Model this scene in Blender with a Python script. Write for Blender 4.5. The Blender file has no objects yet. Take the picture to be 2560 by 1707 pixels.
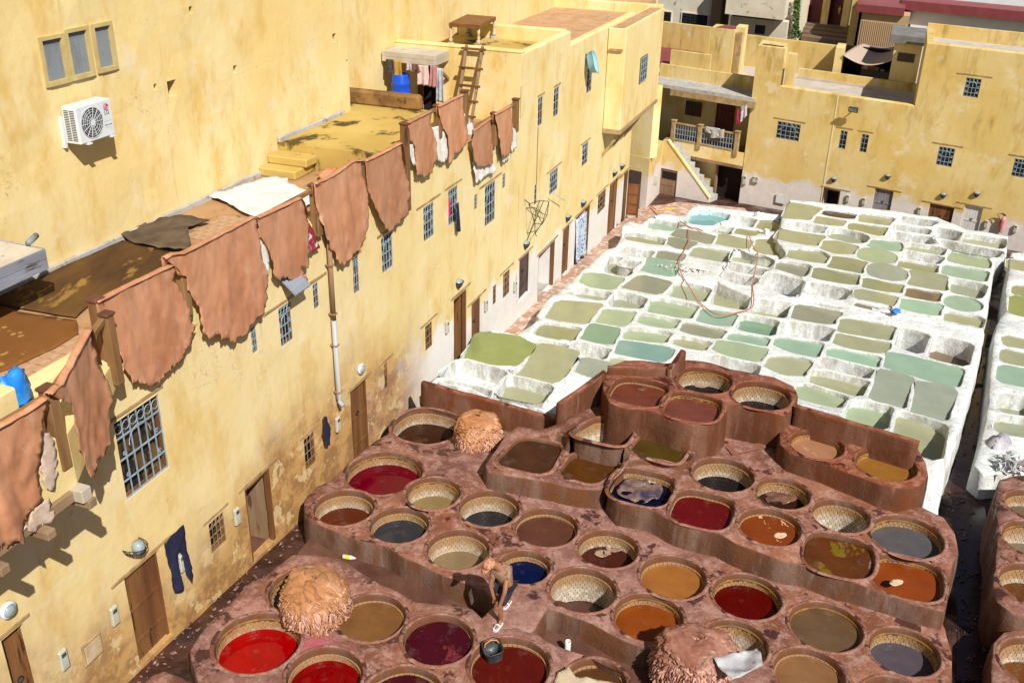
import bpy, bmesh, math, random
from mathutils import Vector, Matrix, noise, geometry
R_ = math.radians
rnd = random.Random(7)
SC = bpy.context.scene
COL = SC.collection
# ------------------------------------------------------------ camera
FPX = 2489.0; PIT = R_(26.0); ROLL = R_(1.34); A1 = R_(20.03); A2 = R_(-54.44); CH = 12.6
CAMP = Vector((0, 0, CH))
_fw = Vector((0, math.cos(PIT), -math.sin(PIT))); _up = Vector((0, math.sin(PIT), math.cos(PIT))); _rt = Vector((1, 0, 0))
CR = _rt*math.cos(ROLL) + _up*math.sin(ROLL); CU = -_rt*math.sin(ROLL) + _up*math.cos(ROLL); CF = _fw
cd = bpy.data.cameras.new('camera'); cam = bpy.data.objects.new('camera', cd); COL.objects.link(cam)
cd.sensor_width = 36; cd.lens = 36*FPX/2560; cd.clip_end = 2000; cd.clip_start = .1
m = Matrix((CR, CU, -CF)).transposed().to_4x4(); m.translation = CAMP; cam.matrix_world = m
SC.camera = cam
SC.cycles.max_bounces = 5; SC.cycles.diffuse_bounces = 2; SC.cycles.glossy_bounces = 2; SC.cycles.caustics_reflective = False; SC.cycles.caustics_refractive = False
# ------------------------------------------------------------ sky and sun
LT = Vector((-.42, .907, 0)).normalized(); EL = R_(43.5)          # travel direction of the light and its elevation
LD = LT*math.cos(EL) - Vector((0, 0, math.sin(EL)))
w = bpy.data.worlds.new('World'); SC.world = w; w.use_nodes = True
nt = w.node_tree; bg = nt.nodes['Background']; sk = nt.nodes.new('ShaderNodeTexSky'); sk.sky_type = 'NISHITA'; sk.sun_disc = False
sk.sun_elevation = EL; sk.sun_rotation = math.atan2(-LT.x, -LT.y)
nt.links.new(sk.outputs[0], bg.inputs[0]); bg.inputs[1].default_value = .05
sd = bpy.data.lights.new('sun', 'SUN'); sd.energy = 5.0; sd.angle = R_(.5); sd.color = (1, .95, .86)
so = bpy.data.objects.new('sun', sd); COL.objects.link(so); so.rotation_euler = LD.to_track_quat('-Z', 'Y').to_euler()
vs = SC.view_settings; vs.view_transform = 'Standard'; vs.look = 'None'; vs.exposure = .17; vs.gamma = 1; vs.use_curve_mapping = False
# ------------------------------------------------------------ pixel of the photograph -> point of the place
def ray(x, y): return CR*((x-1280)/FPX) - CU*((y-853.5)/FPX) + CF
def hz(x, y, z):
    d = ray(x, y); return CAMP + d*((z-CH)/d.z)
def hpl(x, y, P, n):
    d = ray(x, y); return CAMP + d*((P-CAMP).dot(n)/d.dot(n))
class Frame:                                                        # x along a wall, y into it, z up
    def __init__(s, o, ang):
        s.o = Vector(o); s.x = Vector((math.sin(ang), math.cos(ang), 0)); s.y = Vector((-s.x.y, s.x.x, 0)); s.rz = math.atan2(s.x.y, s.x.x)
    def at(s, px, py, y=0.):
        P = hpl(px, py, s.o + s.y*y, s.y); return ((P-s.o).dot(s.x), P.z - s.o.z)
    def loc(s, P): q = Vector(P)-s.o; return Vector((q.dot(s.x), q.dot(s.y), q.z))
    def W(s, x, y, z): return s.o + s.x*x + s.y*y + Vector((0, 0, z))
    def hz(s, px, py, z): return s.loc(hz(px, py, z))
FA = Frame(hz(354, 1672, 0), A1)                                    # long yellow facade on the left (y into the building)
Qb = hz(2520, 625, -2.2)
BK = Frame((Qb.x, Qb.y, 0), A2+math.pi)                             # building across the back
# ------------------------------------------------------------ objects
def tag(o, label=None, cat=None, group=None, kind=None):
    if label: o['label'] = label
    if cat: o['category'] = cat
    if group: o['group'] = group
    if kind: o['kind'] = kind
    return o
def empty(name, loc=(0, 0, 0), rz=0., parent=None):
    o = bpy.data.objects.new(name, None); COL.objects.link(o); o.location = loc; o.rotation_euler = (0, 0, rz); o.parent = parent
    o.empty_display_size = .2; return o
def obj(name, v, f, mat, parent=None, smooth=False, loc=None, rz=None):
    me = bpy.data.meshes.new(name); me.from_pydata([tuple(p) for p in v], [], f); me.update()
    bm = bmesh.new(); bm.from_mesh(me); bmesh.ops.recalc_face_normals(bm, faces=bm.faces) if smooth != 'keep' else None; bm.to_mesh(me); bm.free()
    if smooth: me.polygons.foreach_set('use_smooth', [True]*len(me.polygons))
    ms = mat if isinstance(mat, (list, tuple)) else [mat]
    for k in ms: me.materials.append(k)
    o = bpy.data.objects.new(name, me); COL.objects.link(o); o.parent = parent
    if loc is not None: o.location = loc
    if rz is not None: o.rotation_euler.z = rz
    return o
def dup(o, parent=None, mat=None):
    c = o.copy(); COL.objects.link(c); c.parent = parent
    for ch in list(o.children):
        k = ch.copy(); COL.objects.link(k); k.parent = c
        for g in list(ch.children):
            q = g.copy(); COL.objects.link(q); q.parent = k
    return c
class MB:
    def __init__(s): s.v = []; s.f = []
    def add(s, v, f):
        n = len(s.v); s.v += [tuple(p) for p in v]; s.f += [tuple(i+n for i in q) for q in f]; return s
    def box(s, x0, x1, y0, y1, z0, z1, b=0.):
        if x0 > x1: x0, x1 = x1, x0
        if y0 > y1: y0, y1 = y1, y0
        if z0 > z1: z0, z1 = z1, z0
        b = min(b, (x1-x0)*.45, (y1-y0)*.45, (z1-z0)*.45)
        if b <= 0:
            v = [(x, y, z) for z in (z0, z1) for y in (y0, y1) for x in (x0, x1)]
            return s.add(v, [(0, 2, 3, 1), (4, 5, 7, 6), (0, 1, 5, 4), (2, 6, 7, 3), (0, 4, 6, 2), (1, 3, 7, 5)])
        def oct_(e, z): return [(x0+b+e, y0+e, z), (x1-b-e, y0+e, z), (x1-e, y0+b+e, z), (x1-e, y1-b-e, z), (x1-b-e, y1-e, z), (x0+b+e, y1-e, z), (x0+e, y1-b-e, z), (x0+e, y0+b+e, z)]
        rings = [oct_(b*.6, z0), oct_(0, z0+b), oct_(0, z1-b), oct_(b*.6, z1)]
        return s.loft(rings, True, True)
    def hexa(s, p):                                                 # 4 lower + 4 upper corners
        return s.add(p, [(0, 3, 2, 1), (4, 5, 6, 7), (0, 1, 5, 4), (1, 2, 6, 5), (2, 3, 7, 6), (3, 0, 4, 7)])
    def loft(s, rings, cap0=False, cap1=False, closed=True):
        n = len(rings[0]); v = [p for r in rings for p in r]; f = []
        for k in range(len(rings)-1):
            for i in range(n if closed else n-1):
                j = (i+1) % n; f.append((k*n+i, k*n+j, (k+1)*n+j, (k+1)*n+i))
        if cap0: f.append(tuple(range(n-1, -1, -1)))
        if cap1: f.append(tuple(range((len(rings)-1)*n, len(rings)*n)))
        return s.add(v, f)
    def tube(s, path, r, n=8, cap=True):
        path = [Vector(p) for p in path]; rs = r if isinstance(r, (list, tuple)) else [r]*len(path); rings = []
        for i, p in enumerate(path):
            t = (path[min(i+1, len(path)-1)]-path[max(i-1, 0)])
            t = t.normalized() if t.length > 1e-9 else Vector((0, 0, 1))
            a = t.cross(Vector((0, 0, 1)) if abs(t.z) < .9 else Vector((1, 0, 0))).normalized(); b = t.cross(a)
            rings.append([p + a*(rs[i]*math.cos(2*math.pi*k/n)) + b*(rs[i]*math.sin(2*math.pi*k/n)) for k in range(n)])
        return s.loft(rings, cap, cap)
    def bar(s, p, q, w, h=None, up=(0, 0, 1)):                      # square bar from p to q
        p, q = Vector(p), Vector(q); h = h or w; t = (q-p).normalized(); u = Vector(up)
        if abs(t.dot(u)) > .95: u = Vector((1, 0, 0))
        a = t.cross(u).normalized()*w/2; b = a.normalized().cross(t)*h/2
        return s.hexa([p-a-b, p+a-b, p+a+b, p-a+b, q-a-b, q+a-b, q+a+b, q-a+b])
    def lathe(s, prof, c=(0, 0, 0), n=20, cap0=False, cap1=False):
        return s.loft([[(c[0]+r*math.cos(2*math.pi*k/n), c[1]+r*math.sin(2*math.pi*k/n), c[2]+z) for k in range(n)] for r, z in prof], cap0, cap1)
    def build(s, name, mat, parent=None, smooth=False, loc=None, rz=None): return obj(name, s.v, s.f, mat, parent, smooth, loc, rz)
# ------------------------------------------------------------ materials
def lin(c):
    if isinstance(c, str):
        c = [int(c[i:i+2], 16)/255 for i in (0, 2, 4)]
        c = [(x/12.92 if x <= .04045 else ((x+.055)/1.055)**2.4) for x in c]
    return (c[0], c[1], c[2], 1)
class NT:
    def __init__(s, name, rough=.85, spec=.3):
        s.m = bpy.data.materials.new(name); s.m.use_nodes = True; s.t = s.m.node_tree; s.N = s.t.nodes; s.b = s.N['Principled BSDF']
        s.b.inputs['Roughness'].default_value = rough; s.b.inputs['Specular IOR Level'].default_value = spec
        s.co = s.n('ShaderNodeTexCoord').outputs['Object']
    def n(s, t, **k):
        q = s.N.new(t)
        for a, b in k.items():
            if hasattr(q, a): setattr(q, a, b)
            else: q.inputs[a.replace('_', ' ')].default_value = b
        return q
    def lk(s, a, b): s.t.links.new(a, b)
    def noise(s, scale, detail=5, rough=.55, stretch=None, off=None):
        q = s.n('ShaderNodeTexNoise', Scale=scale, Detail=min(detail, 4), Roughness=rough); v = s.co
        if stretch or off:
            mp = s.n('ShaderNodeMapping'); mp.inputs['Scale'].default_value = stretch or (1, 1, 1); mp.inputs['Location'].default_value = off or (0, 0, 0); s.lk(v, mp.inputs[0]); v = mp.outputs[0]
        s.lk(v, q.inputs['Vector']); return q.outputs['Fac']
    def ramp(s, fac, lo, hi):
        q = s.n('ShaderNodeMapRange'); q.interpolation_type = 'SMOOTHSTEP'; q.inputs['From Min'].default_value = lo; q.inputs['From Max'].default_value = hi
        s.lk(fac, q.inputs[0]); return q.outputs[0]
    def math(s, op, a, b=None):
        q = s.n('ShaderNodeMath', operation=op)
        for i, x in enumerate((a, b)):
            if x is None: continue
            if isinstance(x, (int, float)): q.inputs[i].default_value = x
            else: s.lk(x, q.inputs[i])
        return q.outputs[0]
    def mix(s, fac, a, b):
        q = s.n('ShaderNodeMix'); q.data_type = 'RGBA'
        for i, x in ((0, fac), (6, a), (7, b)):
            if isinstance(x, (int, float)): q.inputs[i].default_value = x
            elif isinstance(x, (tuple, str, list)): q.inputs[i].default_value = lin(x)
            else: s.lk(x, q.inputs[i])
        return q.outputs[2]
    def crack(s, scale, width, off=(0, 0, 0), mask=.5):              # thin wandering lines
        n_ = s.noise(scale, 5, .7, None, off); d = s.math('ABSOLUTE', s.math('SUBTRACT', n_, .5)); return s.math('MULTIPLY', s.ramp(d, width, width*.3), s.ramp(s.noise(scale*.6, 3, .5, None, (off[1]+3, off[0], 1)), mask, mask+.08))
    def xyz(s):
        q = s.n('ShaderNodeSeparateXYZ'); s.lk(s.co, q.inputs[0]); return q.outputs
    def col(s, c):
        if isinstance(c, (tuple, str, list)): s.b.inputs['Base Color'].default_value = lin(c)
        else: s.lk(c, s.b.inputs['Base Color'])
    def rough(s, r): s.lk(r, s.b.inputs['Roughness'])
    def bump(s, h, st=.4, dist=.02):
        q = s.n('ShaderNodeBump', Strength=st, Distance=dist); s.lk(h, q.inputs['Height']); s.lk(q.outputs[0], s.b.inputs['Normal'])
    def rand(s, kind='obj'):
        return s.n('ShaderNodeObjectInfo').outputs['Random'] if kind == 'obj' else s.n('ShaderNodeNewGeometry').outputs['Random Per Island']
_mc = {}
def simple(name, c1, c2=None, scale=6, rough=.7, bump=.25, bscale=60, stretch=None, spec=.3, isl=0, metal=0, c3=None, lo=.58):
    if name in _mc: return _mc[name]
    t = NT(name, rough, spec); t.b.inputs['Metallic'].default_value = metal
    n1 = t.noise(scale, 5, .6, stretch); c = t.mix(t.ramp(n1, .3, .7), c1, c2 or c1)
    if c3: c = t.mix(t.ramp(t.noise(scale*2.3, 6, .65, stretch, (7, 3, 5)), lo, lo+.09), c, c3)
    if isl:
        h = t.n('ShaderNodeHueSaturation'); t.lk(c, h.inputs['Color']); v = t.n('ShaderNodeMapRange'); v.inputs['To Min'].default_value = 1-isl; v.inputs['To Max'].default_value = 1+isl
        t.lk(t.rand('isl'), v.inputs[0]); t.lk(v.outputs[0], h.inputs['Value']); c = h.outputs[0]
    t.col(c)
    if bump: t.bump(t.noise(bscale, 6, .65, stretch), bump, .01)
    _mc[name] = t.m; return t.m
def plaster_yellow(name, a, b, c, facade=0, off=0):
    t = NT(name, .9, .2); x = t.xyz(); o = (off, off*.7, off*.3)
    base = t.mix(t.ramp(t.noise(.35, 5, .6, None, o), .34, .66), a, b)
    base = t.mix(t.math('MULTIPLY', t.ramp(t.noise(1.1, 6, .72, (1, 1, .45), (3+off, 1, 8)), .47, .74), .8), base, c)      # ochre clouds
    base = t.mix(t.math('MULTIPLY', t.ramp(t.noise(.9, 6, .68, None, (9+off, 4, 2)), .56, .72), .6), base, (.80, .71, .52))   # faded patches
    run = t.math('MULTIPLY', t.ramp(t.noise(5, 3, .55, (1, 1, .05), (2+off, 2, 2)), .58, .78), t.ramp(t.noise(.5, 3, .5, None, (5+off, 1, 1)), .42, .6))
    base = t.mix(t.math('MULTIPLY', run, .5), base, (.42, .26, .09))                                                       # thin run-down stains
    base = t.mix(t.math('MULTIPLY', t.ramp(t.noise(11, 4, .6, None, (1, 5+off, 2)), .68, .74), .5), base, (.36, .24, .12))      # chips and pocks
    base = t.mix(t.math('MULTIPLY', t.crack(.8, .0035, (off, 2, 5), .52), .45), base, (.34, .22, .10))
    if facade == 1:
        wob = t.math('MULTIPLY', t.math('SUBTRACT', t.noise(.9, 6, .65, None, (4, 4, 4)), .5), 2.6)
        zb = t.math('ADD', t.math('MULTIPLY', x[0], -.075), 2.1)                     # top of the lime-wash band falls with the alley
        s0 = t.ramp(t.math('ADD', x[0], t.math('MULTIPLY', wob, 1.5)), 7.2, 8.6)
        lime = t.math('MULTIPLY', t.ramp(t.math('ADD', t.math('SUBTRACT', zb, x[2]), wob), -.15, .45), s0)
        base = t.mix(lime, base, t.mix(t.noise(3, 6, .7), (.88, .86, .83), (.70, .66, .62)))
        hgt = t.math('ADD', x[2], t.math('MULTIPLY', x[0], .06))                              # height above the alley
        wr = t.math('MULTIPLY', t.math('SUBTRACT', t.noise(.7, 4, .6, (1, 1, .6), (2, 9, 1)), .5), 3.2)
        wr = t.math('SUBTRACT', wr, t.math('MULTIPLY', t.ramp(x[0], 3.3, 4.6), .9))
        rust = t.math('MULTIPLY', t.ramp(t.math('ADD', hgt, wr), 2.7, .4), t.math('SUBTRACT', 1.0, t.ramp(x[0], 9.5, 12)))
        base = t.mix(t.math('MULTIPLY', rust, .92), base, t.mix(t.ramp(t.noise(2.2, 4, .7, None, (4, 1, 1)), .4, .6), (.30, .14, .05), (.52, .29, .10)))
        base = t.mix(t.math('MULTIPLY', rust, t.math('MULTIPLY', t.ramp(t.noise(1.6, 4, .65, None, (7, 7, 1)), .56, .60), .7)), base, (.72, .56, .30))      # flaked-off pale islands
        foot = t.math('MULTIPLY', t.ramp(t.math('ADD', t.math('SUBTRACT', t.math('ADD', t.math('MULTIPLY', x[0], -.07), .1), x[2]), t.math('MULTIPLY', wob, .3)), 0, .3), .8)
        base = t.mix(foot, base, (.3, .15, .09))
    if facade == 2:
        wob = t.math('MULTIPLY', t.math('SUBTRACT', t.noise(.8, 7, .7, None, (4, 4, 4)), .5), 2.2)
        lime = t.ramp(t.math('ADD', t.math('SUBTRACT', -.95, x[2]), wob), -.1, .35)
        base = t.mix(t.math('MULTIPLY', lime, .95), base, t.mix(t.noise(2.4, 7, .75), (.86, .83, .82), (.55, .48, .45)))
        top = t.math('MULTIPLY', t.ramp(t.noise(1.6, 6, .7, (1, 1, .25), (5, 5, 1)), .5, .72), .7)
        base = t.mix(t.math('MULTIPLY', top, t.ramp(x[2], 1.4, 3.2)), base, (.32, .2, .06))
    t.col(base)
    t.bump(t.noise(4, 4, .66), .35, .03)
    return t.m
m_fac = plaster_yellow('facade_plaster', (.81, .67, .37), (.78, .60, .27), (.68, .45, .14), 1)
m_yel = plaster_yellow('yellow_plaster', (.82, .68, .37), (.79, .60, .25), (.66, .42, .10), 0, 13)
m_ybk = plaster_yellow('ochre_plaster', (.73, .57, .27), (.68, .49, .17), (.55, .35, .08), 2, 29)
def m_brown_(name, pink=None, tone=None):
    t = NT(name, .88, .3)
    hue = t.ramp(t.noise(.22, 3, .5, None, (5, 1, 0)), .4, .6)
    c = t.mix(t.ramp(t.noise(.9, 6, .68), .36, .64), t.mix(hue, (.175, .06, .03), (.165, .07, .055)), t.mix(hue, (.29, .115, .065), (.31, .155, .125)))
    c = t.mix(t.math('MULTIPLY', t.ramp(t.noise(3.3, 7, .78, None, (3, 8, 1)), .44, .64), .8), c, (.40, .235, .195))
    c = t.mix(t.math('MULTIPLY', t.ramp(t.noise(12, 5, .75, None, (1, 3, 6)), .5, .7), .6), c, (.12, .048, .036))
    c = t.mix(t.math('MULTIPLY', t.ramp(t.noise(.7, 5, .7, None, (2, 7, 9)), .62, .72), .5), c, (.26, .055, .045))           # red dye blush
    if pink:
        vd = t.n('ShaderNodeVectorMath', operation='DISTANCE'); t.lk(t.co, vd.inputs[0]); vd.inputs[1].default_value = pink
        c = t.mix(t.math('MULTIPLY', t.ramp(t.math('ADD', vd.outputs['Value'], t.math('MULTIPLY', t.noise(2.5, 4, .7, None, (1, 1, 9)), 1.2)), 1.25, .65), .75), c, (.42, .07, .12))
    wetn = t.noise(1.15, 8, .74, None, (8, 2, 3)); wet = t.ramp(wetn, .57, .62)
    c = t.mix(t.math('MULTIPLY', wet, .88), c, (.05, .017, .016))                                                        # wet splashes
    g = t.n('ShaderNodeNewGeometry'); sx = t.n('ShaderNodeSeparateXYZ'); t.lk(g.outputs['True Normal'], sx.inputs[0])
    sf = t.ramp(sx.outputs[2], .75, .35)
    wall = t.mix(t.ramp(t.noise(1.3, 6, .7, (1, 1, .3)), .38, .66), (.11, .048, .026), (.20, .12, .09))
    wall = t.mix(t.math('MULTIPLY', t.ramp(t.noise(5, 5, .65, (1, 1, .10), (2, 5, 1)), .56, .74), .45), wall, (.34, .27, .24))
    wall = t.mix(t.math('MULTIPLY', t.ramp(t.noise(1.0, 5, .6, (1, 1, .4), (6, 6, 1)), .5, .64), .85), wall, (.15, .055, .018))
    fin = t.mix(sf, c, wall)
    if tone:
        mu = t.n('ShaderNodeMix'); mu.data_type = 'RGBA'; mu.blend_type = 'MULTIPLY'; mu.inputs[0].default_value = 1; t.lk(fin, mu.inputs[6]); mu.inputs[7].default_value = (*tone, 1); fin = mu.outputs[2]
    t.col(fin); t.bump(t.noise(9, 4, .75), .7, .03)
    r = t.n('ShaderNodeMapRange'); r.inputs['To Min'].default_value = .88; r.inputs['To Max'].default_value = .3; t.lk(wet, r.inputs[0]); t.rough(r.outputs[0]); return t.m
m_brown = m_brown_('dyed_plaster'); m_brownE = m_brown_('red_brown_plaster', None, (.88, .66, .52))
def m_white_(name, stain):
    t = NT(name, .92, .2)
    c = t.mix(t.ramp(t.noise(1.6, 7, .72), .36, .66), (.77, .81, .82), (.62, .65, .65))
    g = t.n('ShaderNodeNewGeometry'); sx = t.n('ShaderNodeSeparateXYZ'); t.lk(g.outputs['True Normal'], sx.inputs[0])
    side = t.ramp(sx.outputs[2], .85, .4)
    c = t.mix(t.math('MULTIPLY', t.math('MULTIPLY', side, t.ramp(t.noise(2.6, 7, .75, (1, 1, .4), (3, 3, 1)), .38, .66)), stain), c, (.40, .37, .32))
    c = t.mix(t.math('MULTIPLY', t.ramp(t.noise(7, 7, .75, (1, 1, .6), (1, 9, 4)), .57, .66), .75), c, (.40, .36, .31))       # scuffs
    c = t.mix(t.math('MULTIPLY', t.ramp(t.noise(18, 4, .65, None, (5, 2, 4)), .64, .70), .85), c, (.10, .085, .075))          # dark specks
    c = t.mix(t.math('MULTIPLY', t.crack(2.2, .006, (4, 4, 1), .47), .8), c, (.16, .13, .11))
    t.col(c); t.bump(t.noise(5, 4, .7), .8, .05); return t.m
m_white = m_white_('lime_plaster', .8)
def m_dye_(name, a, b, rough=.07, foam=None, sc=1.6):
    t = NT(name, rough, .35); t.b.inputs['IOR'].default_value = 1.33
    c = t.mix(t.ramp(t.noise(sc, 4, .55, None, (3, 1, 0)), .3, .72), a, b)
    if foam: c = t.mix(t.ramp(t.noise(2.6, 6, .7, (1, .55, 1), (foam[3], 2, 0)), foam[4], foam[4]+.05), c, foam[:3])
    c = t.mix(t.math('MULTIPLY', t.ramp(t.noise(3.2, 6, .7, None, (6, 6, 0)), .56, .80), .10), c, (.55, .48, .40))         # thin scum
    t.col(c); t.bump(t.noise(3.5, 2, .4), .06, .02); return t.m
m_tile = None
def m_tile_():
    t = NT('vat_tile', .35, .5); x = t.xyz()
    c = t.mix(t.rand('isl'), (.66, .60, .51), (.44, .35, .25))
    rust = t.ramp(t.math('ADD', x[2], t.math('MULTIPLY', t.math('SUBTRACT', t.noise(6, 6, .7), .5), .5)), -.50, -.20)   # tide mark under the rim
    c = t.mix(t.math('MULTIPLY', rust, .85), c, t.mix(t.noise(9, 5, .6), (.22, .09, .03), (.45, .25, .08)))
    t.col(c); return t.m
m_tile = m_tile_()
m_mortar = simple('mortar', (.34, .25, .16), (.22, .14, .08), 8)
m_band = simple('ochre_band', (.30, .15, .03), (.10, .045, .02), 3, .6)
m_wood = simple('brown_wood', (.24, .11, .04), (.13, .05, .02), 3, .6, .4, 50, (1, 1, .12), c3=(.06, .025, .012))
m_oldwood = simple('weathered_wood', (.33, .22, .13), (.22, .13, .07), 3, .8, .4, 40, (1, 1, .15), c3=(.10, .05, .03))
m_lintel = simple('lintel_wood', (.47, .33, .17), (.30, .19, .09), 4, .85, .4, 40)
m_dark = simple('dark_interior', (.018, .010, .008), None, 4, .95, 0)  # near-black colour stands in for the shade inside rooms and openings
m_iron = simple('blue_grey_iron', (.33, .43, .50), (.20, .27, .33), 9, .5, .1)
# ============================================================ courtyard: ground, masonry blocks, vats, pits
def pip(x, y, poly):
    c = False; n = len(poly); j = n-1
    for i in range(n):
        xi, yi = poly[i][0], poly[i][1]; xj, yj = poly[j][0], poly[j][1]
        if (yi > y) != (yj > y) and x < (xj-xi)*(y-yi)/(yj-yi)+xi: c = not c
        j = i
    return c
def dense(poly, step, jit=0., seed=0):
    out = []; n = len(poly)
    for i in range(n):
        a, b = Vector(poly[i]), Vector(poly[(i+1) % n]); k = max(1, int((b-a).length/step))
        for q in range(k): out.append(a.lerp(b, q/k))
    if jit:
        out = [p + Vector((noise.noise(Vector((p.x*2.1, p.y*2.1, seed))), noise.noise(Vector((p.x*2.1+9, p.y*2.1, seed))), 0)[:len(p)])*jit for p in out]
    return out
def chaikin(poly, it=2, q=.25):
    for _ in range(it):
        o = []; n = len(poly)
        for i in range(n):
            a, b = poly[i], poly[(i+1) % n]; o += [a.lerp(b, q), a.lerp(b, 1-q)]
        poly = o
    return poly
def cdt(outer, holes, pts):
    vs, es = [], []
    for lp in [outer]+holes:
        n0 = len(vs); vs += [Vector((p[0], p[1])) for p in lp]; es += [(n0+i, n0+(i+1) % len(lp)) for i in range(len(lp))]
    vs += [Vector(p) for p in pts]
    v, e, f, ov, oe, of = geometry.delaunay_2d_cdt(vs, es, [], 0, 1e-5)
    bb = [(min(p[0] for p in h), max(p[0] for p in h), min(p[1] for p in h), max(p[1] for p in h)) for h in holes]
    keep = []
    for t in f:
        cx = sum(v[i].x for i in t)/3; cy = sum(v[i].y for i in t)/3
        if not pip(cx, cy, outer): continue
        if any(b[0] < cx < b[1] and b[2] < cy < b[3] and pip(cx, cy, h) for b, h in zip(bb, holes)): continue
        keep.append(tuple(t))
    return v, keep, ov
def out_normals(poly):
    n = len(poly); A = sum(poly[i][0]*poly[(i+1) % n][1]-poly[(i+1) % n][0]*poly[i][1] for i in range(n)); sg = 1 if A > 0 else -1
    r = []
    for i in range(n):
        t = Vector(poly[(i+1) % n][:2])-Vector(poly[i-1][:2]); t = t.normalized() if t.length > 1e-9 else Vector((1, 0)); r.append(Vector((t.y, -t.x))*sg)
    return r
def terrace(name, label, cat, outer, holes, zs, zbot, mat, step=.22, lift=.02, rough=.012, batter=.05, bound_z=None, hole_z=None):
    """masonry block: top sheet with holes cut for the vats and battered sides. holes: rings of 3D points; zs: [(x,y,z,w)]"""
    outer = dense(outer, step*.7, .03)
    def zi(x, y):
        a = b = 0
        for X, Y, Z, Wt in zs:
            k = 1/((((X-x)**2+(Y-y)**2)**.5/Wt)**3+.02); a += k*Z; b += k
        return a/b
    xs = [p[0] for p in outer]; ys = [p[1] for p in outer]; pts = []
    x = min(xs)
    bb = [(min(p[0] for p in h)-.07, max(p[0] for p in h)+.07, min(p[1] for p in h)-.07, max(p[1] for p in h)+.07) for h in holes]
    while x < max(xs):
        y = min(ys)
        while y < max(ys):
            X = x+rnd.uniform(-.06, .06); Y = y+rnd.uniform(-.06, .06)
            if pip(X, Y, outer):
                ok = all((Vector((X, Y))-Vector(p[:2])).length > .07 for p in outer)
                if ok:
                    for b, h in zip(bb, holes):
                        if b[0] < X < b[1] and b[2] < Y < b[3] and (pip(X, Y, h) or any((Vector((X, Y))-Vector(p[:2])).length < .06 for p in h)): ok = False; break
                if ok: pts.append((X, Y))
            y += step
        x += step
    v, f, ov = cdt([p[:2] for p in outer], [[q[:2] for q in h] for h in holes], pts)
    hz_ = {}; off = len(outer)
    for h in holes:
        for i, p in enumerate(h): hz_[off+i] = p[2]
        off += len(h)
    V = []
    for i, p in enumerate(v):
        z = None
        for o in ov[i]:
            if o in hz_: z = hz_[o]
        if z is None:
            z = zi(p.x, p.y) + noise.noise(Vector((p.x*1.7, p.y*1.7, 3)))*rough
            if not any(o < len(outer) for o in ov[i]): z += lift
        V.append((p.x, p.y, z))
    # sides
    on = out_normals(outer); n0 = len(V); n = len(outer)
    rings = []
    for d, dz in ((0, 0), (.018, -.018), (.028, -.05), (.03+batter*.4, -.35), (.03+batter, None)):
        for p, q in zip(outer, on):
            z = zi(p[0], p[1]) + noise.noise(Vector((p[0]*1.7, p[1]*1.7, 3)))*rough
            zz = zbot if dz is None else max(z+dz, zbot)
            w_ = 0 if dz == 0 else noise.noise(Vector((p[0]*1.3, p[1]*1.3, zz*1.3)))*.02
            V.append((p[0]+q.x*(d+w_), p[1]+q.y*(d+w_), zz))
    F = list(f)
    for k in range(4):
        for i in range(n):
            j = (i+1) % n; F.append((n0+k*n+i, n0+k*n+j, n0+(k+1)*n+j, n0+(k+1)*n+i))
    o = obj(name, V, F, mat, None, True)
    bm = bmesh.new(); bm.from_mesh(o.data); bmesh.ops.remove_doubles(bm, verts=bm.verts, dist=1e-4); bmesh.ops.recalc_face_normals(bm, faces=bm.faces); bm.to_mesh(o.data); bm.free()
    return tag(o, label, cat)
# ------------------------------------------------------------ ground
def gz(P):
    q = FA.loc(P); return -.0717*max(q.x, -3) - .021*q.y
def hzg(px, py, dz=0., fn=gz):
    z = 0.
    for _ in range(8): z = fn(hz(px, py, z)) + dz
    return hz(px, py, z)
def sheet(name, poly, mat, zf, step=.5, kind='structure', amp=.03, parent=None, fr=2.):
    poly = dense(poly, step); xs = [p[0] for p in poly]; ys = [p[1] for p in poly]; pts = []
    x = min(xs)+step/2
    while x < max(xs):
        y = min(ys)+step/2
        while y < max(ys):
            if pip(x, y, poly): pts.append((x+rnd.uniform(-.1, .1)*step, y+rnd.uniform(-.1, .1)*step))
            y += step
        x += step
    v, f, ov = cdt([p[:2] for p in poly], [], pts)
    V = [(p.x, p.y, zf(p.x, p.y)+amp*noise.noise(Vector((p.x*fr, p.y*fr, 1)))) for p in v]
    o = obj(name, V, f, mat, parent, True); tag(o, kind=kind); return o
def m_mud_():
    t = NT('wet_mud', .5, .5)
    n_ = t.noise(1.4, 7, .7); c = t.mix(t.ramp(n_, .35, .65), (.022, .009, .007), (.085, .034, .024))
    c = t.mix(t.ramp(t.noise(6, 6, .7, None, (3, 3, 3)), .64, .70), c, (.30, .16, .13))
    t.col(c); t.rough(t.ramp(t.noise(1.1, 4, .6, None, (7, 1, 1)), .4, .62)); t.bump(t.math('ADD', t.noise(3, 6, .7), t.math('MULTIPLY', t.noise(20, 6, .7), .4)), .9, .06); return t.m
m_mud = m_mud_()
m_path = simple('pink_dirt_path', (.54, .36, .27), (.40, .21, .13), 1.6, .9, .5, 25, c3=(.66, .55, .48), lo=.5)
m_trench = simple('damp_brown_floor', (.085, .034, .024), (.15, .07, .05), 1.4, .55, .5, 20, c3=(.30, .15, .12), lo=.66)
m_redwater = simple('still_dark_water', (.035, .014, .011), (.075, .035, .026), 2, .22, .1, 9)
gr = [FA.W(x, y, 0) for x, y in ((-9, .4), (46, .4), (46, -34), (-9, -34))]
sheet('ground', [(p.x, p.y) for p in gr], m_mud, lambda x, y: gz((x, y, 0)), .8)
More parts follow.
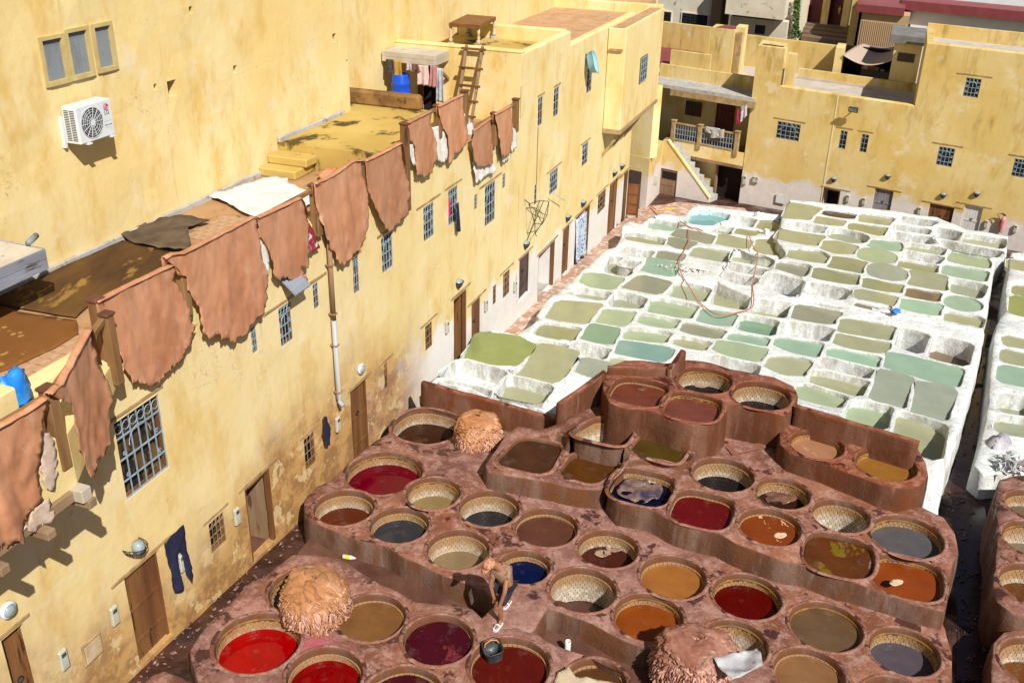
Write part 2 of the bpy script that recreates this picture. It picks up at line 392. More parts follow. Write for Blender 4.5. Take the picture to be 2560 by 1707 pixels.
pth = [hzg(*p, .03) for p in ((1010, 1030), (1140, 915), (1246, 835), (1350, 735), (1440, 650), (1530, 575), (1567, 545), (1600, 520), (1700, 505), (1860, 520), (1900, 560), (1820, 590), (1700, 575), (1560, 620), (1480, 720), (1400, 790), (1300, 880), (1180, 960), (1080, 1010))]
sheet('path', [(p.x, p.y) for p in pth], m_path, lambda x, y: gz((x, y, 0))+.03, .4)
tr = [hz(*p, .06) for p in ((742, 1384), (775, 1345), (800, 1330), (1000, 1390), (1250, 1500), (1400, 1500), (1700, 1600), (1760, 1800), (1300, 1800), (1000, 1560), (800, 1450))]
sheet('walkway', [(p.x, p.y) for p in tr], m_trench, lambda x, y: .06, .3)
# ------------------------------------------------------------ vats
def dyemat(key, hexc, foam=None, rough=.05, k=.66):
    if key in _mc: return _mc[key]
    c = lin(hexc); a = tuple(x*k for x in c[:3]); b = tuple(x*k*.72 for x in c[:3]); _mc[key] = m_dye_('dye_'+key, a, b, rough, foam); return _mc[key]
VATS = {}
def vat(terr, px, py, wpx, z, d, dye, label, e=2., ang=None, tiles=True, sy=1., tile_top=.13):
    c = hz(px, py, z); r = (hz(px+wpx/2, py, z)-hz(px-wpx/2, py, z)).length/2
    ang = FA.rz if ang is None else ang; d = d*1.12+.045
    N = 44
    def prof(th):                                                   # superellipse keeps the squarish vats squarish
        a = th-ang; k = (abs(math.cos(a))**e+abs(math.sin(a)/sy)**e)**(-1/e)
        return k*(1 + .018*noise.noise(Vector((math.cos(th)*1.5+px, math.sin(th)*1.5, py))))
    ks = [prof(2*math.pi*i/N) for i in range(N)]
    def ring(dr, z_, jit=0.): return [((r*k+dr)*math.cos(2*math.pi*i/N), (r*k+dr)*math.sin(2*math.pi*i/N), z_+jit*noise.noise(Vector((px+i*.9, py, z_)))) for i, k in enumerate(ks)]
    root = empty('dye_vat', c)
    tag(root, label, 'vat', 'dye vats')
    mb = MB(); mb.loft([ring(.085, -.012), ring(.06, .004, .012), ring(.03, .008, .012), ring(.01, .0, .012), ring(0, -.02), ring(-.012, -.07), ring(-.02, -tile_top), ring(-.02, -max(d+.12, tile_top+.08))])
    mb.build('rim', m_brownE if terr in 'EG' else m_brown, root, True)
    if tiles and d > tile_top-.02:
        bt = MB(); rnd.random() < .45 and bt.loft([ring(-.021, -tile_top+.035), ring(-.034, -tile_top+.03), ring(-.036, -tile_top-.02), ring(-.03, -tile_top-.02)]); bt.v and bt.build('ochre_band', m_band, root, True)
        th, tw = .068, .085; rows = int((min(d, .95)+.1-tile_top)/th)+1
        T = MB(); circ = [sum((Vector(a)-Vector(b)).length for a, b in zip(q, q[1:]+q[:1])) for q in [ring(-.03, 0)]][0]; nt_ = int(circ/tw)
        def pt(a, dr, z_):
            k = prof(a); return ((r*k+dr)*math.cos(a), (r*k+dr)*math.sin(a), z_)
        for q in range(rows):
            z1 = -tile_top-q*th-.002; z0 = z1-th+.004; o_ = (q % 2)*.5
            for i in range(nt_):
                a0 = 2*math.pi*(i+o_+.03)/nt_; a1 = 2*math.pi*(i+o_+.97)/nt_; s_ = -.034-rnd.random()*.006
                v = [pt(a0, -.02, z0), pt(a1, -.02, z0), pt(a1, -.02, z1), pt(a0, -.02, z1), pt(a0+.004, s_, z0+.004), pt(a1-.004, s_, z0+.004), pt(a1-.004, s_, z1-.004), pt(a0+.004, s_, z1-.004)]
                T.add(v, [(4, 7, 6, 5), (0, 4, 5, 1), (1, 5, 6, 2), (2, 6, 7, 3), (3, 7, 4, 0)])
        o = obj('tile_lining', T.v, T.f, m_tile, root, 'keep'); o.data.polygons.foreach_set('use_smooth', [False]*len(o.data.polygons)); o['kind'] = 'stuff'
        mo = MB(); mo.loft([ring(-.022, -tile_top-.01), ring(-.022, -d-.15)]); mo.build('mortar_bed', m_mortar, root, True)
    if dye:
        g = ring(-.03, -d); mid = [(x*.5, y*.5, z_) for x, y, z_ in g]
        D = MB(); D.loft([g, mid]); D.add([(0, 0, -d)]+mid, [(0, i+1, (i+1) % N+1) for i in range(N)])
        dd = D.build('dye', dye, root, True)
    else:
        g = ring(-.03, -d)
        D = MB(); D.add([(0, 0, -d)]+g, [(0, i+1, (i+1) % N+1) for i in range(N)]); D.build('floor', m_pitfloor, root)
    hole = [Vector((c.x+p[0], c.y+p[1], z-.006)) for p in ring(.07, 0)]
    VATS.setdefault(terr, []).append((c, r, hole)); return root, r
m_pitfloor = simple('damp_vat_floor', (.55, .49, .38), (.40, .33, .24), 4, .5)
Z_A, Z_B, Z_C, Z_D, Z_E, Z_G, Z_K = .50, .55, 1.10, 1.0, 1.95, 1.55, .85
dy = dyemat
FO = lambda c, sd, th: (*lin(c)[:3], sd, th)
# front left block
vat('A', 643, 1604, 212, Z_A, .26, dy('scarlet', 'c40006'), 'large round vat of scarlet dye beside the drain along the yellow wall')
vat('A', 811, 1684, 188, Z_A, .20, dy('bloodred', '9c0007'), 'round vat of deep red dye cut by the bottom edge, pink stains round its rim')
vat('A', 762, 1474, 178, Z_A+.04, .52, dy('foamtan', 'a98a5c', FO('c7b08a', 4, .5)), 'white tiled vat with foamy tan liquid, half under the round skin pile')
vat('A', 928, 1541, 170, Z_A-.03, .10, dy('tanbrown', '9a6a3e'), 'vat full of tan brown liquid right of the round skin pile')
vat('A', 1096, 1597, 175, Z_A+.05, .07, dy('plum', '561522', FO('6d2a30', 2, .6)), 'vat of dark plum dye filled to the rim in front of the stooping man')
vat('A', 1274, 1662, 200, Z_A+.05, .12, dy('rust', '6f1d14', FO('87402a', 6, .68)), 'large vat of rust red dye with the black bucket floating in it')
vat('A', 1010, 1738, 200, Z_A, .10, dy('plum2', '551620'), 'vat of dark plum dye at the bottom edge, left of the bucket vat')
vat('A', 1490, 1700, 150, Z_A-.1, .12, dy('darktan', '70482a'), 'vat of brown liquid at the bottom edge with a pale skin over its side')
# middle block
vat('B', 860, 1267, 150, Z_B, .34, dy('chestnut', '6e3018'), 'round tiled vat of chestnut dye at the corner next to the yellow wall')
vat('B', 998, 1311, 146, Z_B, .22, dy('slate', '45444a'), 'vat of slate grey liquid just behind the long front ledge')
vat('B', 1145, 1371, 155, Z_B, .40, dy('beige', 'a58c68'), 'vat of beige liquid with white tiled sides left of the stooping man')
vat('B', 1311, 1416, 128, Z_B, .16, dy('navy', '0e1a4a'), 'small vat of navy blue dye right behind the stooping man')
vat('B', 1223, 1269, 150, Z_B+.04, .40, dy('inkgrey', '35353a'), 'vat of dark inky liquid with rusty white tiles, in front of the rectangular brown tanks')
vat('B', 1365, 1317, 157, Z_B, .12, dy('cocoa', '75493a'), 'wide vat of cocoa brown liquid with a pale tiled edge, left of the floating skins')
vat('B', 960, 1181, 190, Z_B-.1, .24, dy('crimson', '7e0020'), 'wide vat of crimson dye below the brown plank door')
vat('B', 1083, 1231, 135, Z_B+.1, .36, dy('sand', 'a8915f'), 'vat of sand coloured liquid with a raised round kerb')
vat('B', 1520, 1370, 150, Z_B, .30, dy('hidebrown', '5a2b22'), 'tiled vat of brown dye with pale skins floating in it')
vat('B', 1457, 1473, 166, Z_B, .72, dy('milkbeige', '9c916c'), 'deep white tiled vat almost empty, right of the stooping man')
vat('B', 1683, 1440, 163, Z_B, .13, dy('ochreorange', 'c07c3c'), 'vat of light ochre orange dye under the long plastered step')
vat('B', 1867, 1489, 168, Z_B, .17, dy('oxblood', '6a0806'), 'vat of oxblood dye between the light orange vat and a taupe one')
vat('B', 1621, 1541, 172, Z_B-.02, .16, dy('orange', 'a8541c'), 'vat of strong orange dye on the stained ledge beside the fleece heap')
vat('B', 2064, 1564, 177, Z_B, .08, dy('taupe', '7e6246'), 'vat filled to the brim with taupe liquid, third from the drain channel')
vat('B', 2261, 1627, 168, Z_B, .24, dy('mauvegrey', '6a606a'), 'vat of mauve grey liquid nearest the drain channel, low in the photo')
vat('B', 1836, 1607, 166, Z_B, .62, None, 'empty white tiled vat with the fleece heap hanging over its edge')
vat('B', 2023, 1680, 172, Z_B, .10, dy('camel', 'a97a50'), 'vat of camel brown liquid cut by the bottom edge')
vat('B', 2240, 1752, 165, Z_B, .22, dy('amber', 'a8742c'), 'vat with amber tiles just showing at the bottom edge')
vat('B', 1066, 1063, 165, Z_B-.2, .34, dy('umber', '4a2c1c'), 'wide vat of umber liquid with an ochre rim beside the brown boundary wall', e=2.4)
# upper right block
vat('C', 1604, 1216, 152, Z_C, .17, dy('indigo', '14122e'), 'squarish vat of indigo dye with crumpled skins in it', e=3.4)
vat('C', 1755, 1272, 152, Z_C, .10, dy('garnet', '7a1616'), 'squarish vat of garnet red dye on the upper terrace', e=3.2)
vat('C', 1925, 1315, 152, Z_C, .10, dy('tawny', '9c4a1a', FO('e0b48a', 3, .64)), 'vat of tawny orange dye with pale foam streaks, left of two squarish ones')
vat('C', 2097, 1386, 168, Z_C-.07, .05, dy('umberorange', '74401c', FO('6f5a12', 8, .57)), 'squarish vat of brown dye with yellowish skins below the surface', e=3.)
vat('C', 2269, 1442, 166, Z_C-.17, .10, dy('burntorange', 'a8501e', FO('dcae86', 5, .66)), 'squarish vat of burnt orange dye by the drain channel, white foam on it', e=3.)
vat('C', 1808, 1185, 150, Z_C, .36, dy('black', '262024'), 'vat of black dye with rusty tiles below the stone plank')
vat('C', 1957, 1232, 132, Z_C, .26, dy('darkhide', '3e2418'), 'small vat of dark brown dye with wet skins bunched in it')
vat('C', 2102, 1288, 137, Z_C-.05, .80, None, 'empty white tiled vat on the upper terrace, half in shadow')
vat('C', 2267, 1339, 172, Z_C-.12, .18, dy('pewter', '6f6c70'), 'wide vat of pewter grey liquid at the outer corner by the drain channel')
vat('G', 2042, 1111, 130, Z_G, .13, dy('peach', 'd0956e', FO('b0908c', 9, .63)), 'vat of pale peach liquid against the low brown wall')
vat('G', 2216, 1160, 144, Z_G, .13, dy('honey', 'b57c36'), 'vat of honey coloured liquid at the rounded end of the brown ledge')
vat('E', 1597, 978, 140, Z_E, .10, dy('cinnamon', '8a4a34', FO('6a2c20', 5, .7)), 'squarish vat of cinnamon liquid, leftmost on the highest brown block', e=3.)
vat('E', 1730, 1016, 141, Z_E, .10, dy('redclay', '8e5040'), 'squarish vat of red clay liquid at the front of the highest brown block', e=3.)
vat('E', 1762, 950, 133, Z_E, .36, dy('blackblue', '201c22'), 'vat of black liquid with white tiles at the back of the highest block', e=2.3)
vat('E', 1904, 988, 141, Z_E, .40, dy('blackplum', '241c24'), 'vat of black liquid at the right end of the highest brown block', e=2.3)
vat('K', 2585, 1262, 130, Z_K, .30, dy('k1', '8c7a60'), 'tiled vat cut by the right edge, topmost of the right brown row')
vat('K', 2590, 1348, 152, Z_K+.02, .42, dy('k2', '9a8a70'), 'white tiled vat cut by the right edge, second of the right brown row')
vat('K', 2592, 1462, 168, Z_K, .34, dy('k3', '7a4c20'), 'tiled vat of brown liquid cut by the right edge, third of its row')
vat('L', 2600, 1660, 184, .55, .42, dy('k4', '8a5220'), 'tiled vat of orange brown liquid at the lower right edge')
def rect_vat(terr, pxs, z, d, dye, label, tiles=False):
    P = [hz(x, y, z) for x, y in pxs]; c = sum(P, Vector())/4
    lp = chaikin([p-c for p in P], 3, .16); lp = [Vector((p.x, p.y, 0)) for p in lp]
    if sum(lp[i].x*lp[(i+1) % len(lp)].y-lp[(i+1) % len(lp)].x*lp[i].y for i in range(len(lp))) < 0: lp.reverse()
    on = out_normals(lp); root = empty('dye_tank', c); tag(root, label, 'tank', 'rectangular tanks')
    ring = lambda dr, z_: [(p.x+q.x*dr, p.y+q.y*dr, z_) for p, q in zip(lp, on)]
    mb = MB(); mb.loft([ring(.1, -.01), ring(.06, .012), ring(.015, .01), ring(0, -.02), ring(-.01, -.08), ring(-.012, -.12), ring(-.012, -d-.12)]); mb.build('rim', m_brown, root, True)
    if tiles:
        T = MB(); n = len(lp)
        for i in range(n):
            a, b = Vector(ring(-.014, 0)[i]), Vector(ring(-.014, 0)[(i+1) % n]); L = (b-a).length; k = max(1, round(L/.085)); t_ = (b-a)/k; nr = Vector((-on[i].x, -on[i].y, 0))*.012
            for q in range(int((d-.1)/.07)+1):
                z1 = -.12-q*.07; z0 = z1-.062
                for w_ in range(k):
                    p0 = a+t_*(w_+.04); p1 = a+t_*(w_+.96); v = [p0+Vector((0, 0, z0)), p1+Vector((0, 0, z0)), p1+Vector((0, 0, z1)), p0+Vector((0, 0, z1))]
                    T.add(v+[x+nr for x in v], [(4, 5, 6, 7), (0, 1, 5, 4), (1, 2, 6, 5), (2, 3, 7, 6), (3, 0, 4, 7)])
        o = T.build('tile_lining', m_tile, root); o['kind'] = 'stuff'
    g = ring(-.02, -d); D = MB(); D.add([(0, 0, -d)]+g, [(0, i+1, (i+1) % len(g)+1) for i in range(len(g))]); D.build('dye' if dye else 'floor', dye or m_pitfloor, root)
    VATS.setdefault(terr, []).append((c, 1., [Vector((c.x+p[0], c.y+p[1], z-.006)) for p in ring(.09, 0)]))
rect_vat('D', ((1301, 1090), (1412, 1110), (1369, 1190), (1232, 1159)), Z_D, .06, dy('walnut', '5c3a22'), 'rectangular tank of walnut brown liquid, leftmost of the four tanks')
rect_vat('D', ((1435, 1128), (1560, 1154), (1490, 1213), (1392, 1186)), Z_D-.05, .10, dy('russet', '6a4018'), 'rectangular tank of russet brown liquid in front of the empty tiled one')
rect_vat('D', ((1498, 1038), (1588, 1076), (1557, 1118), (1417, 1085)), Z_D+.40, .62, None, 'empty rectangular tank lined with pale tiles', True)
rect_vat('D', ((1608, 1083), (1728, 1113), (1692, 1163), (1570, 1127)), Z_D+.28, .05, dy('olivebrown', '5e4a1c'), 'rectangular tank of olive brown liquid under the highest block')
def zlist(k, extra=()): return [(c.x, c.y, h[0].z, r) for c, r, h in VATS[k]] + list(extra)
def PX(pts, z): return [hz(x, y, z).to_2d() for x, y in pts]
oA = PX([(478, 1626), (500, 1583), (542, 1538), (592, 1495), (628, 1454), (664, 1442), (700, 1415), (735, 1390), (790, 1388), (850, 1400), (905, 1435), (950, 1458), (1000, 1480), (1040, 1505), (1081, 1512), (1140, 1515), (1180, 1527), (1207, 1550), (1222, 1572), (1290, 1566), (1331, 1578), (1371, 1605), (1410, 1618), (1452, 1626), (1500, 1645), (1560, 1673), (1610, 1720), (1620, 1800), (530, 1800), (512, 1740), (492, 1680)], Z_A)
m_brownA = m_brown_('dyed_plaster_red_stained', tuple(hz(790, 1622, Z_A)))
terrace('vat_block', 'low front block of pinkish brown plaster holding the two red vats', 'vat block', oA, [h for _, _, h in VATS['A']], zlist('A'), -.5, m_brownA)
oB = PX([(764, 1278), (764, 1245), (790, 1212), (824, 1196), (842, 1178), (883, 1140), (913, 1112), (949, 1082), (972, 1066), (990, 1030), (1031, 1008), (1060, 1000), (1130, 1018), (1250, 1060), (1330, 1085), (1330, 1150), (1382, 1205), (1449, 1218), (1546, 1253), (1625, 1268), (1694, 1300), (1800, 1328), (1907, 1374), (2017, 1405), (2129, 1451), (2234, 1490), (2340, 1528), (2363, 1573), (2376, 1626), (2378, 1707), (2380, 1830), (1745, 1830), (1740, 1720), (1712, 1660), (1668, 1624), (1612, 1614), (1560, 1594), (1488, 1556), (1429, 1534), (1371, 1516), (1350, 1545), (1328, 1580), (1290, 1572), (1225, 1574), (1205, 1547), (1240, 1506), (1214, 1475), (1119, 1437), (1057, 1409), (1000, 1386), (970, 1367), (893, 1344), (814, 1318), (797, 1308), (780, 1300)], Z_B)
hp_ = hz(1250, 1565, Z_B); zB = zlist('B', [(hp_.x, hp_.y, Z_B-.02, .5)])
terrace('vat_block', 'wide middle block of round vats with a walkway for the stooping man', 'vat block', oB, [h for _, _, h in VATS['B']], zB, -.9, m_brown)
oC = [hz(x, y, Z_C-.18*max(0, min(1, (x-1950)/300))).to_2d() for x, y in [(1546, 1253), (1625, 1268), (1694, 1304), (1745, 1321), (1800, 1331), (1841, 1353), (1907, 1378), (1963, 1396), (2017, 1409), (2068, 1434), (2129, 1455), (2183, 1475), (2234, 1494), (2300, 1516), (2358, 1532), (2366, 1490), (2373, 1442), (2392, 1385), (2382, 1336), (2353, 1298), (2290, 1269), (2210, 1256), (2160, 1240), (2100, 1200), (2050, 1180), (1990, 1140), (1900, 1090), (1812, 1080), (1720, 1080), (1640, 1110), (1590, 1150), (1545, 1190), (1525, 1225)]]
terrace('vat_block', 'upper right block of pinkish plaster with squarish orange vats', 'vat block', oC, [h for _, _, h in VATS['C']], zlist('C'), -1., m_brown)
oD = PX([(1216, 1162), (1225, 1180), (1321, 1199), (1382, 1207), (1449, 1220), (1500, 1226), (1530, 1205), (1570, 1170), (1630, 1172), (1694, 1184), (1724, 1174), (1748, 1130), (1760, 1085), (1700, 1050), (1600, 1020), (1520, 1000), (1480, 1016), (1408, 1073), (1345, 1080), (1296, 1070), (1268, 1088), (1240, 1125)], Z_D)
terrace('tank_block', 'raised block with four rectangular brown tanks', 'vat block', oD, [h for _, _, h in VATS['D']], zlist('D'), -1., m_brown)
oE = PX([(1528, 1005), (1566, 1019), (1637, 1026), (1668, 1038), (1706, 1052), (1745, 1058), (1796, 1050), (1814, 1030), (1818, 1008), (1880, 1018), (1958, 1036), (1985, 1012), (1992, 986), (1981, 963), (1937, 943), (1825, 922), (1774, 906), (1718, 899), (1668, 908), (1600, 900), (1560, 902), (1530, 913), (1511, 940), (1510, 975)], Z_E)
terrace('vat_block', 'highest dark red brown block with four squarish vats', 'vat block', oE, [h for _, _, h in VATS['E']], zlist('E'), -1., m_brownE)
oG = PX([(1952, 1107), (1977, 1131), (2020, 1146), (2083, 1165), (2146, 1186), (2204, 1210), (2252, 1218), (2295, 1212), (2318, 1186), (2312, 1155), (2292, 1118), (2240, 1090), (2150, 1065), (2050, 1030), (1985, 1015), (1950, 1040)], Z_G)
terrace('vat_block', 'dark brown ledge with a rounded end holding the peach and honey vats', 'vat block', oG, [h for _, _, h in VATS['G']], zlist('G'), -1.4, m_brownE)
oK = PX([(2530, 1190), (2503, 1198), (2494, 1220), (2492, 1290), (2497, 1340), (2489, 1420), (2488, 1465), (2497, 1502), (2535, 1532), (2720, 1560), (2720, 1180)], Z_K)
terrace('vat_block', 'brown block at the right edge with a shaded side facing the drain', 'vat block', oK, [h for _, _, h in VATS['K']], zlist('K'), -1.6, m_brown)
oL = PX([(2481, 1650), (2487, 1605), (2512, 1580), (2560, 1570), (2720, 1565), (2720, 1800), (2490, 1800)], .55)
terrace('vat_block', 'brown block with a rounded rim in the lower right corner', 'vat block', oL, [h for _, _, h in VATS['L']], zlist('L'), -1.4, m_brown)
o8 = PX([(330, 1800), (345, 1725), (380, 1690), (410, 1676), (450, 1690), (490, 1720), (505, 1800)], .3)
terrace('plaster_kerb', 'rounded plaster kerb at the bottom edge beside the drain', 'kerb', o8, [], [(*hz(420, 1740, .3).to_2d(), .3, 1)], -.4, m_brown)
# ------------------------------------------------------------ brown walls between the dye vats and the lime pits
def slab_wall(name, label, p0, p1, th, z0a, z1a, z1b, mat, cat='wall'):
    """upright wall from world point p0 to p1, thickness th, top running from z1a to z1b, softened edges"""
    a, b = Vector(p0).to_2d(), Vector(p1).to_2d(); L = (b-a).length; t = (b-a)/L; n = Vector((-t.y, t.x)); k = max(3, int(L/.15)); mb = MB(); rings = []
    for i in range(k+1):
        u = i/k; c = a+t*(L*u); zt = z1a+(z1b-z1a)*u + noise.noise(Vector((c.x*2, c.y*2, 0)))*.015; h = th/2; w_ = noise.noise(Vector((c.x, c.y, 5)))*.02; c = c+n*w_
        rings.append([Vector((c.x+n.x*o, c.y+n.y*o, z)) for o, z in ((-h-.02, z0a), (-h, zt-.05), (-h*.7, zt-.008), (0, zt), (h*.7, zt-.008), (h, zt-.05), (h+.02, z0a))])
    mb.loft(rings, True, True, closed=False); o = mb.build(name, mat, None, True); tag(o, label, cat); return o
m_bwall = m_brownE
slab_wall('boundary_wall', 'low brown wall in front of the lime pits behind the shaggy skin pile', hz(1056, 952, .92), hz(1398, 1046, .92), .16, -.6, .92, .92, m_bwall)
slab_wall('boundary_wall', 'sunlit brown wall panel running back to the highest block', hz(1396, 1008, 1.6), hz(1512, 928, 2.1), .16, -.6, 1.6, 2.12, m_bwall)
slab_wall('boundary_wall', 'long dark brown wall behind the peach and honey vats', hz(1990, 1012, 2.04), hz(2298, 1103, 2.04), .15, .3, 2.04, 2.04, m_bwall)
slab_wall('parapet_ridge', 'brown ridge along the back of the highest block', hz(1520, 914, 2.16), hz(1672, 918, 2.16), .14, 1.6, 2.14, 2.16, m_bwall)
slab_wall('plaster_fin', 'upright brown fin rising behind the highest vats', hz(1674, 922, 2.18), hz(1708, 880, 2.36), .16, 1.6, 2.18, 2.42, m_bwall)
# ------------------------------------------------------------ lime pits
def wz(P):
    q = FA.loc(P); s, n = q.x, -q.y; k = min(1, max(0, (15-s)/4)); k = k*k*(3-2*k)
    return -.0717*s + .021*n + .85 + .42*k
def hzw(px, py, dz=0.): return hzg(px, py, dz, wz)
PCOL = {'k': 'b0ac86', 'o': '9c9666', 'g': 'b0c09c', 'm': 'a4cfb6', 't': '9dc0ac', 'b': '7aa9aa', 's': 'a4aaa0', 'y': '98917e', 'G': '72a088', 'l': '9aa466', 'p': 'b8b898', 'q': '86b8ba', 'd': '4e3a24', 'n': '86745c', 'v': 'a3a58c'}
PNAME = {'k': 'khaki liquid', 'o': 'olive liquid', 'g': 'pale green liquid', 'm': 'mint green liquid', 't': 'grey green liquid', 'b': 'blue teal liquid', 's': 'silvery grey liquid', 'y': 'grey brown liquid', 'G': 'strong green liquid', 'l': 'bright olive green liquid', 'p': 'pale khaki liquid', 'q': 'turquoise liquid', 'd': 'dark brown sludge', 'n': 'brown liquid', 'v': 'milky liquid', 'e': 'no liquid in it'}
_pm = {}
def pitmat(c):
    if c not in _pm:
        l_ = lin(PCOL[c]); sg = lin('aab698'); l_ = [x*.68+y*.32 for x, y in zip(l_, sg)] if c not in 'qldn' else l_; a = tuple(x*.84 for x in l_[:3]); b = tuple(x*.72 for x in l_[:3]); _pm[c] = m_dye_('lime_liquid_'+c, a, b, .09, None, 1.1)
    return _pm[c]
PF = lambda *p: [(1600+x/2.45, 500+y/2.45) for x, y in p]
PG = lambda *p: [(1000+x/3.408, 540+y/3.408) for x, y in p]
PH = lambda *p: [(1560+x/3.92, 500+y/3.92) for x, y in p]
PI_ = lambda *p: [(2040+x/3.92, 500+y/3.92) for x, y in p]
PJ = lambda *p: [(2040+x/3.92, 820+y/3.92) for x, y in p]
def ELL(cx, cy, rx, ry, n=14): return [(1600+(cx+rx*math.cos(2*math.pi*i/n))/2.45, 500+(cy+ry*math.sin(2*math.pi*i/n)+.16*rx*math.cos(2*math.pi*i/n))/2.45) for i in range(n)]
U = .3
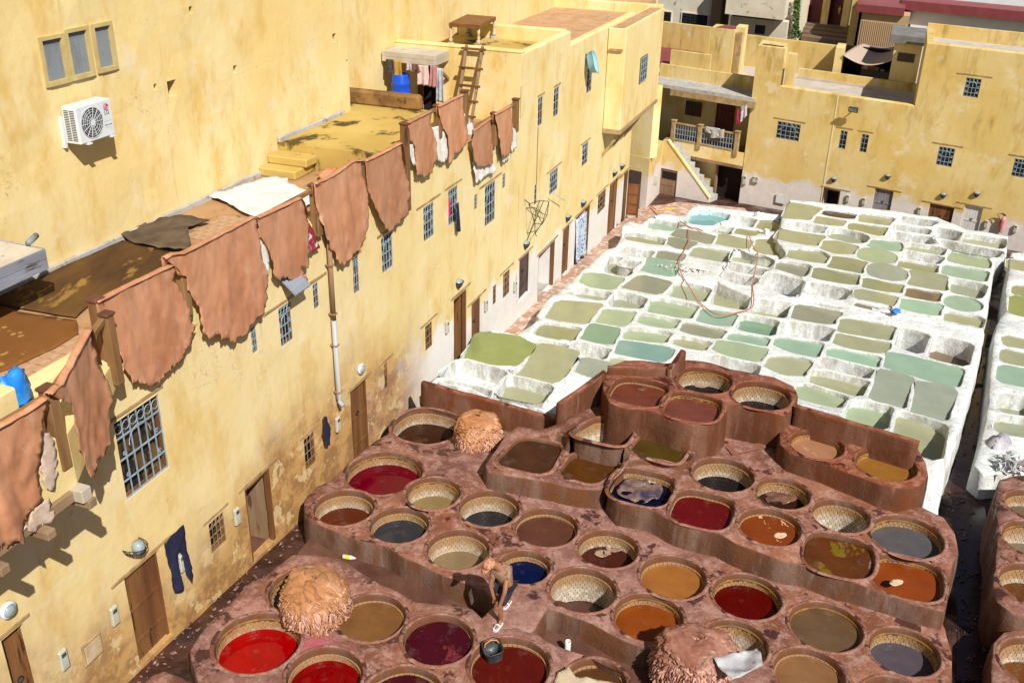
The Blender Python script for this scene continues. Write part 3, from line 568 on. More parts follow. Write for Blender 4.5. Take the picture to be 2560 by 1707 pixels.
PITS = [
 (PF((930, 28), (1112, 52), (1035, 118), (895, 105)), .05, 'k', .42, 0), (PF((1132, 62), (1322, 90), (1305, 112), (1108, 84)), .1, 'd', .4, 0),
 (PF((1082, 102), (1252, 130), (1228, 158), (1064, 135)), .05, 'k', .36, 0), (PF((1354, 86), (1545, 110), (1518, 152), (1337, 128)), .14, 'k', .36, 0),
 (PF((1296, 140), (1505, 167), (1470, 213), (1277, 175)), .1, 'o', .32, 0), (PF((1600, 102), (1800, 132), (1770, 158), (1592, 134)), .5, 'e', .36, 0),
 (PF((1565, 150), (1770, 182), (1762, 208), (1558, 178)), .45, 'e', .3, 0), (PF((1552, 194), (1775, 225), (1780, 262), (1535, 235)), .55, 'e', .25, 0),
 (PF((1818, 168), (1968, 202), (1930, 245), (1815, 222)), .6, 'v', .3, 0), (PF((1988, 208), (2220, 242), (2205, 295), (1978, 256)), .3, 'p', .34, 0),
 (PF((1830, 240), (2212, 312), (2170, 352), (1905, 308)), .4, 'v', .3, 0), (PF((938, 138), (1150, 168), (1125, 200), (922, 182)), .4, 'e', .32, 0),
 (PF((877, 184), (1115, 218), (1085, 278), (848, 235)), .06, 'k', U, 0), (ELL(1265, 215, 123, 38), .34, 'v', U, 1),
 (PF((1125, 250), (1215, 254), (1315, 285), (1300, 325), (1200, 318), (1108, 290)), .07, 'k', U, 0), (PF((1430, 242), (1580, 262), (1602, 285), (1590, 308), (1450, 296), (1405, 275)), .1, 't', U, 0),
 (ELL(1455, 345, 112, 40), .04, 'g', U, 1), (PF((1655, 268), (1875, 298), (1845, 335), (1642, 300)), .24, 'p', U, 0),
 (PF((1632, 312), (1855, 347), (1820, 388), (1612, 350)), .5, 'e', U, 0), (PF((1907, 318), (2135, 347), (2115, 410), (1892, 370)), .07, 'g', .24, 0),
 (PF((1592, 367), (1820, 402), (1808, 440), (1577, 405)), .13, 'o', U, 0), (PF((942, 302), (1085, 312), (1163, 345), (1135, 386), (927, 345)), .14, 'k', U, 0),
 (PF((1182, 347), (1385, 380), (1360, 447), (1150, 405)), .06, 'o', U, 0), (ELL(1513, 440, 128, 44), .04, 's', U, 1),
 (PF((1667, 432), (1875, 467), (1878, 550), (1652, 513)), .05, 'v', U, 0), (PF((1872, 397), (2110, 437), (2090, 490), (1852, 445)), .11, 't', .22, 0),
 (PF((862, 373), (1033, 402), (1000, 468), (850, 415)), .18, 'y', .26, 0), (PF((1082, 413), (1338, 457), (1330, 515), (1070, 470)), .09, 'o', .28, 0),
 (PF((1377, 478), (1612, 522), (1603, 565), (1364, 525)), .07, 'o', .28, 0), (PF((1637, 533), (1838, 572), (1820, 615), (1627, 580)), .1, 'n', .28, 0),
 (PF((1914, 478), (2098, 522), (2065, 595), (1908, 560)), .33, 'v', .22, 0), (PF((1347, 553), (1588, 597), (1555, 650), (1327, 605)), .06, 'k', .28, 0),
 (PF((1602, 601), (1838, 642), (1823, 700), (1588, 655)), .07, 'm', .28, 0), (ELL(1968, 628, 98, 38), .08, 't', .22, 1),
 (PF((1327, 618), (1538, 657), (1530, 682), (1324, 640)), .1, 'n', .22, 0), (PF((1887, 684), (2078, 722), (2060, 770), (1873, 735)), .14, 'k', .2, 0),
 (PF((1037, 503), (1262, 552), (1225, 600), (1028, 555)), .5, 'e', .2, 0), (PF((347, 287), (543, 322), (505, 370), (318, 335)), .11, 'p', .14, 0),
 (PF((497, 215), (678, 252), (645, 292), (468, 262)), .05, 'k', 0, 0), (PF((228, 182), (458, 222), (420, 265), (213, 215)), .03, 'y', 0, 0),
 (PF((182, 234), (343, 257), (277, 300), (161, 265)), .03, 'y', 0, 0), (PF((732, 250), (850, 254), (903, 275), (880, 333), (760, 322), (708, 298)), .05, 'k', .1, 0),
 (PF((592, 323), (740, 342), (795, 368), (780, 408), (572, 366)), .3, 'p', .16, 0), (PF((563, 388), (768, 422), (733, 458), (543, 420)), .45, 'e', .12, 0),
 (PF((523, 443), (703, 477), (670, 513), (494, 480)), .45, 'e', .1, 0), (PF((127, 311), (258, 332), (230, 370), (107, 347)), .08, 'y', 0, 0),
 (PF((62, 358), (230, 388), (185, 458), (8, 425)), .05, 't', 0, 0), (PF((15, 472), (175, 502), (105, 565), (-100, 528)), .05, 'y', 0, 0),
 (PF((-60, 205), (163, 240), (140, 272), (-72, 235)), .24, 'o', .05, 0), (PF((88, 123), (238, 152), (195, 188), (72, 165)), .24, 't', .05, 0),
 (PF((347, 70), (440, 72), (535, 90), (520, 120), (440, 155), (308, 135)), .3, 'q', .15, 0), (PF((588, 100), (713, 122), (690, 165), (572, 142)), .4, 'e', .05, 0),
 (PF((480, 152), (566, 170), (540, 205), (455, 190)), .3, 'v', 0, 0), (PF((602, 173), (712, 192), (682, 212), (583, 198)), .08, 'o', 0, 0),
 (PF((742, 120), (855, 135), (800, 185), (703, 165)), .1, 'o', .04, 0), (PF((783, 443), (1002, 492), (938, 588), (765, 505)), .7, 'e', .16, 0),
 (PF((492, 522), (688, 566), (640, 665), (453, 625)), .45, 'k', .04, 0), (PF((713, 564), (938, 606), (880, 713), (688, 678)), .5, 'k', .06, 0),
 (PF((242, 505), (422, 548), (370, 613), (198, 578)), .23, 'p', 0, 0), (PF((88, 603), (358, 652), (310, 720), (58, 675)), .2, 'g', 0, 0),
 (PF((378, 663), (583, 703), (545, 765), (348, 733)), .09, 't', 0, 0), (PF((643, 708), (842, 743), (800, 818), (603, 780)), .27, 'G', 0, 0),
 (PF((957, 638), (1213, 687), (1180, 752), (933, 715)), .09, 'y', 0, 0), (PF((888, 748), (1192, 790), (1145, 860), (878, 815)), .55, 'e', 0, 0),
 (PF((12, 693), (243, 737), (205, 780), (-2, 738)), .18, 'g', 0, 0), (PF((272, 748), (523, 802), (480, 840), (248, 790)), .11, 'y', 0, 0),
 ([(1569, 819), (1674, 832), (1661, 852), (1563, 844)], .2, 'g', 0, 0), (PF((228, 833), (438, 872), (390, 912), (204, 870)), .18, 'k', 0, 0),
 (PF((557, 813), (773, 848), (763, 890), (538, 847)), .1, 't', 0, 0), (PF((482, 865), (620, 878), (768, 908), (715, 978), (580, 950), (448, 905)), .04, 'g', 0, 0),
 (PF((852, 845), (1000, 855), (1108, 875), (1075, 952), (930, 915), (838, 880)), .11, 't', 0, 0), (PF((1242, 724), (1563, 778), (1530, 856), (1217, 804)), .1, 'k', .02, 0),
 (PF((1208, 815), (1523, 870), (1480, 932), (1187, 870)), .06, 'k', .02, 0), (PF((1597, 780), (1748, 828), (1703, 928), (1575, 880)), .8, 'e', 0, 0),
 (PF((1827, 834), (2008, 884), (1975, 1000), (1793, 955)), .65, 'n', 0, 0), (PF((1168, 913), (1468, 962), (1450, 1018), (1158, 950)), .09, 'm', 0, 0),
 (PF((1133, 962), (1423, 1033), (1390, 1085), (1113, 1002)), .45, 'e', 0, 0), (PF((1522, 938), (1948, 1033), (1920, 1130), (1505, 1020)), .06, 't', 0, 0),
 (PF((815, 962), (930, 966), (1028, 988), (1000, 1066), (900, 1055), (772, 1008)), .11, 'p', 0, 0), (PF((1065, 1045), (1398, 1105), (1335, 1188), (1048, 1100)), .26, 'k', 0, 0),
 (PF((1005, 1133), (1258, 1207), (1205, 1255), (988, 1200)), .18, 'g', 0, 0), (PF((1472, 1048), (1670, 1093), (1620, 1270), (1423, 1208)), .05, 's', 0, 0),
 (PF((1692, 1118), (1903, 1162), (1840, 1336), (1668, 1288)), .05, 's', 0, 0), (PF((1307, 1228), (1538, 1268), (1500, 1390), (1288, 1328)), .42, 'g', 0, 0),
 (PF((1592, 1294), (1843, 1378), (1800, 1568), (1563, 1478)), .5, 'k', 0, 0), (PF((457, 958), (708, 1012), (680, 1060), (433, 1002)), .4, 'e', 0, 0),
 ([(1553, 851), (1673, 872), (1652, 902), (1539, 881)], .06, 'b', 0, 0), (PF((992, 1272), (1200, 1330), (1190, 1370), (987, 1310)), .3, 'e', 0, 0),
 ([(1531, 889), (1640, 909), (1628, 921), (1525, 903)], .13, 'p', 0, 0),
 (PG((690, 1047), (1000, 1080), (1143, 1128), (990, 1260), (780, 1235), (577, 1194)), .06, 'l', 0, 0), (PG((1203, 1148), (1513, 1208), (1290, 1403), (988, 1328)), .06, 'k', 0, 0),
 (PG((530, 1240), (885, 1334), (775, 1438), (365, 1350)), .45, 'e', 0, 0), (PG((925, 1364), (1258, 1452), (1165, 1566), (873, 1510)), .4, 'k', 0, 0),
 (PG((350, 1392), (740, 1482), (700, 1520), (322, 1425)), .3, 'e', 0, 0), (PG((1237, 923), (1528, 957), (1465, 1050), (1187, 995)), .14, 'o', 0, 0),
 (PG((1372, 728), (1688, 748), (1580, 908), (1273, 855)), .09, 'k', 0, 0), (PG((1125, 1058), (1418, 1100), (1370, 1145), (1115, 1088)), .18, 'p', 0, 0),
 (PG((1642, 918), (1858, 952), (1810, 1088), (1548, 1030)), .06, 'G', 0, 0), (PG((1483, 1078), (1788, 1133), (1740, 1208), (1478, 1165)), .4, 'e', 0, 0),
 (PG((1563, 1228), (1778, 1278), (1720, 1368), (1518, 1308)), .07, 's', 0, 0), (PG((1763, 793), (2003, 818), (1890, 933), (1673, 898)), .11, 'g', 0, 0),
 (PG((1853, 640), (2085, 705), (2040, 772), (1818, 752)), .4, 'v', 0, 0), (PG((1605, 488), (1750, 490), (1895, 525), (1800, 613), (1660, 600), (1568, 553)), .09, 'g', 0, 0),
 (PG((1535, 620), (1780, 650), (1715, 703), (1505, 662)), .3, 'v', 0, 0), (PG((1823, 343), (2068, 392), (1910, 508), (1768, 480)), .42, 'k', 0, 0),
 (PH((22, 470), (280, 505), (230, 556), (12, 525)), .4, 'e', 0, 0), (PH((12, 575), (165, 592), (100, 680), (-30, 640)), .45, 'v', 0, 0),
]
def build_pits(pits, grp, namer):
    info = []; holes = []; zs = []; L_ = []
    for pts, d, c, dz, rd in pits:
        P = [hzw(x, y, dz) for x, y in pts]; cen = sum(P, Vector())/len(P); zc = sum(p.z for p in P)/len(P)
        lp = [Vector((p.x-cen.x, p.y-cen.y, p.z-zc)) for p in P]
        if sum(lp[i].x*lp[(i+1) % len(lp)].y-lp[(i+1) % len(lp)].x*lp[i].y for i in range(len(lp))) < 0: lp.reverse()
        lp = chaikin(lp, 1, .045) if not rd else lp
        out = []; n = len(lp)
        for i in range(n):
            a, b = lp[i], lp[(i+1) % n]; k = max(1, int((b-a).length/.12))
            for q in range(k):
                p = a.lerp(b, q/k); s_ = Vector((cen.x+p.x, cen.y+p.y, 0)); out.append(p+Vector((noise.noise(s_*2.3)+.5*noise.noise(s_*7), noise.noise(s_*2.3+Vector((9, 9, 0)))+.5*noise.noise(s_*7+Vector((5, 5, 0))), 0))*.018)
        L_.append((cen, zc, out, out_normals(out), max(p.length for p in out)))
    for k, ((pts, d, c, dz, rd), (cen, zc, lp, on, R0)) in enumerate(zip(pits, L_)):
        near = [[Vector((o[0].x+p.x, o[0].y+p.y)) for p in o[2]] for j, o in enumerate(L_) if j != k and (o[0]-cen).length < R0+o[4]+.6]
        ex = []
        for p in lp:                                                # open each pit up to a thin wall against its neighbours
            w2 = Vector((cen.x+p.x, cen.y+p.y)); dmin = min([min((w2-r).length for r in lo) for lo in near]+[9.])
            ex.append(max(-.03, min(.2, (dmin-.095)/2)))
        n = len(ex); ex = [sum(ex[(i+j) % n] for j in range(-2, 3))/5 for i in range(n)]
        lp = [p+Vector((q_.x, q_.y, 0))*e for p, q_, e in zip(lp, on, ex)]; on = out_normals(lp)
        root = empty('lime_pit', (cen.x, cen.y, zc))
        def ring(dr, z, tilt=1): return [(p.x+q.x*(dr+.008*noise.noise(Vector((p.x*5+cen.x, p.y*5, z*6)))), p.y+q.y*(dr+.008*noise.noise(Vector((p.x*5+cen.x, p.y*5+4, z*6)))), p.z*tilt+z) for p, q in zip(lp, on)]
        mb = MB(); mb.loft([ring(.02, .0), ring(.006, -.003), ring(-.003, -.012), ring(-.01, -.04), ring(-.016, -.15), ring(-.022, -max(d, .15)*.6-.08), ring(-.026, -d-.1, .3)])
        if c == 'e':
            g = ring(-.026, -d-.09, .3); mb.add([(0, 0, -d-.09)]+g, [(0, i+1, (i+1) % len(g)+1) for i in range(len(g))])
        mb.build('lining', m_turq if c == 'q' else m_white, root, True)
        if c != 'e':
            g = [(p[0], p[1], -d) for p in ring(0, 0)]; D = MB(); D.add([(0, 0, -d)]+g, [(0, i+1, (i+1) % len(g)+1) for i in range(len(g))]); D.build('liquid', pitmat(c), root)
        holes.append([Vector((cen.x+p[0], cen.y+p[1], zc+p[2])) for p in ring(.012, -.001)]); zs.append((cen.x, cen.y, zc, max(.4, lp[0].length)))
        q = FA.loc(cen); A_ = abs(sum(lp[i].x*lp[(i+1) % len(lp)].y-lp[(i+1) % len(lp)].x*lp[i].y for i in range(len(lp))))/2
        info.append([root, q.x, -q.y, A_, c, rd, d])
    namer(info); return holes, zs
m_turq = simple('turquoise_stained_plaster', (.50, .68, .68), (.70, .78, .76), 4, .85, .6, 30, c3=(.05, .16, .16), lo=.56)
ORD = ['first', 'second', 'third', 'fourth', 'fifth', 'sixth', 'seventh', 'eighth', 'ninth', 'tenth', 'eleventh', 'twelfth', 'thirteenth', 'fourteenth', 'fifteenth', 'sixteenth', 'seventeenth', 'eighteenth', 'nineteenth', 'twentieth']
def name_white(info):
    info.sort(key=lambda r: -r[1]); rows = []; 
    for r in info:
        if rows and rows[-1][0][1]-r[1] < 1.25: rows[-1].append(r)
        else: rows.append([r])
    areas = sorted(r[3] for r in info); big = areas[int(len(areas)*.8)]; small = areas[int(len(areas)*.3)]
    for i, row in enumerate(rows):
        row.sort(key=lambda r: r[2])
        for j, r in enumerate(row):
            size = 'large' if r[3] > big else 'small' if r[3] < small else ''
            shape = 'round' if r[5] else 'angular'
            cn = {'k': 'khaki', 'o': 'olive', 'g': 'pale green', 'm': 'mint green', 't': 'grey green', 'b': 'teal blue', 's': 'silvery grey', 'y': 'grey brown', 'G': 'deep green', 'l': 'bright olive', 'p': 'pale khaki', 'q': 'turquoise', 'd': 'dark brown', 'n': 'brown', 'v': 'milky', 'e': 'empty white'}[r[4]]; what = cn+' lime pit'
            tag(r[0], ' '.join(('%s %s %s, %s from left in row %s from back' % (size, shape, what, ORD[j], ['one', 'two', 'three', 'four', 'five', 'six', 'seven', 'eight', 'nine', 'ten', 'eleven', 'twelve', 'thirteen', 'fourteen', 'fifteen', 'sixteen', 'seventeen', 'eighteen'][i])).split()), 'lime pit', 'lime pits')
LIP = PF((478, 496), (700, 553), (945, 600), (990, 594), (1320, 657), (1840, 752), (2092, 806))
SEAM = PF((478, 490), (482, 470), (535, 405), (560, 350), (578, 312), (700, 328), (812, 350), (840, 362), (905, 338), (838, 250), (862, 178), (866, 122))   # left side of the raised part, front to back
BACKU = [((1975, 507), .42), ((2053, 513), .42), ((2147, 524), .4), ((2237, 535), .36), ((2341, 549), .34), ((2416, 576), .34), ((2518, 594), .34), ((2516, 625), .3), ((2484, 655), .24), ((2479, 704), .22), ((2471, 742), .22), ((2469, 775), .22)]
uz = lambda px, py: .12 if px < 1870 else .2 if py > 740 else .28
pu = [(x, y) for x, y in LIP[::-1]]+SEAM+[p_ for p_, _ in BACKU]
infoW = []
def split_pits(up):
    return [t_ for t_ in PITS if pip(sum(x for x, _ in t_[0])/len(t_[0]), sum(y for _, y in t_[0])/len(t_[0]), pu) == up]
keep_ = lambda i_: infoW.extend(i_)
holesU, zsU = build_pits(split_pits(True), 'w', keep_); holesW, zsW = build_pits([(a_, b_, c_, 0 if d_ < .2 and not (c_ == 'q') else d_, e_) for a_, b_, c_, d_, e_ in split_pits(False)], 'w', keep_)
name_white(infoW)
oU = [hzw(x, y, uz(x, y)).to_2d() for x, y in LIP[::-1]+SEAM]+[hzw(*p_, d_).to_2d() for p_, d_ in BACKU]
terrace('lime_pit_block', 'raised back right part of the whitewashed lime pits behind a long step', 'pit block', oU, holesU, zsU, -3.2, m_white, .24, .012, .025, .06)
oW = [hzw(*p_, d_).to_2d() for p_, d_ in [((1092, 944), 0), ((1130, 905), 0), ((1167, 872), 0), ((1200, 845), 0), ((1241, 843), 0), ((1293, 851), 0), ((1311, 833), 0), ((1349, 801), 0), ((1342, 790), 0), ((1364, 758), 0), ((1408, 726), 0), ((1434, 702), 0), ((1469, 670), 0), ((1499, 644), 0), ((1516, 629), 0), ((1540, 622), 0), ((1553, 600), 0), ((1558, 569), 0), ((1575, 560), 0), ((1600, 565), 0), ((1624, 551), 0), ((1649, 545), 0), ((1712, 545), .05), ((1739, 522), .1), ((1820, 529), .1), ((1894, 540), 0), ((1950, 546), 0)]+[(p_, 0) for p_ in SEAM[::-1]]+[(p_, 0) for p_ in LIP]+[((2457, 840), 0), ((2448, 897), 0), ((2435, 948), 0), ((2423, 986), 0), ((2415, 1019), 0), ((2402, 1062), 0), ((2389, 1096), 0), ((2374, 1131), 0), ((2364, 1177), 0), ((2357, 1226), 0), ((2320, 1226), 0), ((2240, 1180), 0), ((2140, 1120), 0), ((2040, 1075), 0), ((1990, 1065), 0), ((1960, 1000), 0), ((1900, 968), 0), ((1830, 925), 0), ((1700, 928), 0), ((1600, 925), 0), ((1520, 935), 0), ((1470, 985), 0), ((1400, 1010), 0), ((1300, 1000), 0), ((1200, 975), 0), ((1110, 955), 0)]]
terrace('lime_pit_block', 'broad whitewashed honeycomb of lime pits between the alley and the long step', 'pit block', oW, holesW, zsW, -3.2, m_white, .24, .012, .025, .06)
RP = [
 (PI_((1915, 592), (2090, 612), (2090, 690), (1912, 658)), .06, 'k', .1, 0), (PI_((1984, 842), (2110, 860), (2110, 940), (1967, 915)), .1, 'o', .1, 0),
 (PI_((1957, 958), (2110, 985), (2110, 1140), (1942, 1100)), .05, 'l', .1, 0), (PI_((1884, 1338), (2110, 1380), (2110, 1460), (1878, 1420)), .08, 'k', .05, 0),
 (PJ((1862, 208), (2110, 250), (2110, 360), (1866, 318)), .08, 'k', 0, 0), (PJ((1850, 378), (2110, 420), (2110, 560), (1828, 510)), .07, 't', 0, 0),
 (PJ((1862, 664), (2110, 700), (2110, 830), (1835, 800)), .5, 'v', 0, 0), (PJ((1835, 868), (2110, 910), (2110, 1040), (1818, 1000)), .3, 'v', 0, 0)]
def name_right(info):
    info.sort(key=lambda r: -r[1])
    for i, r in enumerate(info): tag(r[0], 'lime pit of %s beyond the drain at right, %s from the back' % (PNAME[r[4]], ORD[i]), 'lime pit', 'lime pits beyond the drain')
holesR, zsR = build_pits(RP, 'r', name_right)
oR = [hzw(*p, .08).to_2d() for p in [(2528, 640), (2522, 690), (2516, 722), (2514, 781), (2494, 809), (2487, 845), (2484, 871), (2480, 922), (2477, 978), (2470, 1037), (2462, 1075), (2452, 1111), (2478, 1128), (2530, 1125), (2640, 1140), (2680, 900), (2680, 640)]]
terrace('lime_pit_block', 'whitewashed strip of lime pits at the right edge beyond the drain', 'pit block', oR, holesR, zsR, -3.2, m_white, .24, .016, .025, .08)
# ============================================================ buildings along the left
def wall_mesh(name, parent, x0, x1, z0, tops, holes, mat, cell=.55, amp=.012, thick=.3, y0=0., seed=0):
    """front sheet of a plastered wall with real openings. tops: [(x_end, z_top), ...]; holes: (xa, xb, za, zb, depth)"""
    xs = {x0, x1}; zs = {z0}
    for xe, zt in tops: xs.add(min(xe, x1)); zs.add(zt)
    for a, b, c, d, _ in holes: xs |= {a, b}; zs |= {c, d}
    def refine(s):
        s = sorted(s); o = []
        for a, b in zip(s, s[1:]):
            if b-a < 1e-4: continue
            k = max(1, math.ceil((b-a)/cell)); o += [a+(b-a)*i/k for i in range(k)]
        return o+[s[-1]]
    xs = refine(xs); zs = refine(zs)
    def top(x):
        for xe, zt in tops:
            if x < xe: return zt
        return tops[-1][1]
    V = []; F = []; idx = {}
    edge = {round(q, 4) for h in holes for q in h[:2]}
    def vi(x, y, z, fix=False):
        k = (round(x, 4), round(y, 4), round(z, 4))
        if k not in idx:
            n_ = 0 if fix else amp*noise.noise(Vector((x*.9, z*.9, seed)))+amp*.5*noise.noise(Vector((x*2.7, z*2.7, seed+3)))
            idx[k] = len(V); V.append((x, y+n_, z))
        return idx[k]
    full = set()
    for a, b in zip(xs, xs[1:]):
        cx = (a+b)/2
        for c, d in zip(zs, zs[1:]):
            cz = (c+d)/2
            if cz > top(cx): continue
            if any(h[0] < cx < h[1] and h[2] < cz < h[3] for h in holes): continue
            F.append((vi(a, y0, c), vi(b, y0, c), vi(b, y0, d), vi(a, y0, d)))
    for a, b, c, d, dp in holes:
        X = [x for x in xs if a-1e-5 <= x <= b+1e-5]; Z = [z for z in zs if c-1e-5 <= z <= d+1e-5]
        for p, q in zip(X, X[1:]):
            F.append((vi(p, y0, c), vi(q, y0, c), vi(q, y0+dp, c, 1), vi(p, y0+dp, c, 1))); F.append((vi(p, y0, d), vi(q, y0, d), vi(q, y0+dp, d, 1), vi(p, y0+dp, d, 1)))
        for p, q in zip(Z, Z[1:]):
            F.append((vi(a, y0, p), vi(a, y0, q), vi(a, y0+dp, q, 1), vi(a, y0+dp, p, 1))); F.append((vi(b, y0, p), vi(b, y0, q), vi(b, y0+dp, q, 1), vi(b, y0+dp, p, 1)))
    # rounded copings and the wall's thickness
    xa = x0
    for xe, zt in tops:
        xe = min(xe, x1)
        X = [x for x in xs if xa-1e-5 <= x <= xe+1e-5]
        prof = [(0., zt), (.02, zt+.035), (.07, zt+.055), (thick-.07, zt+.055), (thick-.02, zt+.035), (thick, zt), (thick, zt-.9)]
        for p, q in zip(X, X[1:]):
            for (ya, za), (yb, zb) in zip(prof, prof[1:]): F.append((vi(p, y0+ya, za), vi(q, y0+ya, za), vi(q, y0+yb, zb), vi(p, y0+yb, zb)))
        for x in (X[0], X[-1]):
            F.append(tuple(vi(x, y0+ya, za) for ya, za in prof[:-1]) + (vi(x, y0+thick, zt-.9), vi(x, y0, zt-.9, False)))
        xa = xe
    o = obj(name, V, F, mat, parent); return o
m_pane = simple('dark_glass', (.012, .014, .018), (.03, .03, .035), 3, .12, 0)
m_curtain = simple('shaded_curtain', (.20, .12, .035), (.05, .03, .015), 2, .9, .2, 8, (1, 1, .3), c3=(.015, .01, .008), lo=.46)  # curtain colour darkened to carry the dimness inside the windows
def window(parent, xa, xb, za, zb, depth=.14, nv=4, nh=4, frame=.04, fmat=None, gmat=None, lint=.2, circles=True, pane=None, y0=0., lz=.09, arch=False):
    f = MB(); fr = min(frame, (xb-xa)*.14); e = .002
    f.box(xa+e, xa+fr, y0+.05, y0+.10, za+e, zb-e); f.box(xb-fr, xb-e, y0+.05, y0+.10, za+e, zb-e); f.box(xa+fr, xb-fr, y0+.05, y0+.10, zb-fr, zb-e); f.box(xa+fr, xb-fr, y0+.05, y0+.10, za+e, za+fr)
    wn = f.build('window', fmat or m_wood, parent)
    MB().box(xa, xb, y0+depth-.012, y0+depth, za, zb).build('pane', pane or m_pane, wn)
    g = MB(); r = .009 if xb-xa > .5 else .006; Y = y0+.03; W_ = xb-xa; H_ = zb-za
    for i in range(nv+1): 
        x = xa+.01+(W_-.02)*i/nv; g.box(x-r, x+r, Y-r, Y+r, za+.005, zb-.005)
    hs = [0, .22, .5, .78, 1] if nh >= 4 else [i/nh for i in range(nh+1)]
    for t in hs:
        z = za+.012+(H_-.024)*t; g.box(xa+.005, xb-.005, Y-r-.004, Y+r+.004, z-r, z+r)
    if circles:
        cw = (W_-.02)/nv
        for i in range(nv):
            for zc in ((zb-.11*H_), ):
                c = (xa+.01+cw*(i+.5), Y-.006, zc); rr = min(cw*.46, .1*H_)
                g.tube([(c[0]+rr*math.cos(a), c[1], c[2]+rr*math.sin(a)) for a in [2*math.pi*k/10 for k in range(11)]], .008, 4, False)
        if arch or W_ > .6:
            c = (xa+W_/2, Y-.006, za+.62*H_); rr = W_*.24
            g.tube([(c[0]+rr*math.cos(a), c[1], c[2]+rr*math.sin(a)) for a in [math.pi*k/10 for k in range(11)]], .01, 4, False)
            for sx in (-1, 1):
                for q in (.28, .56): 
                    cc = (xa+W_/2+sx*W_*.36, Y-.006, za+H_*q); rr2 = .05
                    g.tube([(cc[0]+rr2*(1-k/14)*math.cos(k*.9), cc[1], cc[2]+rr2*(1-k/14)*math.sin(k*.9)) for k in range(13)], .007, 4, False)
    g.build('grille', gmat or m_iron, wn)
    if lint is not None:
        l = MB(); l.box(xa-lint, xb+lint, y0-.018, y0+.05, zb+lz, zb+lz+.06, .008); l.build('lintel', m_lintel, wn)
    return wn
m_sill = m_lintel
def plank_door(parent, xa, xb, za, zb, y=.1, n=5, mat=None, name='door', rail=True, lint=.2, y0=0., panels=0, knob=True):
    f = MB(); e = .003; t = .05
    f.box(xa+e, xa+t, y-.05, y+.03, za, zb-e); f.box(xb-t, xb-e, y-.05, y+.03, za, zb-e); f.box(xa+t, xb-t, y-.05, y+.03, zb-t, zb-e)
    d = f.build(name, mat or m_wood, parent)
    w_ = (xb-xa-2*t)/n
    for i in range(n): MB().box(xa+t+w_*i+.004, xa+t+w_*(i+1)-.004, y-.012-rnd.random()*.006, y+.02, za+.01, zb-t, .004).build('plank', mat or m_wood, d)
    if rail:
        for q in (.2, .55): MB().box(xa+t, xb-t, y-.032, y-.014, za+(zb-za)*q, za+(zb-za)*q+.07, .006).build('rail', mat or m_wood, d)
    if knob: MB().tube([(xa+(xb-xa)*.5+.05*math.cos(a), y-.045, za+(zb-za)*.62+.05*math.sin(a)) for a in [2*math.pi*k/10 for k in range(11)]], .012, 5, False).build('ring_handle', m_black, d)
    if lint is not None: MB().box(xa-lint, xb+lint, y0-.02, y0+.05, zb+.03, zb+.09, .008).build('lintel', m_lintel, d)
    return d
m_black = simple('black_iron', (.02, .02, .022), (.04, .04, .045), 8, .5, .1)
m_concrete = simple('grey_concrete', (.52, .50, .47), (.40, .38, .35), 3, .9, .5, 30, c3=(.28, .22, .16))
m_rooftile = simple('pink_clay_tile', (.42, .24, .13), (.50, .33, .2), 2, .85, .3, 30, isl=.18, c3=(.30, .17, .08))
m_roofbed = simple('roof_mortar', (.36, .18, .08), (.46, .28, .14), .8, .85, .4, 25, c3=(.16, .075, .03), lo=.58)
def facade_rect(TL, BR, y=0.):
    a = FA.at(*TL, y); b = FA.at(*BR, y); return a[0], b[0], b[1], a[1]
b1 = empty('yellow_building', FA.o, FA.rz); tag(b1, 'long pale yellow building along the left with leather skins on its balustrade', 'building')
b2 = empty('yellow_building', FA.o, FA.rz); tag(b2, 'tall yellow house with the bay on wooden struts at the far left', 'building')
b3 = empty('yellow_building', FA.o, FA.rz); tag(b3, 'tall windowed yellow wall behind the roof terrace at top left', 'building')
WIN = [  # TL, BR, nv, lintel
 ((284, 1060), (424, 1166), 6, .12), ((521, 1311), (569, 1350), 4, .14), ((759, 1100), (792, 1153), 3, .16), ((626, 822), (647, 876), 3, None), ((695, 774), (735, 847), 4, .5), ((782, 713), (800, 766), 2, .32),
 ((881, 649), (901, 726), 3, .1), ((953, 596), (984, 665), 4, .2), ((1058, 521), (1086, 587), 4, .4), ((1121, 477), (1145, 549), 4, .25), ((1186, 489), (1194, 521), 2, None), ((1213, 468), (1238, 548), 4, .45), ((1257, 437), (1264, 468), 2, None),
 ((1063, 817), (1082, 863), 3, .3), ((960, 911), (972, 967), 2, .25), ((1233, 717), (1241, 756), 2, None), ((1258, 687), (1274, 731), 3, .3),
 ((1346, 247), (1356, 310), 2, .1), ((1386, 223), (1396, 286), 2, .1), ((1469, 172), (1479, 227), 2, None), ((1457, 365), (1469, 406), 2, .2), ((1375, 434), (1394, 472), 4, .35), ((1337, 464), (1342, 509), 1, None), ((1496, 490), (1513, 518), 3, .25)]
XS = 18.36
holes1 = []; holes2 = []; made = []
for TL, BR, nv, lt in WIN:
    a, b, c, d = facade_rect(TL, BR)
    (holes1 if b < XS else holes2).append((a, b, c, d, .16)); made.append((b1 if b < XS else b2, a, b, c, d, nv, lt))
for k, (p, a, b, c, d, nv, lt) in enumerate(made):
    big = k == 0
    window(p, a, b, c, d, .16, nv, 4, .05, None, None if k not in (1, 2, 13, 14, 15, 16, 23) else m_oldwood, lt, True, m_curtain if k in (0, 4, 6, 7, 8, 9, 11, 21, 13, 16, 23, 1) else None, arch=k in (4, 7, 8, 9, 11, 21), lz=.05)
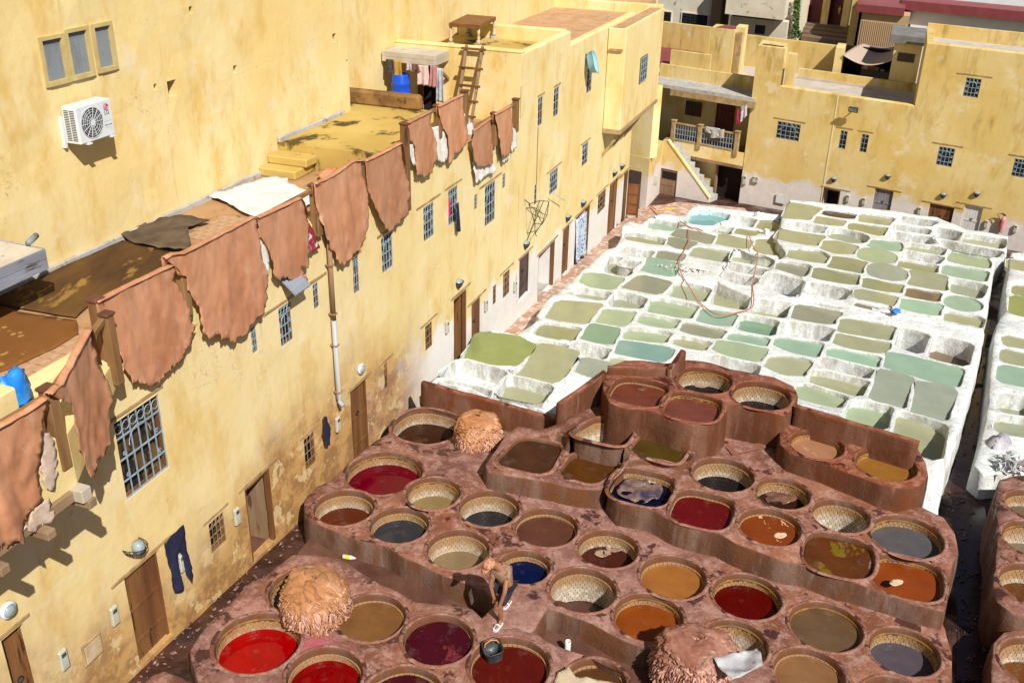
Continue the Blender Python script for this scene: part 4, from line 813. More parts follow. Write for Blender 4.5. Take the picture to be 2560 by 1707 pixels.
DOORS = [ # TL, BR, planks, kind
 ((2, 1602), (92, 1690), 3, 'door'), ((311, 1448), (433, 1582), 5, 'door'), ((611, 1225), (692, 1343), 0, 'open'), ((875, 981), (929, 1104), 4, 'door'), ((1134, 750), (1167, 872), 0, 'open'), ((1179, 762), (1205, 845), 4, 'door'),
 ((1299, 651), (1325, 728), 4, 'dark'), ((1347, 640), (1384, 712), 0, 'open'), ((1408, 577), (1423, 676), 2, 'door'), ((1440, 545), (1468, 650), 0, 'open'), ((1525, 464), (1540, 572), 2, 'door'), ((1549, 446), (1562, 560), 0, 'open')]
m_doordark = simple('dark_grey_door', (.11, .07, .06), (.07, .045, .04), 3, .6, .3)
for k, (TL, BR, n, kind) in enumerate(DOORS):
    a, b, c, d = facade_rect(TL, BR); c = min(c, gz(FA.W(a, 0, 0))+.05 if k not in (6,) else c); p = b1 if b < XS else b2
    (holes1 if p is b1 else holes2).append((a, b, c, d, .16 if n else 1.0))
    if n: plank_door(p, a, b, c, d, .13, n, m_doordark if kind == 'dark' else None, lint=.3 if k in (1, 5) else .12, knob=k != 1)
    else:
        f = MB(); f.box(a+.003, a+.07, .02, .12, c, d-.003); f.box(b-.07, b-.003, .02, .12, c, d-.003); f.box(a+.07, b-.07, .02, .12, d-.07, d-.003)
        dr = f.build('doorway', m_wood, p)
        MB().box(a-.2, b+.25, -.02, .05, d+.03, d+.1, .008).build('lintel', m_lintel, dr)
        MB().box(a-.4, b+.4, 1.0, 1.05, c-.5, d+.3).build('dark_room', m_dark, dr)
        MB().box(a-.1, b+.1, .18, .98, c-.15, c+.02).build('threshold', m_concrete if k not in (2,) else m_trench, dr)
        if k in (2, 4): 
            q = MB(); q.hexa([(b-.05, .16, c), (b-.11, .16, c), (b-.14, .75, c), (b-.08, .75, c), (b-.05, .16, d-.08), (b-.11, .16, d-.08), (b-.14, .75, d-.08), (b-.08, .75, d-.08)]); q.build('door_leaf', m_oldwood if k == 2 else m_wood, dr)
wall_mesh('wall', b1, -8, XS, -3.5, [(10.35, 5.92), (14.25, 6.5), (XS, 5.42)], holes1, m_fac)
wall_mesh('wall', b2, XS, 32.0, -4., [(23.1, 7.32), (32., 6.86)], holes2, m_fac, seed=4)
# far end of the facade
MB().box(31.98, 32.0, .001, 3.5, -4, 6.6).build('end_wall', m_fac, b2)
# roof terrace floors
def slab(name, parent, x0, x1, y0, y1, z, mat, th=.3): return MB().box(x0, x1, y0, y1, z-th, z).build(name, mat, parent)
slab('terrace_floor', b1, -8, 9.8, .29, 2.96, 5.86, m_roofbed)
m_platform = simple('stained_roof_slab', (.58, .42, .13), (.46, .31, .08), .45, .9, .4, 25, c3=(.09, .06, .015), lo=.55)
slab('platform', b1, 9.8, 14.25, .29, 4.0, 6.45, m_platform, 1.2)
slab('terrace_floor', b1, 14.25, XS+.1, .29, 4.2, 5.3, m_roofbed)
MB().box(8.95, 9.8, 2.0, 2.95, 5.86, 6.07, .03).build('step', m_platform, b1); MB().box(9.3, 9.8, 1.9, 2.94, 6.07, 6.27, .03).build('step', m_platform, b1)
MB().box(14.02, 14.3, 1.3, 3.9, 6.44, 6.84, .06).build('kerb', simple('stained_kerb', (.34, .19, .06), (.16, .08, .03), 2, .9, .4, 20, c3=(.08, .045, .02)), b1)
# clay tiles of the terrace floor where they show
tl = MB().box(-.095, .095, -.095, .095, 0, .012, .004).build('floor_tile', m_rooftile, b1); tl.location = (-.6, .5, 5.861); k = 0
for (xa, xb, ya, yb) in ((-.8, .9, .4, 1.7), (5.0, 6.4, .8, 2.0)):
    x = xa
    while x < xb:
        y = ya+(.1 if int((x-xa)/.2) % 2 else 0)
        while y < yb:
            c = tl.copy(); COL.objects.link(c); c.location = (x, y, 5.861+rnd.uniform(0, .004)); c.rotation_euler.z = rnd.uniform(-.03, .03); y += .2; k += 1
        x += .2
# upper wall
ym = 2.96
up_holes = []
upw = []
for TL, BR in (((95, 99), (172, 199)), ((160, 79), (233, 183)), ((227, 66), (290, 167))):
    a = FA.at(*TL, ym); b = FA.at(*BR, ym); up_holes.append((a[0], b[0], b[1], a[1], .12)); upw.append((a[0], b[0], b[1], a[1]))
for (px, py, r) in ((430, 222, .16), (476, 26, .07), (588, 174, .085), (388, 218, .06), (836, 96, .11), (868, 155, .05)):
    a = FA.at(px, py, ym); up_holes.append((a[0]-r*.8, a[0]+r*.8, a[1]-r, a[1]+r, .25))
wall_mesh('wall', b3, -12, 12.95, 5.5, [(12.95, 15)], up_holes, m_yel, .7, .02, .3, ym, 9)
MB().box(12.93, 12.95, ym, 4.15, 5.5, 15).build('wall_return', m_yel, b3)
wall_mesh('wall', b3, 12.95, 44, 5., [(44, 15)], [], m_yel, .8, .02, .3, 4.15, 12)
sk_ = MB(); sk_.box(-12, 12.9, ym-.07, ym-.005, 5.8, 5.98, .02); sk_.build('skirting', m_concrete, b3)
MB().box(9.8, 12.9, ym-.07, ym-.006, 6.4, 6.56, .02).build('skirting', m_concrete, b3)
MB().box(12.96, 14.2, 4.08, 4.14, 6.4, 6.56, .02).build('skirting', m_concrete, b3)
for h in up_holes[3:]: MB().box(h[0], h[1], ym+.2, ym+.25, h[2], h[3]).build('putlog_hole', simple('hole_shade', (.10, .06, .03), (.03, .02, .01), 9, .95, .5, 30), b3)  # back panel coloured dark to stand for the shade inside the hole
m_mesh = simple('window_mesh', (.12, .16, .22), (.26, .30, .36), 2.5, .5, .1, 8, (1, 1, .25), c3=(.05, .06, .09), lo=.52)
m_wire = simple('wire_lattice', (.35, .38, .40), None, 4, .5, 0)
for (a, b, c, d) in upw:
    f = MB(); t = .07
    f.box(a-.03, a+t*.6, ym-.04, ym+.05, c-.04, d+.03); f.box(b-t*.6, b+.03, ym-.04, ym+.05, c-.04, d+.03); f.box(a+t*.6, b-t*.6, ym-.04, ym+.05, d-t*.5, d+.03); f.box(a+t*.6, b-t*.6, ym-.05, ym+.05, c-.04, c+t*.5)
    wn = f.build('window', simple('cream_frame', (.60, .48, .22), (.5, .38, .15), 5, .7), b3)
    MB().box(a, b, ym+.06, ym+.08, c, d).build('pane', m_mesh, wn)
    g = MB(); q = a
    n_ = 14
    for i in range(-n_, n_*2):
        for sgn in (1, -1):
            x0_ = a+(b-a)*i/n_; zz0, zz1 = c, d; dx = (d-c)*.9*sgn
            p0 = Vector((x0_ if sgn > 0 else x0_+ (b-a)*.0+(d-c)*.9, ym+.02, c)); p1 = p0+Vector((dx, 0, d-c))
            # clip to the opening
            t0 = 0.; t1 = 1.
            for e0, e1 in ((a+.02, b-.02),):
                if abs(dx) > 1e-6:
                    ta = (e0-p0.x)/dx; tb = (e1-p0.x)/dx; t0 = max(t0, min(ta, tb)); t1 = min(t1, max(ta, tb))
            if t1-t0 > .02: g.bar(p0.lerp(p1, t0), p0.lerp(p1, t1), .006, .006, (0, 1, 0))
    g.build('lattice', m_wire, wn)
# air conditioner on the upper wall
def m_print(name, base, rough=.4): return simple(name, base, None, 5, rough, .02)
m_acw = simple('ac_enamel', (.72, .76, .80), (.66, .70, .75), 2, .35, .03)
ya = ym-.40
aA = FA.at(203, 361, ya); aB = FA.at(289, 337, ya); aT = FA.at(281, 244, ya)
ax0, ax1, az0, az1 = aA[0], aB[0], (aA[1]+aB[1])/2, aT[1]
ac = empty('air_conditioner', FA.W((ax0+ax1)/2, ya, az0), FA.rz); tag(ac, 'white air conditioner unit on brackets on the tall yellow wall', 'air conditioner')
hw = (ax1-ax0)/2; hh = az1-az0; dep = .31
MB().box(-hw, hw, 0, dep, 0, hh, .012).build('casing', m_acw, ac)
fx, fz, fr_ = -hw*.22, hh*.5, hh*.41
MB().lathe([(fr_, 0), (fr_*1.03, -.006), (fr_*1.06, 0)], n=32).build('fan_ring', m_acw, ac, False, (fx, -.002, fz)).rotation_euler.x = R_(90)
MB().add([(fx+fr_*math.cos(2*math.pi*i/32), -.003, fz+fr_*math.sin(2*math.pi*i/32)) for i in range(32)], [tuple(range(32))]).build('fan_well', simple('fan_dark', (.05, .055, .06), None, 4, .6, 0), ac)
bl = MB()
for i in range(3):
    a0 = 2*math.pi*i/3
    bl.add([(fx+fr_*.2*math.cos(a0), -.006, fz+fr_*.2*math.sin(a0)), (fx+fr_*.86*math.cos(a0+.1), -.006, fz+fr_*.86*math.sin(a0+.1)), (fx+fr_*.86*math.cos(a0+.9), -.008, fz+fr_*.86*math.sin(a0+.9)), (fx+fr_*.2*math.cos(a0+.8), -.006, fz+fr_*.2*math.sin(a0+.8))], [(0, 1, 2, 3)])
bl.build('fan_blades', simple('fan_grey', (.12, .13, .14), None, 4, .5, 0), ac)
gl = MB()
for i in range(14):
    a0 = 2*math.pi*i/14; gl.bar((fx, -.016, fz), (fx+fr_*math.cos(a0), -.016, fz+fr_*math.sin(a0)), .007, .007, (0, 1, 0))
for q in (.3, .5, .7, .85, 1.): gl.tube([(fx+fr_*q*math.cos(2*math.pi*k/28), -.014, fz+fr_*q*math.sin(2*math.pi*k/28)) for k in range(29)], .0035, 4, False)
gl.build('fan_guard', m_acw, ac)
MB().add([(fx+.055*math.cos(2*math.pi*i/16), -.022, fz+.055*math.sin(2*math.pi*i/16)) for i in range(16)], [tuple(range(16))]).build('fan_hub', m_acw, ac)
lv = MB()
for i in range(18):
    for (y_a, y_b) in ((.05, .15), (.17, .27)): lv.box(-hw-.002, -hw+.002, y_a, y_b, .05+i*(hh-.1)/18, .05+i*(hh-.1)/18+.016)
lv.build('side_louvres', m_black, ac)
red = simple('logo_red', (.52, .01, .06), None, 4, .4, 0); dkg = simple('logo_grey', (.06, .065, .07), None, 4, .4, 0)
lx, lz = hw*.68, hh*.80; lr = .062
MB().add([(lx+lr*math.cos(2*math.pi*i/24), -.003, lz+lr*math.sin(2*math.pi*i/24)) for i in range(24)], [tuple(range(24))]).build('logo_disc', red, ac)
wl = MB(); wl.tube([(lx+lr*.72*math.cos(a), -.006, lz+lr*.72*math.sin(a)) for a in [R_(75+i*14) for i in range(21)]], .004, 4, False); wl.bar((lx+lr*.72, -.006, lz), (lx+lr*.2, -.006, lz), .007, .004, (0, 1, 0)); wl.bar((lx-.004, -.006, lz+.022), (lx-.004, -.006, lz-.022), .007, .004, (0, 1, 0)); wl.bar((lx-.004, -.006, lz-.022), (lx+.016, -.006, lz-.022), .007, .004, (0, 1, 0)); wl.box(lx-.032, lx-.022, -.008, -.004, lz+.018, lz+.028)
wl.build('logo_lines', m_acw, ac)
def text(s, size, parent, loc, mat, rot=(R_(90), 0, 0), ext=.001, name='lettering', align='CENTER'):
    cu = bpy.data.curves.new(name, 'FONT'); cu.body = s; cu.size = size; cu.extrude = ext; cu.align_x = align; cu.materials.append(mat)
    tmp = bpy.data.objects.new('tmp_text', cu); COL.objects.link(tmp); dg = bpy.context.evaluated_depsgraph_get(); me = bpy.data.meshes.new_from_object(tmp.evaluated_get(dg)); bpy.data.objects.remove(tmp)
    o = bpy.data.objects.new(name, me); COL.objects.link(o); o.parent = parent; o.location = loc; o.rotation_euler = rot
    if not me.materials: me.materials.append(mat)
    return o
text('LG', .10, ac, (lx, -.004, hh*.60), dkg)
text('DUAL Inverter', .03, ac, (lx, -.004, hh*.30), dkg)
ln = MB(); ln.box(lx-.085, lx+.085, -.004, -.001, hh*.42, hh*.425); ln.box(lx-.085, lx+.085, -.004, -.001, hh*.24, hh*.245); ln.build('trim_line', simple('ac_line', (.4, .42, .45), None, 4, .5, 0), ac)
br = MB()
for x in (-hw*.55, hw*.8): br.box(x-.02, x+.02, -.02, .40, -.045, -.004); br.box(x-.05, x+.05, -.03, .02, -.03, -.006)
br.box(-hw-.02, -hw+.03, .33, .40, -.09, hh*.7)
br.build('bracket', m_acw, ac)
# ------------------------------------------------------------ far-left plank canopy on the upper wall
def plank_box(name, label, fr, x0, x1, y0, y1, z0, z1, topmat, plmat, rows=2):
    e = empty(name, fr.W((x0+x1)/2, (y0+y1)/2, z0), fr.rz); tag(e, label, 'canopy'); X = (x1-x0)/2; Y = (y1-y0)/2; H_ = z1-z0
    MB().box(-X+.02, X-.02, -Y+.02, Y, .03, H_-.01).build('slab', topmat, e)
    for i in range(rows):
        a = H_*i/rows+.003; b = H_*(i+1)/rows-.003; MB().box(-X, X, -Y-.012, -Y+.015, a, b, .006).build('plank', plmat, e); MB().box(X-.015, X+.012, -Y+.016, Y, a, b, .006).build('plank', plmat, e); MB().box(-X-.012, -X+.015, -Y+.016, Y, a, b, .006).build('plank', plmat, e)
    return e
m_greyplank = simple('grey_plank', (.30, .33, .40), (.20, .21, .25), 2.5, .85, .5, 30, (.2, 1, 1), c3=(.08, .07, .07), lo=.6)
m_paleplank = simple('pale_plank', (.55, .50, .41), (.44, .37, .28), 2.5, .85, .5, 30, (.2, 1, 1), c3=(.16, .12, .08), lo=.62)
m_canslab = simple('canopy_slab', (.60, .54, .46), (.48, .42, .34), 2, .9, .5, 20, c3=(.25, .2, .15), lo=.62)
yc = 1.75
qa = FA.at(122, 672, yc); qb = FA.at(118, 618, yc)
plank_box('plank_canopy', 'grey weathered plank canopy with a concrete top at the left edge', FA, -3.2, qa[0], yc, 2.9, qa[1], qb[1], m_canslab, m_greyplank)
pc = MB(); P0_ = FA.hz(70, 608, qb[1]+.05); pc.tube([P0_+Vector((0, 0, 0)), P0_+Vector((.28, .1, .02))], .05, 10); o = pc.build('pipe_stub', simple('grey_pvc', (.22, .26, .27), None, 5, .4, .05), None, True); o.matrix_world = Matrix.Translation(FA.o) @ Matrix.Rotation(FA.rz, 4, 'Z'); tag(o, 'short grey plastic pipe on the plank canopy at left', 'pipe')
# ============================================================ balustrade, skins, roof things
m_post = simple('post_wood', (.30, .17, .07), (.17, .08, .03), 2.5, .75, .5, 30, (1, 1, .15), c3=(.07, .03, .015), lo=.6)
m_cap = simple('post_cap', (.16, .06, .035), (.10, .04, .025), 4, .6, .3)
def post(x, y, z0, z1, w_=.17):
    p = MB().box(x-w_/2, x+w_/2, y-w_/2, y+w_/2, z0, z1, .012).build('post', m_post, b1)
    MB().box(x-w_*.62, x+w_*.62, y-w_*.62, y+w_*.62, z1, z1+.045, .012).build('post_cap', m_cap, p)
def rail(p, q): MB().bar(p, q, .09, .07).build('rail', m_post, b1)
OV = 1.05; XO = -1.55                                               # overhang: how far out and where it ends
for x, z0, z1 in ((.36, 5.55, 6.72), (6.42, 5.7, 6.72), (8.3, 5.7, 6.70), (4.15, 5.7, 6.68), (2.25, 5.7, 6.66), (10.42, 5.0, 7.05), (12.25, 6.3, 7.08), (13.9, 6.3, 7.12), (16.02, 5.2, 6.1), (17.75, 5.2, 6.15)): post(x, -.06, z0, z1)
post(.22, -.35, 5.5, 6.6, .15)
for a, b, z in ((.36, 10.4, 6.64), (10.42, 13.9, 7.02), (14.4, 17.75, 6.03)): rail((a, -.03, z), (b, -.03, z))
post(XO-.12, -OV, 5.35, 6.5)
rail((XO-.1, -OV, 6.42), (.22, -.3, 6.55)); rail((XO-.1, -OV, 6.42), (-7, -OV, 6.42))
# overhang: yellow box on beams
MB().box(-7.5, XO, -OV-.06, -.02, 5.02, 5.86, .02).build('overhang', m_fac, b1)
MB().hexa([(XO, -OV-.05, 5.05), (XO, -.02, 5.05), (.3, -.02, 5.4), (.2, -.3, 5.4), (XO, -OV-.05, 5.8), (XO, -.02, 5.8), (.3, -.02, 5.8), (.2, -.3, 5.8)]).build('overhang_return', m_fac, b1)
MB().box(-7.5, XO+.05, -OV-.1, -OV+.04, 4.86, 5.02, .01).build('beam', m_oldwood, b1)
for x in (XO-.02, XO-.75, XO-1.5, XO-2.2): MB().box(x-.07, x+.07, -OV-.28, .0, 4.74, 4.86, .01).build('beam', m_oldwood, b1)
MB().box(XO-.15, XO+.02, -OV-.25, -OV+.02, 4.86, 5.05, .01).build('beam_end', m_paleplank, b1)
for x in (XO-.4, XO-1.7): MB().bar((x, -OV+.1, 4.78), (x+.05, -.02, 4.05), .1, .1).build('strut', m_wood, b1)
# ------------------------------------------------------------ leather skins hung over the balustrade
def m_skin_(name, a, b, dark):
    t = NT(name, .48, .4)
    c = t.mix(t.ramp(t.noise(.9, 4, .65), .38, .62), a, b); c = t.mix(t.math('MULTIPLY', t.ramp(t.noise(2.2, 4, .7, (1, 1, .45), (4, 1, 1)), .52, .68), .55), c, (.66, .385, .255)); c = t.mix(t.math('MULTIPLY', t.ramp(t.noise(5, 6, .7, (1, 1, .4), (2, 6, 1)), .5, .72), .5), c, dark)  # pale pinkish patches put gloss highlights into the leather colour
    o_ = t.rand(); h = t.n('ShaderNodeHueSaturation'); v = t.n('ShaderNodeMapRange'); v.inputs['To Min'].default_value = .78; v.inputs['To Max'].default_value = 1.12; t.lk(o_, v.inputs[0]); t.lk(v.outputs[0], h.inputs['Value']); t.lk(c, h.inputs['Color'])
    t.col(h.outputs[0]); t.bump(t.noise(12, 4, .7, (1, 1, .45)), .32, .015); return t.m
m_skin = m_skin_('tan_leather', (.49, .21, .105), (.59, .285, .16), (.36, .145, .07))
m_skinback = simple('pale_underside', (.66, .52, .42), (.50, .36, .27), 5, .8, .4, 30)
m_fleece = simple('white_fleece', (.80, .78, .74), (.66, .60, .54), 6, .9, .6, 30)
def skin(pts, label, y=-.14, fold=.013, mat=None, back=.35, seed=0, fr=FA, jag=.03, top=True, name='hanging_skin', step=.06, xaxis=None):
    """outline traced on the plane of the wall -> draped sheet with folds, ragged edge, thickness and a flap over the rail"""
    L = [Vector(fr.at(px, py, y)) for px, py in pts]
    if xaxis: L = [Vector(xaxis(px, py)) for px, py in pts]
    n = len(L); zt = max(p.y for p in L); zb_ = min(p.y for p in L)
    D = []
    for i in range(n):
        a, b = L[i], L[(i+1) % n]; k = max(1, int((b-a).length/.028))
        for q in range(k):
            p = a.lerp(b, q/k); t = (zt-p.y)/max(.1, zt-zb_); am = 1.5*jag*min(1, t*2.2)
            D.append(p+Vector((noise.noise(Vector((p.x*11, p.y*11, seed))), noise.noise(Vector((p.x*9, p.y*9, seed+5)))+1.8*min(0, noise.noise(Vector((p.x*30, p.y*9, seed+2))))))*am)
    xs = [p.x for p in D]; ys = [p.y for p in D]; pts2 = []
    x = min(xs)
    while x < max(xs):
        z = min(ys)
        while z < max(ys):
            X = x+rnd.uniform(-.01, .01); Z = z+rnd.uniform(-.01, .01)
            if pip(X, Z, D) and all((Vector((X, Z))-p).length > .025 for p in D[::2]): pts2.append((X, Z))
            z += step
        x += step
    v, f, ov = cdt([(p.x, p.y) for p in D], [], pts2); V = []
    for p in v:
        t = (zt-p.y); w_ = min(1, .25+t*.7)
        yy = fold*w_*(.7*math.sin(p.x*5+seed+4*noise.noise(Vector((p.x*1.1, p.y*.7, seed))))+1.6*(1-3*abs(noise.noise(Vector((p.x*2.6+.5*p.y, p.y*.8, seed+3)))))+.8*(1-3*abs(noise.noise(Vector((p.x*5-.8*p.y, p.y*1.8, seed+6)))))+.2*(1-3*abs(noise.noise(Vector((p.x*13, p.y*5, seed+8))))))
        e = min((Vector((p.x, p.y))-q).length for q in D[::2])
        V.append((p.x, -.05*w_+yy-(.035*max(0, 1-e/.12)*noise.noise(Vector((p.x*5, p.y*5, seed+9)))), p.y))
    mb = MB(); mb.add(V, f)
    c0 = Vector((sum(xs)/len(xs), 0, zt))
    o = obj(name, [Vector(p)-c0 for p in mb.v], mb.f, [mat or m_skin, m_skinback], None, True)
    o.data.polygons.foreach_set('use_smooth', [True]*len(o.data.polygons))
    ny = sum(p_.normal.y*p_.area for p_ in o.data.polygons)
    if ny > 0: o.data.flip_normals()
    o.location = fr.W(c0.x, y, c0.z); o.rotation_euler.z = fr.rz
    if xaxis: o.location = xaxis.W(c0.x, c0.z); o.rotation_euler.z = xaxis.rz
    if top and (mat or m_skin) is m_skin:                           # flap lying over the rail and hanging behind it
        k0 = max(range(len(D)), key=lambda i: D[i].x-.3*abs(D[i].y-zt)); xa_, xb_ = L[0].x, max((p for p in L if p.y > zt-.45*(zt-zb_)), key=lambda p: p.x).x
        S = []
        for i in range(19):
            x = xa_+.02+(xb_-xa_-.04)*i/18; zz = [p.y for p in D if abs(p.x-x) < .05]
            if zz: S.append((x, max(zz)))
        FV = []; FF = []
        for yy, dzz in ((-.05, -.012), (-.03, .004), (.015, .012), (.05, .008), (.065, -.03), (.075, -.25)):
            for x, z in S: FV.append(Vector((x, yy+.01*noise.noise(Vector((x*6, yy*9, seed))), z+dzz+.006*noise.noise(Vector((x*5, yy*5, seed+1)))))-c0)
        m_ = len(S)
        for j in range(5):
            for i in range(m_-1): FF.append((j*m_+i, j*m_+i+1, (j+1)*m_+i+1, (j+1)*m_+i))
        fo = obj('flap', FV, FF, mat or m_skin, o, True); mf = fo.modifiers.new('thickness', 'SOLIDIFY'); mf.thickness = .01
    md = o.modifiers.new('thickness', 'SOLIDIFY'); md.thickness = .005; md.offset = -1; md.material_offset = 1
    return tag(o, label, 'skin', 'tan skins hung over the balustrade' if (mat or m_skin) is m_skin else 'pale fleeces on the balustrade')
Z4 = lambda *p: [(x/2.936, 500+y/2.936) for x, y in p]
Z2 = lambda *p: [(800+x/2.936, y/2.936) for x, y in p]
skin(Z4((695, 748), (980, 605), (1250, 478), (1290, 520), (1270, 590), (1330, 680), (1370, 790), (1370, 880), (1420, 920), (1385, 985), (1385, 1050), (1340, 1110), (1330, 1170), (1260, 1220), (1200, 1280), (1170, 1330), (1100, 1360), (1030, 1340), (1000, 1320), (960, 1330), (930, 1270), (890, 1190), (850, 1060), (770, 970), (740, 900), (710, 830)), 'large tan skin hanging right of the two corner posts', seed=1)
skin(Z4((1200, 430), (1250, 398), (1330, 392), (1560, 275), (1770, 168), (1840, 130), (1875, 140), (1880, 200), (1900, 330), (1920, 440), (1960, 580), (1950, 690), (1930, 760), (1920, 830), (1870, 870), (1830, 940), (1800, 990), (1740, 1010), (1710, 1050), (1680, 1010), (1610, 1020), (1600, 965), (1540, 1010), (1520, 1010), (1470, 960), (1460, 830), (1440, 750), (1370, 650), (1360, 570), (1300, 540), (1270, 480)), 'broad reddish tan skin with a small round hole near its right edge', y=-.16, seed=2)
skin(Z4((1882, 130), (2050, 52), (2205, -18), (2230, 80), (2260, 200), (2250, 340), (2250, 440), (2235, 500), (2190, 490), (2235, 570), (2230, 620), (2190, 650), (2160, 600), (2120, 580), (2060, 560), (2030, 590), (2000, 560), (1990, 450), (1960, 360), (1900, 260)), 'torn tan skin hanging over the window with the open shutter', seed=3)
skin([(784, 460), (834, 437), (872, 409), (882, 402), (912, 401), (902, 412), (906, 443), (917, 490), (917, 534), (916, 568), (909, 602), (885, 633), (865, 657), (844, 658), (836, 630), (820, 619), (817, 602), (807, 585), (795, 540), (786, 500)], 'tan skin hanging just right of the tall drainpipe', seed=4)
skin([(911, 403), (955, 382), (1002, 357), (1004, 395), (1011, 429), (1018, 470), (1023, 487), (1015, 504), (1016, 534), (1008, 544), (994, 554), (984, 568), (970, 580), (960, 568), (946, 544), (936, 517), (925, 490), (915, 450)], 'tan skin with a fringed lower edge beside the tall square post', y=-.17, seed=5)
skin(Z2((640, 902), (730, 858), (812, 814), (820, 930), (850, 1040), (855, 1170), (830, 1200), (825, 1260), (800, 1280), (770, 1300), (740, 1280), (705, 1290), (700, 1200), (690, 1080), (660, 1010)), 'narrow pinkish tan skin left of the hanging white fleece', seed=6, fold=.018)
skin(Z2((868, 782), (960, 735), (1047, 694), (1050, 830), (1085, 1000), (1060, 1050), (1030, 1100), (990, 1130), (970, 1180), (950, 1210), (935, 1150), (925, 1000), (890, 930), (870, 850)), 'tan skin below the ladder with a pointed lower tip', seed=7, fold=.018)
skin(Z2((1125, 962), (1180, 920), (1252, 868), (1255, 1000), (1265, 1200), (1240, 1215), (1200, 1225), (1150, 1225), (1130, 1180), (1115, 1060)), 'short tan skin edged below with white wool', seed=8, y=-.17)
skin(Z2((1280, 842), (1402, 774), (1400, 900), (1410, 1000), (1390, 1120), (1360, 1150), (1320, 1140), (1310, 1040), (1300, 960)), 'rightmost tan skin on the balustrade', seed=9, y=-.17)
FL = m_fleece
skin(Z2((1108, 1090), (1128, 1060), (1140, 1200), (1268, 1180), (1278, 1260), (1220, 1280), (1140, 1342), (1130, 1300)), 'white wool edge showing below the short tan skin', y=-.1, mat=FL, seed=11, jag=.05)
skin(Z2((822, 938), (860, 925), (925, 990), (930, 1060), (930, 1170), (880, 1195), (850, 1170), (845, 1060)), 'white fleece hanging between two tan skins', y=-.1, mat=FL, seed=12)
skin(Z2((638, 1060), (690, 1060), (704, 1130), (700, 1215), (670, 1200)), 'scrap of white fleece at the edge of the pinkish skin', y=-.1, mat=FL, seed=13)
skin(Z2((1050, 830), (1080, 850), (1130, 950), (1128, 985), (1080, 990), (1070, 900)), 'pale fleece scrap under the ladder foot', y=-.1, mat=FL, seed=14)
skin(Z2((1400, 930), (1432, 950), (1446, 1010), (1440, 1080), (1400, 1115), (1392, 1050)), 'white fleece scrap beside the rightmost tan skin', y=-.1, mat=FL, seed=15)
skin(Z2((1320, 1110), (1392, 1110), (1400, 1150), (1340, 1195)), 'white wool under the rightmost tan skin', y=-.1, mat=FL, seed=16)
skin([(640, 600), (655, 590), (672, 640), (668, 690), (662, 725), (652, 715), (650, 650)], 'white sack hanging between the reddish and the torn skin', y=-.1, mat=FL, seed=17)
skin([(462, 740), (470, 745), (480, 790), (478, 802), (470, 790)], 'bright green plastic strip between two large skins', y=-.08, mat=simple('green_plastic', (.03, .5, .05), None, 5, .3, .1), seed=18, jag=.005)
skin([(250, 815), (265, 870), (290, 875), (300, 905), (288, 905), (262, 860)], 'grey plastic sheet behind the large skin by the corner posts', y=-.08, mat=simple('grey_plastic', (.55, .58, .62), None, 5, .3, .1), seed=19, jag=.005)
# skins on the projecting corner
YO = -OV-.14
skin([(-90, 1110), (0, 1062), (60, 1030), (118, 990), (117, 1018), (101, 1090), (95, 1198), (108, 1243), (86, 1270), (59, 1316), (57, 1356), (27, 1347), (22, 1370), (0, 1358), (-60, 1385), (-95, 1300)], 'huge tan skin with deep folds at the left edge', y=YO, seed=21, fold=.035)
skin([(101, 1085), (122, 1080), (138, 1110), (136, 1200), (118, 1232), (96, 1200)], 'furry pale underside of a skin at the left edge', y=YO+.07, mat=m_skinback, seed=22, jag=.06)
skin([(58, 1325), (85, 1270), (122, 1243), (131, 1290), (96, 1312)], 'turned-up furry corner of the skin at the left edge', y=YO+.03, mat=m_skinback, seed=23, jag=.06)
class SideAxis:                                                     # plane through the sloping side rail of the projecting corner
    def __init__(s, A, B):
        s.A = Vector(A); t = Vector(B)-s.A; t.z = 0; s.t = t.normalized(); s.n = Vector((-s.t.y, s.t.x, 0)); s.rz = math.atan2(s.t.y, s.t.x)
    def __call__(s, px, py): P = hpl(px, py, s.A, s.n); return ((P-s.A).dot(s.t), P.z)
    def W(s, u, z): return s.A+s.t*u+Vector((0, 0, z-s.A.z))
sax = SideAxis(FA.W(XO-.1, -OV-.1, 6.4), FA.W(.25, -.42, 6.5))
skin([(118, 985), (150, 958), (190, 880), (222, 822), (230, 860), (237, 900), (252, 930), (268, 990), (262, 1010), (266, 1058), (270, 1085), (257, 1135), (239, 1149), (239, 1190), (221, 1194), (207, 1149), (198, 1126), (185, 1068), (174, 1010), (150, 1000)], 'narrow tan skin on the sloping rail between the corner posts', seed=24, xaxis=sax, fold=.018)
# ------------------------------------------------------------ things lying on the roof terrace
def lying(name, label, cat, pts, z, mat, amp=.012, th=.012, step=.14, fr=3., group=None, jag=.03):
    P = [hz(x, y, z) for x, y in pts]; poly = dense([p.to_2d() for p in P], .1, jag, 4); xs = [p[0] for p in poly]; ys = [p[1] for p in poly]; g = []
    x = min(xs)
    while x < max(xs):
        y = min(ys)
        while y < max(ys):
            if pip(x, y, poly) and all((Vector((x, y))-q).length > .05 for q in poly): g.append((x, y))
            y += step
        x += step
    v, f, _ = cdt(poly, [], g); c = sum(P, Vector())/len(P)
    o = obj(name, [(p.x-c.x, p.y-c.y, .006+amp*(1+noise.noise(Vector((p.x*fr, p.y*fr, 2)))+.5*noise.noise(Vector((p.x*fr*3, p.y*fr*3, 2))))) for p in v], f, mat, None, True, c)
    md = o.modifiers.new('thickness', 'SOLIDIFY'); md.thickness = th; md.offset = -1
    return tag(o, label, cat, group)
m_rug = simple('brown_rug', (.055, .024, .008), (.14, .068, .016), 1.0, .9, .6, 40, (1, .4, 1), c3=(.30, .17, .04), lo=.6)
